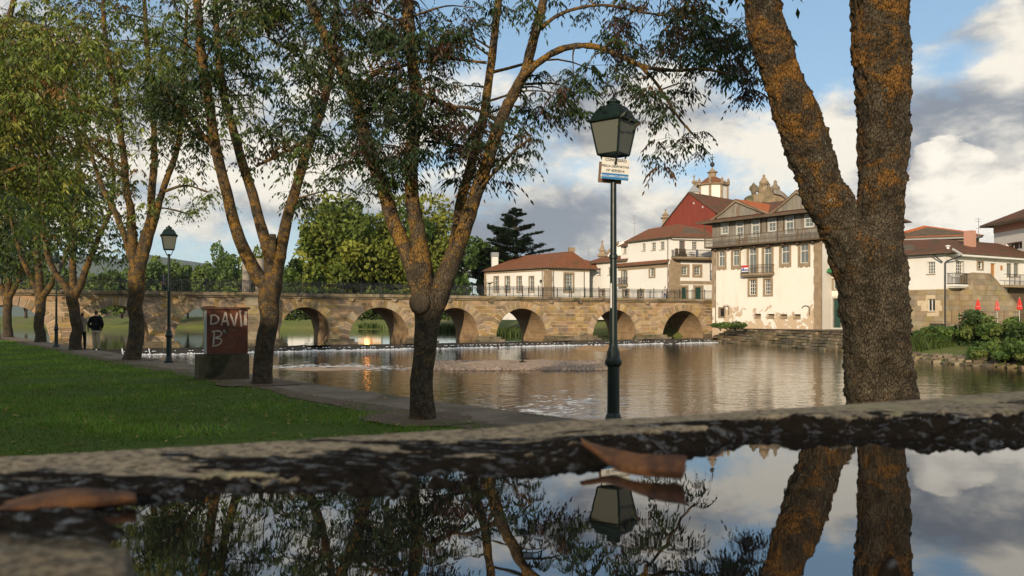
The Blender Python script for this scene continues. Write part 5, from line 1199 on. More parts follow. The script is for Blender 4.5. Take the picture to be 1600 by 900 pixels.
# stumps of cut limbs on tree A
def knot(px, py, r, Y, lab, par):
    c = W(px, py, Y); rr = r*Y/F; mb = MB(); P_ = []; n = 16
    for k, (q, d) in enumerate(((1.35, .10), (1.15, -.02), (1.0, -.05), (.8, -.03), (.0, -.015))):
        for j in range(n): a = 2*math.pi*j/n; mb.v.append((c[0]+q*rr*math.cos(a), c[1]+d*rr*4, c[2]+1.15*q*rr*math.sin(a)))
    for k in range(4):
        for j in range(n): q, w_ = k*n+j, k*n+(j+1) % n; mb.f.append((q, w_, w_+n, q+n)); mb.mi.append(0 if k < 2 else 1); mb.uv.append(None)
    mb.build('cut_knot', [M['bark'], surf('cut wood', (.06, .045, .03), (.11, .085, .06), 30, .9, .4, .01)], par, smooth=True)
tA = [o for o in COL.objects if o.name == 'ash_tree'][0]
knot(656, 473, 13, 11.2-.205, '', tA); knot(706, 399, 8, 11.2-.125, '', tA)

limB = [[(407, 605, 20), (409, 590, 17), (414, 545, 16), (420, 495, 16), (424, 455, 19), (425, 436, 18)],
        [(424, 450, 15), (401, 430, 12.5), (374, 378, 10.5, -.1), (356, 312, 9.5, -.2), (341, 240, 9, -.3), (328, 170, 8.5, -.4), (316, 100, 8, -.5), (308, 0, 7, -.6), (300, -120, 4, -.7)],
        [(426, 445, 15), (424, 412, 12.5), (409, 358, 9.5, .2), (391, 292, 8.5, .4), (371, 222, 7.5, .6), (350, 150, 6.5, .8), (340, 60, 5.5, 1), (334, -60, 3.5, 1.2)],
        [(428, 445, 14), (434, 408, 11.5), (450, 342, 9.5, .1), (468, 272, 8.5, .2), (490, 206, 8, .3), (510, 140, 7, .4), (520, 80, 6, .5), (526, 0, 5, .6), (532, -90, 3, .7)],
        [(425, 420, 8), (426, 385, 6.5, -.1), (427, 366, 5.5, -.1)],
        [(341, 240, 4, -.3), (300, 190, 3, -.4), (262, 150, 2, -.5)], [(486, 215, 4, .3), (440, 240, 3, 0), (400, 260, 2, -.2)], [(510, 140, 4, .4), (470, 90, 3, .1), (420, 60, 2, 0)]]
blB = [(330, 50, 110, 70, 1.0), (430, 70, 90, 80, 1.0), (440, 165, 60, 55, .9), (485, 235, 45, 50, .8), (390, 170, 60, 60, .6), (300, 140, 60, 50, .9), (430, 240, 55, 35, .6), (510, 70, 50, 60, .8), (540, 285, 28, 30, .45), (480, 290, 25, 25, .25), (400, -60, 200, 60, .7), (295, 250, 45, 50, .35), (440, 330, 20, 20, .1)]
make_tree('ash_tree', 'dark ash forking low just right of the graffitied cabinet', 17.0, limB, blB, T_MID, 1.0, DK_G+GRN[:2], 115, 8, M['bark'], nseg=18, spread=.26, depth=1.1, disp=.008)

limC = [[(208, 567, 18), (209, 555, 14), (211, 520, 12.5), (212, 470, 12.5), (214, 432, 14), (215, 415, 12)],
        [(212, 432, 11), (207, 367, 8), (203, 322, 6.5, -.2), (198, 290, 6, -.3), (186, 190, 5.2, -.5), (172, 110, 4.6, -.7), (164, 50, 4, -.8), (158, -60, 2.5, -1)],
        [(216, 430, 10), (224, 380, 7.5), (236, 330, 6.5, .2), (240, 262, 5.8, .4), (240, 200, 5.2, .5), (234, 120, 4.6, .6), (228, 55, 4, .7), (224, -50, 2.5, .8)],
        [(218, 425, 9), (228, 395, 7), (241, 345, 6.2, -.2), (254, 300, 5.4, -.4), (275, 236, 4.8, -.6), (286, 170, 4.2, -.8), (289, 110, 3.6, -1), (292, 10, 2.6, -1.2)],
        [(210, 425, 7), (200, 385, 5.5, .4), (180, 332, 4.8, .6), (162, 296, 4.2, .8), (148, 258, 3.5, 1), (130, 200, 3, 1.2)],
        [(196, 280, 3, -.4), (160, 245, 2.4, -.8), (135, 228, 1.8, -1)], [(254, 300, 2.6, -.4), (290, 290, 2, -.6), (325, 300, 1.3, -.8)], [(238, 325, 2, .2), (262, 326, 1.4, 0), (300, 335, 1, 0)]]
blC = [(225, 90, 90, 80, 1.0), (250, 190, 60, 60, .8), (300, 265, 34, 35, .5), (322, 300, 16, 28, .3), (160, 210, 50, 70, .8), (150, 110, 60, 80, 1.0), (205, 300, 40, 50, .45), (245, 320, 28, 30, .3), (200, -40, 150, 60, .8), (285, 170, 45, 50, .6), (285, 333, 26, 9, .9), (318, 300, 18, 20, .7), (165, 330, 28, 32, .45)]
make_tree('ash_tree', 'ash with bright orange lichened limbs left of the second lamp', 26.4, limC, blC, T_MID, 1.25, GRN+YEL[:2], 125, 7, M['bark'], nseg=14, spread=.40, depth=1.6, disp=.01)

limD = [[(119, 550, 12), (119, 535, 9.5), (118, 500, 8.8), (114, 468, 9.5), (113, 455, 9)],
        [(115, 466, 7), (126, 440, 6), (141, 402, 4.8), (156, 366, 4.2), (172, 330, 3.6), (178, 280, 3, .2), (170, 210, 2.4, .4)],
        [(112, 466, 7), (103, 448, 6), (86, 426, 5), (72, 392, 4.2), (66, 340, 3.6), (70, 270, 3), (60, 180, 2.4)],
        [(114, 462, 7), (113, 420, 5.5, .3), (117, 350, 4.5, .5), (124, 270, 3.8, .7), (118, 180, 3, .9), (110, 80, 2, 1)]]
blD = [(140, 310, 48, 55, .9), (100, 340, 40, 50, 1.0), (150, 370, 35, 35, .9), (90, 240, 60, 70, 1.0), (120, 140, 70, 80, .9), (165, 420, 18, 10, .15), (80, 60, 90, 60, .8), (60, 400, 30, 30, .5)]
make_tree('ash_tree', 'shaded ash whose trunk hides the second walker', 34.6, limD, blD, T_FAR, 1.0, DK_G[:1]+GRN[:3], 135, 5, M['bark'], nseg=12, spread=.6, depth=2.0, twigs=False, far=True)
limE = [[(62, 538, 11), (62, 525, 8.5), (63, 490, 7.8), (63, 462, 8.5)], [(64, 465, 6), (78, 448, 5), (95, 415, 4.2), (108, 378, 3.6), (112, 320, 3)], [(62, 465, 7), (60, 420, 6), (57, 375, 5), (50, 300, 4, .5), (44, 200, 3, 1)], [(61, 462, 6), (46, 430, 4.5), (30, 390, 3.6), (16, 330, 3), (6, 250, 2.4)]]
blE = [(50, 300, 55, 70, 1.0), (40, 380, 45, 40, .9), (30, 200, 60, 80, 1.0), (100, 390, 30, 30, .5), (20, 90, 60, 80, .9), (85, 300, 30, 50, .6)]
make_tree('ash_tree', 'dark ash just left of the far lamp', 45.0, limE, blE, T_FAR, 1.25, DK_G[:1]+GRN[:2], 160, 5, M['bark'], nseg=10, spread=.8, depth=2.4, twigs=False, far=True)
limF = [[(13, 528, 9), (13, 515, 7.2), (12, 480, 6.5), (12, 465, 7)], [(13, 468, 5), (25, 445, 4.2), (36, 420, 3.6), (46, 398, 3), (52, 360, 2.4)], [(12, 466, 5.5), (14, 430, 4.4), (12, 385, 3.6), (8, 320, 3)], [(11, 466, 4.6), (0, 440, 4), (-14, 410, 3.4), (-30, 360, 2.6)]]
blF = [(20, 370, 50, 60, 1.0), (-20, 330, 50, 90, 1.0), (10, 250, 70, 60, .8), (50, 400, 26, 26, .5)]
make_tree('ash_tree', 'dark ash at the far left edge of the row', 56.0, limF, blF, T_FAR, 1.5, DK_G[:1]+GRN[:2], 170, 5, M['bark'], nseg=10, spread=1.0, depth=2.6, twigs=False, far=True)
# leafy tree just outside the frame at left, its crown hanging in
limH = [[(-190, 640, 24), (-186, 560, 20), (-180, 480, 19), (-176, 440, 20)], [(-178, 450, 14), (-140, 360, 11), (-95, 260, 9), (-40, 150, 7, .5), (10, 40, 5, 1), (40, -80, 3, 1)], [(-176, 450, 14), (-190, 340, 11), (-200, 200, 9), (-190, 60, 7), (-170, -100, 4)], [(-150, 380, 8), (-90, 330, 6, -.4), (-30, 290, 4.5, -.6), (30, 260, 3, -.8), (75, 250, 1.8, -1)], [(-95, 260, 6), (-40, 225, 4.6, -.3), (30, 180, 3.2, -.5), (90, 150, 2, -.7)]]
blH = [(40, 90, 85, 90, 1.0), (20, 200, 80, 70, 1.0), (60, 160, 60, 60, 1.0), (30, 290, 60, 50, .8), (-60, 150, 100, 150, .6), (75, 240, 35, 60, .7), (120, 60, 50, 60, .7), (-180, 100, 120, 160, .4), (10, 350, 30, 25, .5)]
make_tree('ash_tree', 'leafy yellow green crown hanging in at the top left corner', 14.5, limH, blH, T_MID, .85, YEL, 135, 7, M['bark'], nseg=14, spread=.36, depth=1.3)

# big tree G at right: fine displaced bark
def big_tree():
    Y0 = 6.0; limbs = [[(1382, 700, 66), (1379, 650, 59), (1376, 600, 55), (1371, 540, 54), (1365, 480, 53), (1360, 430, 56), (1352, 392, 58), (1350, 372, 50)],
        [(1358, 430, 48), (1334, 388, 42), (1313, 350, 38), (1295, 312, 37), (1277, 270, 36), (1259, 225, 36), (1238, 165, 34), (1217, 100, 32), (1199, 35, 30), (1184, -40, 28), (1160, -130, 24), (1130, -250, 17), (1090, -390, 8)],
        [(1362, 425, 50), (1369, 370, 43), (1374, 320, 40), (1378, 260, 39), (1378, 200, 40), (1380, 135, 43), (1377, 70, 44), (1373, 0, 46), (1370, -80, 40), (1385, -190, 30), (1400, -330, 18), (1405, -450, 8)]]
    base = W(1379, 0, Y0); root = empty('old_ash_tree', (base[0], base[1], 0), 'big forked ash trunk with orange lichen in the right foreground', 'tree', 'ash trees along the river path')
    for nm, L in zip(('trunk', 'limb', 'limb'), limbs):
        P = np.array([(*W(q[0], q[1], Y0), q[2]*.925*Y0/F) for q in L])
        if nm == 'trunk': P[0, 2] = -.08
        Cc = catmull(P, 4); s = np.concatenate([[0], np.cumsum(np.linalg.norm(np.diff(Cc[:, :3], axis=0), axis=1))]); t = np.linspace(0, s[-1], int(s[-1]/.009)); D = np.stack([np.interp(t, s, Cc[:, k]) for k in range(4)], 1)
        n = 150; V, Q = tubes_np([D], n); ctr = np.repeat(D[:, :3], n, 0); nrm = V-ctr; R = np.linalg.norm(nrm, axis=1); nrm /= R[:, None]+1e-9
        S = V*np.array((1, 1, .5)); pl = np.array([mnoise.voronoi(Vector(p)*34)[0][0] for p in S.tolist()]) if False else None
        # plated bark: ridged noise at two scales plus crusts of lichen
        r1 = 1-np.abs(fbm(V*np.array((22, 22, 11)), 2, 3)); r2 = 1-np.abs(fbm(V*np.array((55, 55, 30)), 2, 8)); lump = fbm(V*np.array((5, 5, 4)), 3, 4); crust = np.maximum(0, fbm(V*26, 3, 12)-.15)
        V = V+nrm*(.016*(r1-.7)+.008*(r2-.7)+.022*lump+.018*crust)[:, None]
        npmesh(nm, V, Q, M['bark_big'], root, smooth=True)
    # crown, mostly above the frame
    pos = []; tw = []
    top = W(1360, -420, Y0)
    for _ in range(130):
        c = top+rng.normal(0, 1, 3)*np.array((1.0, 1.5, .6)); 
        if c[2] < 5.2: c[2] = 5.2+rng.random()
        for _ in range(5): pos.append(c+rng.normal(0, .25, 3))
        p0 = W(random.choice((1160, 1385)), -200, Y0); P = catmull(np.array([p0, (p0+c)/2+np.array((0, 0, .3)), c]), 4); tw.append(np.concatenate([P, np.linspace(.03, .005, len(P))[:, None]], 1))
    V, Q = tubes_np(tw, 5); npmesh('branches', V, Q, M['bark'], root, smooth=True, kind='stuff')
    pos = np.array(pos); pal = np.array(DK_G); V, Q, Cc = scatter(T_MID, pos, rng.uniform(.8, 1.2, len(pos)), pal[rng.integers(0, 4, len(pos)), :3]); npmesh('crown', V, Q, M['leaf'], root, col=Cc, kind='stuff')
big_tree()

# ---- far trees: lobed crowns of leaf-clump faces
def crown_faces(C, n, size, pal, lobes=16, lr=.38, flat=1.0):
    """C = (cx,cy,cz,rx,ry,rz)"""
    c = np.array(C[:3]); r = np.array(C[3:]); L = rng.normal(size=(lobes, 3)); L /= np.linalg.norm(L, axis=1)[:, None]; L *= rng.uniform(.35, .78, (lobes, 1)); L[:, 2] = L[:, 2]*.95
    k = rng.integers(0, lobes, n); d = rng.normal(size=(n, 3)); d /= np.linalg.norm(d, axis=1)[:, None]; rad = lr*rng.uniform(.6, 1.25, lobes)[k][:, None]*rng.uniform(.45, 1.05, (n, 1))**.6
    P = L[k]+d*rad; P = P*(1+.10*fbm(P*4, 2, 3)[:, None]); X = c+P*r
    a = rng.normal(size=(n, 3)); a /= np.linalg.norm(a, axis=1)[:, None]; b_ = np.cross(a, rng.normal(size=(n, 3))); b_ /= np.linalg.norm(b_, axis=1)[:, None]
    s = size*rng.uniform(.55, 1.25, (n, 1)); V = np.stack([X-a*s, X-b_*s*.62, X+a*s, X+b_*s*.62], 1).reshape(-1, 3)
    pal = np.array(pal, float); lc = pal[rng.choice(len(pal), lobes, p=pal[:, 3]/pal[:, 3].sum()), :3][k]; col = lc*rng.uniform(.7, 1.3, (n, 1))
    return V, np.repeat(col, 4, 0)
def far_tree(name, label, px, Y, ztop, zbase, wpx, n, size, pal, group, trunk=True, z0=2.6, lobes=18, lr=.38, asp=1.0):
    c = W(px, 0, Y); rx = wpx/2*Y/F; rz = (ztop-zbase)/2; root = empty(name, (c[0], c[1], z0), label, 'tree', group)
    if trunk:
        mb = MB(); P = [np.array((c[0], c[1], z0-.5)), np.array((c[0]+.1, c[1], z0+(zbase-z0)*.6)), np.array((c[0], c[1], zbase+rz*.7)), np.array((c[0]+.2, c[1], zbase+rz*1.5))]
        mb.tube(P, [.04*rx+.16, .03*rx+.13, .02*rx+.08, .03], 8)
        for k in range(7):
            a = random.uniform(0, 6.28); q = np.array((c[0]+.55*rx*math.cos(a), c[1]+.55*rx*math.sin(a), zbase+rz*random.uniform(.7, 1.5))); s0 = np.array((c[0], c[1], zbase+rz*.4*random.random())); mb.tube([s0, (s0+q)/2+UP*.2, q], [.02*rx+.06, .015*rx+.03, .02], 5)
        mb.build('trunk', M['bark_far'], root, smooth=True)
    V, C_ = crown_faces((c[0], c[1], (ztop+zbase)/2, rx, rx*asp, rz), n, size, pal, lobes, lr); npmesh('crown', V, np.arange(len(V)).reshape(-1, 4), M['leaf_far'], root, col=C_, kind='stuff'); return root
PLN = [(.17, .20, .03, 4), (.23, .25, .036, 3), (.12, .165, .027, 3), (.29, .25, .045, .6)]
GRN2 = [(.075, .13, .028, 3), (.12, .18, .035, 3), (.05, .085, .022, 2)]
DKC = [(.024, .046, .020, 3), (.036, .062, .026, 2)]
zt = lambda py, Y: CZ+(HY-py)/F*Y
far_tree('plane_tree', 'large yellow green plane tree beyond the bridge, left half of the pair', 545, 118, zt(294, 118), 1.0, 205, 20000, .40, PLN, 'trees beyond the bridge', lobes=44, lr=.30)
far_tree('plane_tree', 'large yellow green plane tree behind the central fork', 645, 121, zt(297, 121), 1.0, 190, 18000, .40, PLN+GRN2[:1], 'trees beyond the bridge', lobes=40, lr=.30)
far_tree('plane_tree', 'lower dense green tree between plane trees and the cedar', 712, 124, zt(350, 124), 3.0, 90, 7000, .40, GRN2, 'trees beyond the bridge', lobes=20, lr=.32)
far_tree('broadleaf_tree', 'round green tree left of the cedar above the railing', 762, 134, zt(362, 134), 3.2, 78, 6000, .42, GRN2, 'trees beyond the bridge', lobes=20, lr=.32)
far_tree('broadleaf_tree', 'small green tree at the left foot of the plane trees', 470, 112, zt(402, 112), 3.0, 52, 3000, .36, GRN2+PLN[:1], 'trees beyond the bridge')
POP = [(.10, .16, .04, 3), (.15, .21, .05, 3), (.07, .12, .03, 2)]
for px, top, w, Y, lab in ((190, 416, 50, 185, 'low bushy tree below the blue hill'), (228, 402, 52, 180, 'rounded green tree right of the orange limbed trunk'), (262, 384, 46, 190, 'tall green tree behind the second lamp'), (293, 396, 40, 195, 'green tree just right of the second lamp'),
                           (318, 404, 36, 190, 'slim green tree in the gap of the skyline'), (340, 376, 40, 196, 'tallest pointed green tree of the far row'), (366, 385, 44, 188, 'green tree left of the forked dark ash'), (402, 379, 50, 200, 'yellowish tree behind the stone column'), (440, 412, 44, 205, 'low tree right of the dark ash fork'), (150, 424, 40, 190, 'low dark tree at the left end of the far row'), (100, 408, 60, 200, 'green tree behind the far lamp'), (40, 395, 70, 205, 'yellowish green tree behind the leftmost trunks')):
    far_tree('riverside_tree', lab, px, Y, zt(top, Y), 1.6, w*1.35, 3000, .50, POP if 'yellow' not in lab else PLN, 'row of trees on the far bank', z0=1.6, lobes=14, lr=.36)
# cedar with flat tiers
c = W(806, 0, 132); root = empty('cedar_tree', (c[0], c[1], 3), 'dark cedar with flat spreading tiers behind the low house', 'tree', 'trees beyond the bridge')
mb = MB(); zt_ = zt(326, 132); mb.tube([(c[0], c[1], 2.5), (c[0]+.1, c[1], 8), (c[0], c[1], zt_)], [.55, .4, .06], 9); mb.build('trunk', M['bark_far'], root, smooth=True)
Vs, Cs = [], []; br = MB()
for k in range(92):
    t = (k+random.random())/92; z_ = 5.0+(zt_-5.2)*t; L = (1-t)**.7*random.uniform(5.0, 10.4)+.6; a = random.uniform(0, 6.28); d = np.array((math.cos(a), math.sin(a), .16+.25*t)); n = int(70+L*85)
    e = np.array((c[0], c[1], z_))+d*L; br.tube([(c[0], c[1], z_-.15), tuple((np.array((c[0], c[1], z_))+e)/2+UP*.1), tuple(e)], [.09, .06, .02], 5)
    u_ = rng.uniform(.25, 1.0, n)[:, None]; sd_ = np.array((-d[1], d[0], 0)); X = np.array((c[0], c[1], z_))+d*L*u_+sd_*(rng.normal(0, .17, (n, 1))*L*(1.25-u_))+np.array((0, 0, 1))*(rng.normal(0, .10, (n, 1))+.12-.35*u_**2)
    th = rng.uniform(0, 6.28, n); a_ = np.stack([np.cos(th), np.sin(th), rng.normal(0, .2, n)], 1); b_ = np.stack([-np.sin(th), np.cos(th), rng.normal(0, .3, n)], 1); s = rng.uniform(.14, .36, (n, 1))
    Vs.append(np.stack([X-a_*s, X-b_*s*.45, X+a_*s, X+b_*s*.45], 1).reshape(-1, 3)); pal = np.array(DKC+[(.05, .085, .03, 1)]); Cs.append(np.repeat(pal[rng.integers(0, 3, n), :3]*rng.uniform(.7, 1.4, (n, 1)), 4, 0))
br.build('boughs', M['bark_far'], root); V = np.vstack(Vs); npmesh('crown', V, np.arange(len(V)).reshape(-1, 4), M['leaf_far'], root, col=np.vstack(Cs), kind='stuff')

# clipped hedge behind the bridge
hx0, hx1 = W(428, 0, 108), W(752, 0, 118); root = empty('hedge', (hx0[0], hx0[1], 1.4), 'long dark green hedge behind the bridge railing below the plane trees', 'hedge'); n = 16000; t_ = rng.random(n)
X = hx0[None, :2]+(hx1-hx0)[None, :2]*t_[:, None]; hgt = 4.6+.9*fbm(np.stack([t_*22, t_*0, t_*0], 1), 3)
X = np.concatenate([X+rng.normal(0, .7, (n, 2)), (1.0+(hgt-1.0)*rng.random(n)**.7)[:, None]], 1)
a = rng.normal(size=(n, 3)); a /= np.linalg.norm(a, axis=1)[:, None]; b_ = np.cross(a, rng.normal(size=(n, 3))); b_ /= np.linalg.norm(b_, axis=1)[:, None]; s_ = .26*rng.uniform(.6, 1.2, (n, 1)); V = np.stack([X-a*s_, X-b_*s_*.6, X+a*s_, X+b_*s_*.6], 1).reshape(-1, 3); pal = np.array(GRN2)
npmesh('foliage', V, np.arange(len(V)).reshape(-1, 4), M['leaf_far'], root, col=np.repeat(pal[rng.integers(0, 3, n), :3]*rng.uniform(.5, 1.0, (n, 1)), 4, 0), kind='stuff')
mb = MB()
for k in range(40): q = hx0+(hx1-hx0)*(k+.5)/40; mb.tube([(q[0], q[1], 1.2), (q[0]+.1, q[1], 3.6)], [.06, .02], 5)
mb.build('stems', M['bark_far'], root, kind='stuff')

# ---- shrubs and reeds
def shrub(name, label, X, Y, z, rx, h, n, size, pal, group, cat='shrub', lobes=10):
    root = empty(name, (X, Y, z), label, cat, group); mb = MB()
    for k in range(5): a = random.uniform(0, 6.28); mb.tube([(X, Y, z-.2), (X+.3*rx*math.cos(a), Y+.3*rx*math.sin(a), z+h*.4), (X+.6*rx*math.cos(a), Y+.6*rx*math.sin(a), z+h*.75)], [.05, .035, .01], 5)
    mb.build('stems', M['bark_far'], root)
    V, C_ = crown_faces((X, Y, z+h*.48, rx, rx*.9, h*.52), n, size, pal, lobes*2, .33); npmesh('foliage', V, np.arange(len(V)).reshape(-1, 4), M['leaf_far'], root, col=C_, kind='stuff')
SHB = [(.07, .125, .027, 3), (.11, .17, .034, 3), (.14, .175, .04, 1.2), (.045, .08, .02, 2)]
for px, Y, z, rx, h, lab in ((1452, 60, -1.0, 2.2, 1.9, 'low grassy shrub at the foot of the stone house'), (1490, 57, -1.1, 1.7, 1.9, 'dark green shrub left of the tall bank shrub'), (1525, 55.5, -1.0, 2.0, 3.1, 'tall leafy shrub below the first parasol'), (1560, 53, -1.2, 1.8, 2.4, 'dense green shrub at the water below the middle parasol'), (1592, 52, -1.1, 1.9, 2.6, 'green shrub below the last parasol'), (1625, 50, -1.1, 2.2, 2.6, 'green shrub cut by the right edge'), (1545, 49.5, -1.45, 1.5, 1.4, 'low bright shrub hanging over the water edge'), (1578, 47.5, -1.4, 1.6, 1.5, 'low spreading shrub at the water near the right edge'), (1612, 46, -1.4, 1.7, 1.6, 'low shrub over the stones at the right edge')):
    shrub('river_shrub', lab, (px-800)/F*Y, Y, z, rx, h, 4200, .12, SHB, 'shrubs on the right bank')
for px, Y, z, rx, h, lab in ((1126, 93.5, .0, 1.2, .9, 'left green clump growing on the quay'), (1150, 90.5, .0, 1.5, .9, 'right green clump growing on the quay')): shrub('quay_plant', lab, (px-800)/F*Y, Y, z, rx, h, 1500, .14, SHB, 'plants on the quay', 'plant')
for px, Y, z, rx, h, lab in ((500, 186, .3, 1.6, 1.7, 'round bush on the grass seen through the arch'), (1536, 67, .85, .5, .9, 'potted green bush beside the first parasol'), (1586, 66.5, .85, .45, .7, 'small potted bush left of the last parasol')): shrub('small_bush', lab, (px-800)/F*Y, Y, z, rx, h, 700, .12, GRN2, 'small bushes', 'bush', 6)
def reeds(label, X, Y, z, r, h, n, pal):
    p = rng.normal(0, 1, (n, 2))*np.array((r, r*.6)); b0 = np.concatenate([p+np.array((X, Y)), np.full((n, 1), z)], 1); ln = rng.normal(0, .28, (n, 2)); hh = h*rng.uniform(.5, 1.1, (n, 1)); tip = b0+np.concatenate([ln*hh, hh], 1); mid = b0*.5+tip*.5+np.concatenate([-ln*.12*hh, hh*.08], 1)
    w = rng.normal(size=(n, 3)); w[:, 2] = 0; w = w/np.linalg.norm(w, axis=1)[:, None]*.022*max(1, Y/40)
    V = np.stack([b0-w, b0+w, mid+w*.8, mid-w*.8, mid-w*.8, mid+w*.8, tip, tip], 1).reshape(-1, 3); Q = np.concatenate([np.arange(n)[:, None]*8+np.array((0, 1, 2, 3)), np.arange(n)[:, None]*8+np.array((4, 5, 6, 7))]); Q3 = Q
    pal = np.array(pal); col = np.repeat(pal[rng.integers(0, len(pal), n), :3]*rng.uniform(.7, 1.3, (n, 1)), 8, 0)
    V[7::8] += np.repeat(w*.15, 1, 0)
    tag(npmesh('reed_clump', V, Q3, M['leaf_far'], None, (X, Y, z), col=col), label, 'reeds', 'reed clumps')
RD = [(.07, .11, .02, 1), (.10, .14, .03, 1), (.05, .08, .02, 1)]
reeds('long grass hanging at the foot of the stone house', (1438-800)/F*58, 58, -1.3, 1.0, 1.5, 900, RD); reeds('long grass clump right of the big trunk', (1460-800)/F*57, 57, -1.3, .9, 1.3, 700, RD)
reeds('green reeds seen through the fourth arch from the right', (797-800)/F*112, 112, -1.2, 2.0, 1.3, 900, RD); reeds('tall reeds on the shore seen under the central arch', (700-800)/F*140, 140, -1.1, 2.4, 1.6, 700, RD); reeds('reeds at the shore beside the kiosk reflection', (578-800)/F*164, 164, -1.0, 1.2, 1.3, 300, RD)

# ---- lawn blades and fallen leaves (nobody could count them)
def lawn_ok(P):
    d = ((P[:, None, :]-E1[None, :, :])**2).sum(-1); k = d.argmin(1); v = P-E1[k]; s = (v*NL[k]).sum(1); return s-w_in[k]-.35
N_ = 190000
Yr = 5.6+ (rng.random(N_)**1.9)*42; Xr = (rng.uniform(-60, 960, N_)-800)/F*Yr
P = np.stack([Xr, Yr], 1); ok = np.concatenate([lawn_ok(P[i:i+20000]) for i in range(0, N_, 20000)]); nv = fbm(np.stack([Xr*.8, Yr*.8, Xr*0], 1), 3); nw = fbm(np.stack([Xr*.33, Yr*.33, Xr*0+4], 1), 4, 17); keep_ = (ok > -.15+.55*nv) & ((np.min([np.hypot(Xr-bx_, (Yr-by_)*.9) for bx_, by_ in ((-1.26, 11.2), (-5.35, 17.0), (-12.6, 26.4), (-18.9, 34.6), (-6.6, 18.5))], axis=0) > .62+.35*nv) & (rng.random(N_) < (.75+.5*nv)*(1-.8*sstep(nw, .12, .5)))); P = P[keep_]; nv = nv[keep_]; n = len(P)
h_ = (.038+.024*nv+.018*rng.random(n))*(1+P[:, 1]*.018); tl = rng.normal(0, .5, (n, 2)); w_ = rng.normal(size=(n, 2)); w_ = w_/np.linalg.norm(w_, axis=1)[:, None]*(.0042+.00035*P[:, 1])[:, None]
b0 = np.concatenate([P, np.zeros((n, 1))], 1); ww = np.concatenate([w_, np.zeros((n, 1))], 1); tip = b0+np.concatenate([tl*h_[:, None], h_[:, None]], 1)
V = np.stack([b0-ww, b0+ww, tip], 1).reshape(-1, 3); pal = np.array([(.085, .18, .020), (.135, .235, .03), (.20, .28, .045), (.25, .23, .06)]); col = pal[rng.choice(4, n, p=[.4, .35, .18, .07])]*(1+.55*nv)[:, None]
tag(npmesh('grass', V, np.arange(3*n).reshape(-1, 3), M['blade'], col=np.repeat(np.clip(col, .005, 1), 3, 0), kind='stuff'), 'short green grass blades covering the lawn', 'grass')
n = 900; Yr = 6+rng.random(n)**1.5*26; Xr = (rng.uniform(0, 900, n)-800)/F*Yr; P = np.stack([Xr, Yr], 1); P = P[lawn_ok(P) > -1.2]; n = len(P); b0 = np.concatenate([P, np.full((n, 1), .045)], 1); th = rng.uniform(0, 6.28, n); a_ = np.stack([np.cos(th), np.sin(th), rng.normal(0, .25, n)], 1)*.045; c_ = np.stack([-np.sin(th), np.cos(th), rng.normal(0, .25, n)], 1)*.014
V = np.stack([b0-a_, b0-c_, b0+a_, b0+c_], 1).reshape(-1, 3); pal = np.array([(.30, .20, .05), (.22, .11, .035), (.35, .28, .08)]); tag(npmesh('fallen_leaves', V, np.arange(4*n).reshape(-1, 4), M['blade'], col=np.repeat(pal[rng.integers(0, 3, n)], 4, 0), kind='stuff'), 'small yellow fallen leaves on the lawn', 'leaves')

for bx_, by_, r_, lab in ((-1.26, 11.2, .8, 'bare soil around the central ash'), (-5.35, 17.0, .75, 'bare soil around the dark forked ash'), (-12.6, 26.4, .9, 'bare soil around the orange limbed ash')):
    th = np.linspace(0, 2*math.pi, 30)[:-1]; rr_ = r_*(1+.28*fbm(np.stack([np.cos(th)*1.6+bx_, np.sin(th)*1.6, th*0], 1), 3, 5)); mb = MB(); mb.face([(bx_+a*math.cos(t), by_+a*math.sin(t), .026) for a, t in zip(rr_, th)]); tag(mb.build('soil_patch', M['earth']), lab, 'soil', kind='structure')

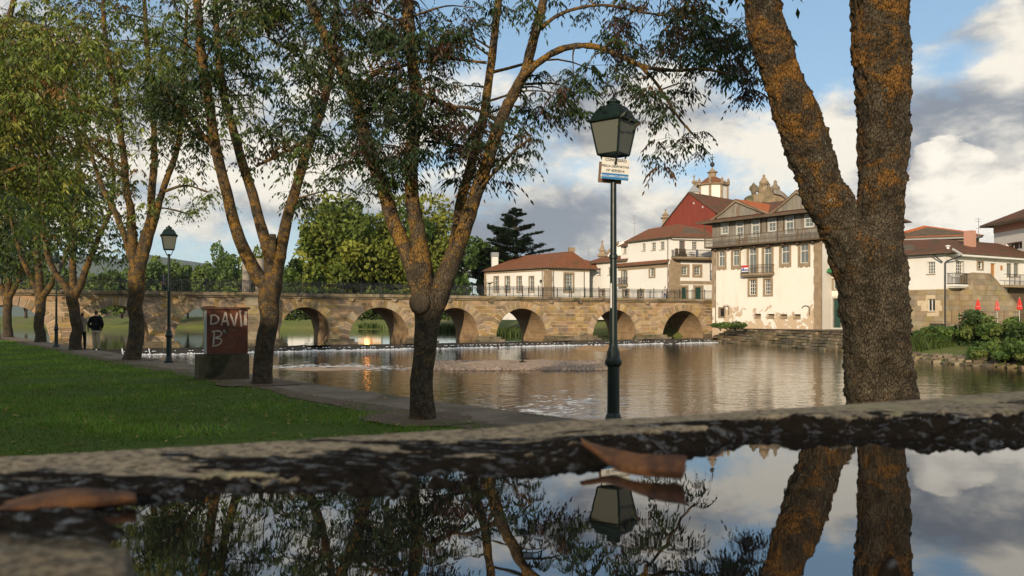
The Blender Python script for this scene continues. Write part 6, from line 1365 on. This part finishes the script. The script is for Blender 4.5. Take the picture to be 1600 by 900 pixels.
# ------------------------------------------------------------------ street lamps
def lamp(px, Y, rot, lab, z0=0.0, k=1.0, group='green lamp posts on the river path', name='street_lamp'):
    c = W(px, 0, Y); b0 = np.array((c[0], c[1], z0)); t = empty(name, tuple(b0), lab, 'lamp', group); g = M['lamp_green']
    mb = MB(); mb.lathe(b0, [(r*k, z*k) for r, z in [(.15, 0), (.15, .06), (.115, .09), (.10, .16), (.082, .20), (.078, .80), (.085, .82)]], 18); mb.build('pedestal', g, t, smooth=False)
    mb = MB(); mb.lathe(b0, [(r*k, z*k) for r, z in [(.085, .80), (.112, .84), (.112, .88), (.09, .92), (.082, 1.0), (.06, 1.06), (.056, 1.10)]], 18); mb.build('collar', g, t)
    mb = MB(); mb.lathe(b0, [(r*k, z*k) for r, z in [(.052, 1.08), (.044, 2.2), (.054, 2.21), (.054, 2.26), (.042, 2.27), (.038, 3.40)]], 16); mb.build('pole', g, t, smooth=False)
    ca, sa = math.cos(rot), math.sin(rot); e1 = np.array((ca, sa, 0)); e2 = np.array((-sa, ca, 0)); hb, ht = .148*k, .217*k; zb_, zt_ = z0+3.56*k, z0+3.99*k
    C4 = lambda r, z: [b0*np.array((1, 1, 0))+e1*r*x+e2*r*y+UP*z for x, y in ((-1, -1), (1, -1), (1, 1), (-1, 1))]
    mb = MB()
    for q in C4(hb*.85, zb_): mb.tube([b0+UP*(3.38*k), b0*.45+np.array((q[0], q[1], b0[2]))*.55+UP*(3.40*k), q], .011*k, 6)
    mb.lathe(b0+UP*3.36*k, [(.05*k, 0), (.06*k, .03*k), (.03*k, .06*k)], 12); mb.build('bracket', g, t)
    mb = MB(); B4, T4 = C4(hb, zb_), C4(ht, zt_)
    for q, w_ in zip(B4, T4): mb.tube([q, w_], .013*k, 4)
    for R4, th in ((B4, .02), (T4, .02)):
        for i in range(4): mb.tube([R4[i], R4[(i+1) % 4]], .014*k, 4)
    fr_ = mb.build('lantern_frame', g, t)
    for i in range(4):
        mb = MB(); j = (i+1) % 4; sh = .985; cc = b0*np.array((1, 1, 0)); f2 = lambda p_: np.array((cc[0]+(p_[0]-cc[0])*sh, cc[1]+(p_[1]-cc[1])*sh, p_[2])); mb.face([f2(B4[i]), f2(B4[j]), f2(T4[j]), f2(T4[i])]); mb.build('pane', M['frost'], fr_)
    mb = MB(); mb.face(C4(hb*.97, zb_+.008)); mb.build('pane', M['frost'], fr_)
    mb = MB(); rings = [(ht*1.16, zt_-.012*k), (ht*1.18, zt_+.015*k), (ht*1.0, zt_+.035*k), (ht*.80, zt_+.13*k), (ht*.62, zt_+.185*k), (ht*.58, zt_+.20*k)]
    for r, z in rings:
        for q in C4(r, z): mb.v.append(tuple(q))
    for a in range(len(rings)-1):
        for j in range(4): q, w_ = a*4+j, a*4+(j+1) % 4; mb.f.append((q, w_, w_+4, q+4)); mb.mi.append(0); mb.uv.append(None)
    m_ = len(rings)*4; mb.f += [(3, 2, 1, 0), (m_-4, m_-3, m_-2, m_-1)]; mb.mi += [0, 0]; mb.uv += [None, None]; hd = mb.build('hood', g, t)
    mb = MB(); mb.lathe(np.array((b0[0], b0[1], zt_+.19*k)), [(r*k, z*k) for r, z in [(.10, 0), (.085, .04), (.095, .06), (.095, .075), (.045, .10), (.02, .13), (.012, .15)]], 14); mb.build('finial', g, hd); return t
lamp(958.5, 10.35, math.radians(52), 'near green lamp post with square lantern in front of the river')
lamp(264, 24.9, math.radians(25), 'lamp post on the path between the cabinet and the orange ash')
lamp(88, 37.5, math.radians(20), 'farthest path lamp post, in shade at left')
lamp(-2, 52, math.radians(20), 'dark lamp post cut by the left edge of the view')
lamp(654, 84, .4, 'green lamp on the bridge behind the central ash fork', DK, .92, 'lamps on the bridge'); lamp(845, 96, .4, 'small black lamp on the bridge in front of the low house', DK, .55, 'lamps on the bridge')

# sign plates on the near lamp
def textmesh(name, body, size, mat, parent, org, ex, ey, align='CENTER', shear=0.0):
    cu = bpy.data.curves.new(name, 'FONT'); cu.body = body; cu.size = size; cu.align_x = align; cu.align_y = 'CENTER'; cu.space_line = .95; cu.offset = size*.02
    ob = bpy.data.objects.new('tmp', cu); COL.objects.link(ob); dg = bpy.context.evaluated_depsgraph_get(); me = bpy.data.meshes.new_from_object(ob.evaluated_get(dg)); bpy.data.objects.remove(ob)
    n = len(me.vertices); co = np.zeros(n*3); me.vertices.foreach_get('co', co); co = co.reshape(-1, 3); po = ORG[parent.name]
    Wd = np.array(org)+co[:, :1]*np.array(ex)+co[:, 1:2]*np.array(ey)-po; me.vertices.foreach_set('co', Wd.ravel()); me.materials.clear(); me.materials.append(mat); me.update(); me.name = name
    return link(name, me, parent)
YS = 10.30; cS = W(961.5, 264, YS-.06); rr = math.radians(5); ex = np.array((math.cos(rr), math.sin(.12), -math.sin(rr)*.8)); ex /= np.linalg.norm(ex); ey = np.array((.07, 0, 1.0)); ey -= ex*np.dot(ex, ey); ey /= np.linalg.norm(ey); en = np.cross(ex, ey)
sg = empty('fishing_sign', tuple(cS), 'tilted white and blue fishing notice fixed under the near lantern', 'sign')
def plate(c, w_, h_, th=.004): mb = MB(); mb.hexa([c-ex*w_/2-ey*h_/2, c+ex*w_/2-ey*h_/2, c+ex*w_/2-ey*h_/2-en*th, c-ex*w_/2-ey*h_/2-en*th, c-ex*w_/2+ey*h_/2, c+ex*w_/2+ey*h_/2, c+ex*w_/2+ey*h_/2-en*th, c-ex*w_/2+ey*h_/2-en*th]); return mb
en = -en if en[1] > 0 else en
plate(cS, .365, .275).build('plate', plain('sign white', (.72, .70, .64), .5), sg)
ink = plain('black ink', (.02, .02, .025), .6, var=.05); blu = plain('sign blue', (.02, .17, .42), .5)
plate(cS-ey*.098+en*.006, .352, .075).build('blue_band', blu, sg)
for body, dy_, sz in (('CONCESSÃO', .110, .048), ('DE', .070, .040), ('PESCA DESPORTIVA', .030, .041), ('Nº 429/2014', -.026, .046)): textmesh('lettering', body, sz, ink, sg, cS+ey*dy_+en*.004, ex, ey)
textmesh('lettering', 'REGULAMENTO ESPECIAL', .0335, plain('pale lettering', (.62, .70, .74), .6), sg, cS-ey*.098+en*.0085, ex, ey)
cB = cS+np.array((-.055, .09, -.035)); sb_ = tag(plate(cB, .31, .27).build('back_plate', plain('brown sign back', (.16, .10, .07), .7), None, tuple(cB)), 'brown sign plate seen behind the fishing notice', 'sign')
cP = W(957.5, 462, 10.35); mb = MB(); mb.box(np.array((cP[0]-.028, cP[1]-.043, cP[2])), (.016, .008, .32)); tag(mb.build('reflective_strip', plain('white tape', (.75, .72, .7), .5), None, (cP[0]-.028, cP[1]-.043, cP[2])), 'thin white tape strip stuck on the near lamp pole', 'tape')

# ------------------------------------------------------------------ cabinet with graffiti
YC = 18.3; pl = W(323, 0, YC-.2); ang = math.radians(29); fc = Fac(pl[:2], pl[:2]+np.array((math.cos(ang), math.sin(ang)))); fc = Fac(pl[:2], fc.P(fc.s_at(387.5), 0)[:2]); zc0, zc1 = zt(553, YC), zt(480, YC)
cb = empty('utility_cabinet', fc.P(fc.L/2, 0), 'rusty brown steel cabinet with white graffiti on a concrete plinth', 'cabinet'); rustm = surf('rust brown paint', (.17, .052, .024), (.12, .038, .02), 2.5, .6, .25, .01, cc=(.075, .03, .018), spec=.35)
mb = MB(); fbox(mb, fc, 0, fc.L, zc0, zc1-.05, -.48, -.02); bo = mb.build('body', plain('grey side paint', (.34, .35, .33), .6), cb)
mb = MB(); fbox(mb, fc, -.05, fc.L+.04, zc1-.05, zc1, -.52, .05); mb.build('lid', plain('dark lid', (.10, .045, .03), .6), cb)
for a, e in ((.0, .475), (.481, .997)):
    mb = MB(); fbox(mb, fc, fc.L*a+.004, fc.L*e-.002, zc0+.01, zc1-.055, -.02, .005); d_ = mb.build('door', rustm, cb)
    mb = MB(); x_ = fc.L*(.45 if a == 0 else .51); fbox(mb, fc, x_-.01, x_+.01, (zc0+zc1)/2-.05, (zc0+zc1)/2+.03, .0052, .02); mb.build('latch', M['iron'], d_)
    for zh in (.2, .8): mb = MB(); xh = fc.L*(a if a == 0 else e); fbox(mb, fc, xh-.012+(.02 if a == 0 else -.02), xh+.012+(.02 if a == 0 else -.02), zc0+(zc1-zc0)*zh-.05, zc0+(zc1-zc0)*zh+.05, .0052, .022); mb.build('hinge', rustm, d_)
ZS = lambda x, y: (fc.s_at(280+x/4.5), fc.z_at(280+x/4.5, 420+y/4.5))
strokes = [[(226, 328), (224, 360), (221, 390)], [(218, 330), (250, 326), (272, 340), (276, 362), (258, 382), (221, 391)], [(296, 397), (311, 350), (325, 308), (336, 355), (346, 400)], [(306, 370), (340, 366)], [(360, 316), (374, 358), (388, 400), (398, 352), (408, 308)], [(426, 293), (433, 350), (438, 406)], [(424, 300), (436, 296)], [(464, 302), (461, 350), (458, 398)], [(471, 300), (470, 398)],
           [(246, 440), (243, 490), (238, 545)], [(230, 442), (270, 436), (296, 448), (290, 470), (254, 486), (290, 492), (296, 512), (275, 534), (232, 545)], [(309, 434), (324, 437), (325, 452)]]
faint = [[(400, 433), (364, 427), (340, 444), (348, 470), (378, 494), (386, 522), (366, 548), (330, 552), (322, 545)]]
def paint(L, mat, nm, w_):
    for st_ in L:
        mb = MB(); P_ = catmull(np.array([(*ZS(x, y), 0) for x, y in st_]), 5)[:, :2]; T_ = np.gradient(P_, axis=0); T_ /= np.linalg.norm(T_, axis=1)[:, None]+1e-9; Nn = np.stack([-T_[:, 1], T_[:, 0]], 1)*w_/2*(1+.25*vnoise(np.stack([P_[:, 0]*30, P_[:, 1]*30, P_[:, 0]*0], 1)))[:, None]; n = len(P_)
        R_ = [fc.P(*(P_[k]-Nn[k]), .0085) for k in range(n)]+[fc.P(*(P_[k]+Nn[k]), .0085) for k in range(n)]
        mb.v = [tuple(q) for q in R_]; mb.f = [(k, k+1, n+k+1, n+k) for k in range(n-1)]; mb.mi = [0]*(n-1); mb.uv = [None]*(n-1); mb.build(nm, mat, cb)
paint(strokes, surf('white spray paint', (.58, .52, .44), (.40, .33, .27), 14, .8, .1, .005), 'graffiti', .034); paint(faint, surf('faint spray paint', (.22, .13, .09), (.17, .08, .05), 14, .8, .1, .005), 'graffiti', .030)
mb = MB(); con = surf('mossy concrete', (.14, .115, .07), (.085, .07, .042), 4, .95, .8, .03, cc=(.03, .035, .015)); s0, s1 = fc.s_at(310), fc.s_at(388.5); z1 = zc0-.012
for k, (a, e, h0, h1) in enumerate(((0, .5, -.1, 1), (.5, 1, -.1, 1))): fbox(mb, fc, s0+(s1-s0)*a, s0+(s1-s0)*e-.003, -.08, z1, -.62, .10)
mb.build('plinth', con, cb)

# ------------------------------------------------------------------ people
def person(name, label, X, Y, z, H, face, top, legs, hair, arms, shoes=(.02, .02, .02), legpose=((-.09, 0), (.10, .03)), jacket=1.0, group='walkers'):
    """one skinned body; face = direction the person looks (radians), arms = list of (elbow, hand) in body frame metres at H = 1.75"""
    k = H/1.75; me = bpy.data.meshes.new('person_skin'); bm = bmesh.new(); sk = bm.verts.layers.skin.verify(); vs = {}
    def v(n, p, r, par=None):
        q = bm.verts.new((p[0]*k, p[1]*k, p[2]*k)); q[sk].radius = (r[0]*k, r[1]*k) if hasattr(r, '__len__') else (r*k, r*k); vs[n] = q
        if par: bm.edges.new((vs[par], q))
        return q
    j = jacket
    v('pel', (0, 0, .93), (.155*j, .115*j))[sk].use_root = True
    v('hem', (0, 0, .86), (.165*j, .12*j), 'pel'); v('wai', (0, .0, 1.08), (.165*j, .115*j), 'pel'); v('che', (0, .01, 1.28), (.185*j, .12*j), 'wai'); v('sho', (0, .0, 1.42), (.15*j, .095), 'che'); v('nek', (0, .005, 1.50), .058, 'sho'); v('hd0', (0, .02, 1.58), (.072, .085), 'nek'); v('hd1', (0, .025, 1.66), (.078, .098), 'hd0'); v('hd2', (0, .01, 1.725), (.055, .07), 'hd1'); v('nose', (0, .115, 1.625), .016, 'hd1')
    for s, sgn_, (el, ha) in (('l', -1, arms[0]), ('r', 1, arms[1])):
        v('sh'+s, (sgn_*.185, 0, 1.40), (.072*j, .07*j), 'sho'); v('el'+s, el, .056*j, 'sh'+s); v('wr'+s, ha, .042, 'el'+s)
        d = np.array(ha)-np.array(el); d /= np.linalg.norm(d); v('hn'+s, tuple(np.array(ha)+d*.07), (.034, .022), 'wr'+s)
        for fi in range(4): v('f%d'%fi+s, tuple(np.array(ha)+d*(.15-.012*abs(fi-1.3))+np.array((0, (fi-1.5)*.017, 0))), .0085, 'hn'+s)
        v('th'+s, tuple(np.array(ha)+d*.10+np.array((-sgn_*.01, .045, 0))), .010, 'hn'+s)
    for s, sgn_, (lx, ly) in (('l', -1, legpose[0]), ('r', 1, legpose[1])):
        v('hp'+s, (sgn_*.09, 0, .84), .095, 'hem'); v('kn'+s, (lx*.95, ly*.6+.01, .47), .072, 'hp'+s); v('an'+s, (lx, ly, .10), .055, 'kn'+s); v('hl'+s, (lx, ly-.02, .045), .045, 'an'+s); v('to'+s, (lx*1.15, ly+.15, .035), .036, 'hl'+s)
    bm.to_mesh(me); bm.free(); ob = bpy.data.objects.new('tmp', me); COL.objects.link(ob); ob.modifiers.new('s', 'SKIN').use_smooth_shade = True; ss_ = ob.modifiers.new('d', 'SUBSURF'); ss_.levels = 2; ss_.render_levels = 2
    dg = bpy.context.evaluated_depsgraph_get(); m2 = bpy.data.meshes.new_from_object(ob.evaluated_get(dg)); bpy.data.objects.remove(ob); m2.name = name
    m2.materials.clear(); skin = plain('skin', (.42, .22, .14), .6); ms = [surf(name+' top '+label[:12], top, tuple(x*.7 for x in top), 8, .9, .2, .01), surf(name+' legs '+label[:12], legs, tuple(x*.75 for x in legs), 8, .9, .2, .01), skin, plain('hair '+label[:8], hair, .6), plain('shoes', shoes, .5)]
    for q in ms: m2.materials.append(q)
    hz = [np.array(a[1])*k for a in arms]
    for pl_ in m2.polygons:
        c = pl_.center/k
        if c.z > 1.485: mi = 3 if (c.y < .045 and c.z > 1.56) or c.z > 1.70 else 2
        elif c.z < .075: mi = 4
        elif min(np.linalg.norm(np.array(c)-np.array(a[1])) for a in arms) < .05 or any(np.dot(np.array(c)-np.array(a[1]), np.array(a[1])-np.array(a[0])) > 0.012 and np.linalg.norm(np.array(c)-np.array(a[1])) < .2 for a in arms): mi = 2
        elif c.z > .83: mi = 0
        else: mi = 1
        pl_.material_index = mi; pl_.use_smooth = True
    zmin = min(q.co.z for q in m2.vertices)
    o = bpy.data.objects.new(name, m2); COL.objects.link(o); o.location = (X, Y, z-zmin); o.rotation_euler = (0, 0, face); ORG[o.name] = np.array(o.location); return tag(o, label, 'person', group)
pm = G(150, 547.5); person('person', 'man in black jacket and beige trousers standing with his back turned', pm[0], pm[1], .012, 1.74, .1, (.008, .008, .009), (.42, .34, .24), (.02, .015, .012), [((-.30, -.06, 1.12), (-.20, .08, .93)), ((.30, -.06, 1.12), (.20, .08, .93))], jacket=1.16)
pm = G(128.5, 546.5); person('person', 'person in pale jacket and dark trousers half hidden behind a trunk', pm[0], pm[1], .012, 1.66, .2, (.45, .36, .28), (.015, .015, .018), (.03, .02, .015), [((-.26, -.03, 1.10), (-.22, .10, .90)), ((.27, -.03, 1.10), (.22, .12, .92))], jacket=1.02)
cP = W(256, 0, 70.2); person('person', 'man in dark blue clothes walking on the bridge', cP[0], cP[1], DK, 1.74, 1.9, (.03, .045, .09), (.02, .025, .045), (.05, .03, .02), [((-.26, -.08, 1.10), (-.24, -.10, .86)), ((.26, .08, 1.12), (.24, .20, .90))], legpose=((-.09, .16), (.09, -.14)))
cP = W(1039, 0, 99.5); person('person', 'person in white top and blue jeans on the bridge near the houses', cP[0], cP[1], DK, 1.72, -1.3, (.65, .60, .55), (.06, .09, .16), (.20, .12, .05), [((-.27, .02, 1.10), (-.20, .22, 1.12)), ((.27, .0, 1.10), (.24, .06, .88))], legpose=((-.09, -.10), (.09, .14)))

# ------------------------------------------------------------------ the parapet wall with the puddle (under the camera)
eL = np.array((-.171, .265)); eR = np.array((.312, .483)); du = (eR-eL)/np.linalg.norm(eR-eL); WT = CZ-.05     # water level of the puddle
dn = np.array((-du[1], du[0]))
wall = empty('parapet_wall', (0, .1, 0), 'low stone parapet with a rain puddle on top in the foreground', 'wall')
def wbox(mb, a0, a1, b0, b1, z0, z1):      # along-edge a, across b (0 = far edge, negative towards the camera)
    Pp = lambda a, b_, z: np.array((*(eL+du*a+dn*b_), z)); mb.hexa([Pp(a0, b0, z0), Pp(a1, b0, z0), Pp(a1, b1, z0), Pp(a0, b1, z0), Pp(a0, b0, z1), Pp(a1, b0, z1), Pp(a1, b1, z1), Pp(a0, b1, z1)])
stm = surf('weathered parapet stone', (.24, .20, .145), (.16, .135, .10), 30, .9, .6, .003, fine=250)
for k in range(-5, 7):
    for r in range(4): mb = MB(); o_ = .5 if r % 2 else 0; wbox(mb, k+o_+.006, k+o_+.994, -.62, -.014, r*.335+.004, (r+1)*.335-.004); mb.build('stone', M['quay'], wall)
for a0, a1 in ((-4.5, -2.2), (-2.19, -.62), (.93, 2.5), (2.51, 4.5)): mb = MB(); wbox(mb, a0, a1, -.66, .03, 1.342, WT+.004); mb.build('cap_stone', stm, wall)
# far shoreline of the puddle and far edge, as world heights
shx = np.array([-60, 0, 120, 200, 250, 330, 420, 500, 600, 700, 800, 880, 960, 1040, 1100, 1125, 1160, 1250, 1330, 1400, 1480, 1540, 1600, 1700]); shy = np.array([795, 795, 796, 798, 790, 779, 769, 773, 777, 760, 744, 735, 724, 712, 704, 694, 685, 681, 684, 688, 690, 695, 690, 686.])
egx = np.array([-100, 0, 200, 400, 600, 800, 850, 1000, 1100, 1300, 1450, 1600, 1750]); egy = np.array([714, 708, 697, 686, 673, 661, 655, 649, 643, 630, 620, 608, 598.]); egh = np.array([.0045, .0045, .0045, .0046, .0048, .0050, .0052, .0053, .0055, .0058, .006, .006, .006])
nx, ny = 620, 330; pxs = np.linspace(-110, 1710, nx); ys = np.linspace(0, 1, ny)
PX = np.repeat(pxs[:, None], ny, 1); edgeY = (.05-np.interp(PX, egx, egh))*F/(np.interp(PX, egx, egy)-HY)
shY = .05*F/(np.interp(PX, shx, shy)-HY)
Yv = .085+(edgeY-.085)*ys[None, :]; Xv = (PX-800)/F*Yv
P3 = np.stack([Xv, Yv, 0*Xv], -1)
tt = np.clip((Yv-shY)/(edgeY-shY), -3, 1.0); eh = np.interp(PX, egx, egh); rgt = sstep(PX, 780, 1000)
nl0 = fbm(P3*np.array((40, 40, 1)), 3, 51)
rise = np.where(tt > 0, (1-rgt)*sstep(tt, 0, .85)*.95+rgt*(.94*sstep(tt, 0, .20+.08*nl0)+.06*tt), .28*tt)
nz = fbm(P3*np.array((90, 160, 1)), 4, 21); nz2 = fbm(P3*np.array((300, 420, 1)), 3, 31); nl = fbm(P3*np.array((28, 45, 1)), 3, 41)
Z = eh*rise+np.where(tt > -.4, 1, .4)*(.0008*nl*sstep(1-tt, 0, .3)+.0015*nz*sstep(.55-tt, 0, .4)*(1+.5*rgt)+.00030*nz2*(.5+3.0*sstep(.45-tt, 0, .3)))
Z = np.where(tt < 0, np.minimum(Z, .0004*nz-.0012+.02*tt*0-.004*np.minimum(1, -tt*2.5)+.0012*np.maximum(0, nl)*np.exp(tt*6)), Z)
# bare stone breaking the water at the lower left
lx = (PX-800)/F; low = sstep(.245-.0*PX-np.abs(PX-40)/1000, .03, .09)*sstep(.168-Yv, -.012, .006); Z = np.maximum(Z, -.02+low*.0232+.0012*nz*low+.001*nl)
lf = sstep(210-PX+70*nl, -60, 60)*sstep(Yv, .16, .176); Z = np.maximum(Z, np.where(lf > .02, -.004+lf*.0055+.0013*nz+.0008*nl, -1))
rd = np.exp(-(((PX-1390)/50)**2+((Yv-.152)/.005)**2)); Z = np.maximum(Z, -.02+.0245*rd)
# rounded, broken far edge dropping to the wall face
drop = sstep(ys[None, :]+0*PX, .965, 1.0)
Z = Z-drop*(.0012+.001*np.abs(nz))
V = np.stack([Xv, Yv, WT+Z], -1)
face_row = V[:, -1:, :].copy(); face_row[:, :, 2] -= .03; face_row[:, :, 1] += .0006; V = np.concatenate([V, face_row], 1); k2 = ny+1
idx = np.arange(nx*k2).reshape(nx, k2); Q = np.stack([idx[:-1, :-1], idx[1:, :-1], idx[1:, 1:], idx[:-1, 1:]], -1).reshape(-1, 4)
m, bb, p = newmat('wet parapet stone'); ge = bb.n('ShaderNodeNewGeometry'); pos = ge.outputs['Position']; zz_ = bb.sub(bb.n('ShaderNodeSeparateXYZ', {0: pos}).outputs[2], WT)
n_ = bb.noise(bb.scale(pos, (1, 1.6, 1)), 55, 6, .65); n2_ = bb.noise(pos, 320, 5, .65); n3_ = bb.noise(pos, 16, 4, .6)
dry = bb.mix(n_, (.25, .21, .15), (.17, .145, .10)); dry = bb.mix(bb.step(n2_, .44, .60), dry, (.085, .07, .05)); dry = bb.mix(bb.step(n3_, .52, .66), dry, (.20, .18, .11))
wetm = bb.step(bb.add(zz_, bb.mul(bb.sub(bb.noise(bb.scale(pos, (1, 2.2, 1)), 75, 6, .7, .5), .5), .020)), .0080, .0062)
wa_ = bb.n('ShaderNodeSeparateColor', {0: bb.n('ShaderNodeAttribute', attribute_name='Col').outputs['Color']}).outputs[0]
wetm = wa_
gl_ = bb.step(bb.noise(bb.scale(pos, (1, 2.6, 1)), 120, 5, .65, .4), .55, .60)
wcol = bb.mix(n2_, (.003, .003, .003), (.015, .012, .009)); c = bb.mix(wetm, dry, wcol)
setb(bb, p, col=c, rough=bb.lin(wetm, 0, 1, .88, bb.lin(gl_, 0, 1, .75, .06)), spec=bb.lin(wetm, 0, 1, .2, bb.lin(gl_, 0, 1, .02, .8)), nrm=bump(bb, bb.add(bb.mul(n2_, .8), n_), 1.0, .0014)); M['wetstone'] = m
stk = fbm(P3*np.array((35, 110, 1)), 4, 61); wet = 1-sstep(tt+.16*nz+(.30-.12*rgt)*stk, .50-.26*rgt, .62-.26*rgt); wet = np.maximum(wet, .9*sstep(fbm(P3*np.array((22, 130, 1)), 4, 71), .35, .6)*sstep(1-tt, .25, .5))
wet = sstep(wet, .25, .6); wet = np.where(Yv < .178, wet*(1-.6*low), wet); wet = np.concatenate([wet, wet[:, -1:]], 1).reshape(-1)
npmesh('puddle_stone', V.reshape(-1, 3), Q, M['wetstone'], wall, smooth=True, col=np.repeat(wet[:, None], 3, 1))
mb = MB(); mb.face([(-.25, -.1, WT), (.30, -.1, WT), (.36, .30, WT), (.33, .44, WT), (.15, .362, WT), (0, .298, WT), (-.10, .25, WT), (-.17, .232, WT), (-.25, .1, WT)]); tag(mb.build('puddle', M['puddle']), 'still rain puddle on the parapet mirroring trees and clouds', 'puddle', kind='structure')
# stone slab under the puddle near the camera and behind
mb = MB(); wbox(mb, -.6, .92, -.64, -.02, 1.34, WT-.022); mb.build('cap_stone', stm, wall)
# leaves lying in the puddle
def dead_leaf(pts, hts, Yc, label, cols):
    """pts: outline (px,py) of a curled leaf: upper and lower edge rows"""
    up_, lo_ = pts; n = len(up_); V = []; rows = 7
    for k in range(n):
        for r in range(rows):
            t = r/(rows-1); x = up_[k][0]+(lo_[k][0]-up_[k][0])*t; y = up_[k][1]+(lo_[k][1]-up_[k][1])*t; Yk = hts[k][0]+(hts[k][1]-hts[k][0])*t-.004*math.sin(t*math.pi); V.append(W(x, y, Yk))
    V = np.array(V).reshape(n, rows, 3)
    for k in range(2, n): V[k, :, 2] -= (V[k, -1, 2]-(WT+.0004))*np.linspace(0, 1, rows)**.8
    V = V.reshape(-1, 3); V += .0009*np.stack([fbm(V*160, 3, q) for q in (1, 2, 3)], 1)*np.array((1, .6, 1)); V[:, 2] = np.maximum(V[:, 2], WT+.0008); idx = np.arange(n*rows).reshape(n, rows); Q = np.stack([idx[:-1, :-1], idx[1:, :-1], idx[1:, 1:], idx[:-1, 1:]], -1).reshape(-1, 4)
    o = npmesh('fallen_leaf', V, Q, M['deadleaf'], None, tuple(V.mean(0)), smooth=True); md = o.modifiers.new('thickness', 'SOLIDIFY'); md.thickness = .0003; sb2 = o.modifiers.new('smooth', 'SUBSURF'); sb2.levels = 2; sb2.render_levels = 2
    return tag(o, label, 'leaf', 'dead leaves in the puddle')
m, bb, p = newmat('dead leaf'); ge = bb.n('ShaderNodeNewGeometry'); pos = ge.outputs['Position']; n_ = bb.noise(pos, 70, 5, .6); c = bb.mix(bb.step(n_, .38, .62), (.028, .011, .006), (.105, .046, .016))
setb(bb, p, col=c, rough=.7, spec=.3, nrm=bump(bb, bb.noise(pos, 420, 5, .65), 1.0, .0015)); M['deadleaf'] = m
dead_leaf(([(905, 681), (925, 690), (950, 697), (975, 704), (1000, 711), (1022, 711), (1050, 709), (1074, 708)], [(912, 695), (930, 706), (955, 720), (975, 729), (996, 733), (1020, 736), (1050, 739), (1068, 741)]), [(.280, .272), (.274, .266), (.268, .258), (.260, .250), (.253, .245), (.248, .243), (.245, .242), (.243, .241)], .26, 'curled orange brown leaf lying on the far rim of the puddle', None)
dead_leaf(([(-20, 800), (20, 785), (60, 768), (110, 759), (150, 760), (185, 766), (212, 770)], [(-20, 808), (20, 803), (60, 799), (110, 790), (150, 784), (185, 777), (214, 772)]), [(.206, .202), (.208, .2), (.21, .2), (.211, .203), (.211, .206), (.21, .209), (.21, .21)], .2, 'flat brown leaf at the left edge of the puddle', None)

# ------------------------------------------------------------------ unseen town houses added behind the camera, sized to shade lawn and trunks
def add_shade_house(X, Y, w_, dpt, h_, lab, mat):
    u2 = np.array((.63, -.776)); f = Fac(np.array((X, Y))+u2*w_/2, np.array((X, Y))-u2*w_/2); t = empty('shade_house', f.P(f.L/2, 0), lab, 'house', 'unseen houses added to shade the lawn')
    ws = [(f.L*(i+.32)/4, f.L*(i+.68)/4, 1.0+s*3.1, 2.7+s*3.1) for i in range(4) for s in range(int(h_//3.1))]
    wallmesh(t, f, 0, f.L, 0, h_, ws, mat, .2); boxbody(t, f, 0, f.L, 0, h_-.01, dpt, mat)
    for q in ws: window(t, f, q, 2, 2)
    roofmesh(t, [[f.P(-.4, h_, .5), f.P(f.L+.4, h_, .5), f.P(f.L+.4, h_+1.6, -dpt/2), f.P(-.4, h_+1.6, -dpt/2)], [f.P(f.L+.4, h_, -dpt-.5), f.P(-.4, h_, -dpt-.5), f.P(-.4, h_+1.6, -dpt/2), f.P(f.L+.4, h_+1.6, -dpt/2)]], M['tile_old'])
add_shade_house(-1.0, -31, 13, 8, 8.2, 'added ochre town house, unseen behind the camera', M['trim']); add_shade_house(-12.6, -18.2, 13, 8, 11.4, 'added white town house, unseen, shading the central trees', M['white2']); add_shade_house(-21.6, -6.2, 13, 8, 12.4, 'added grey stone town house, unseen, shading the left trees', M['ashlar']); add_shade_house(-30.6, 5.3, 13, 8, 12.2, 'added wide white town house, unseen, shading the far left trees', M['white2'])

# ------------------------------------------------------------------ the air over the valley
mb = MB(); mb.box((-200, 2200, 178), (7200, 5600, 365)); hz_ = mb.build('haze', bpy.data.materials.new('haze air')); tag(hz_, 'thin blue evening haze over the valley', 'haze', kind='stuff')
hm_ = hz_.data.materials[0]; hm_.use_nodes = True; hm_.node_tree.nodes.clear(); hb_ = NB(hm_.node_tree)
pv = hb_.n('ShaderNodeVolumePrincipled', {'Color': (.78, .86, .95, 1), 'Density': .00008, 'Anisotropy': .1}); hb_.n('ShaderNodeOutputMaterial', {'Volume': pv.outputs[0]})
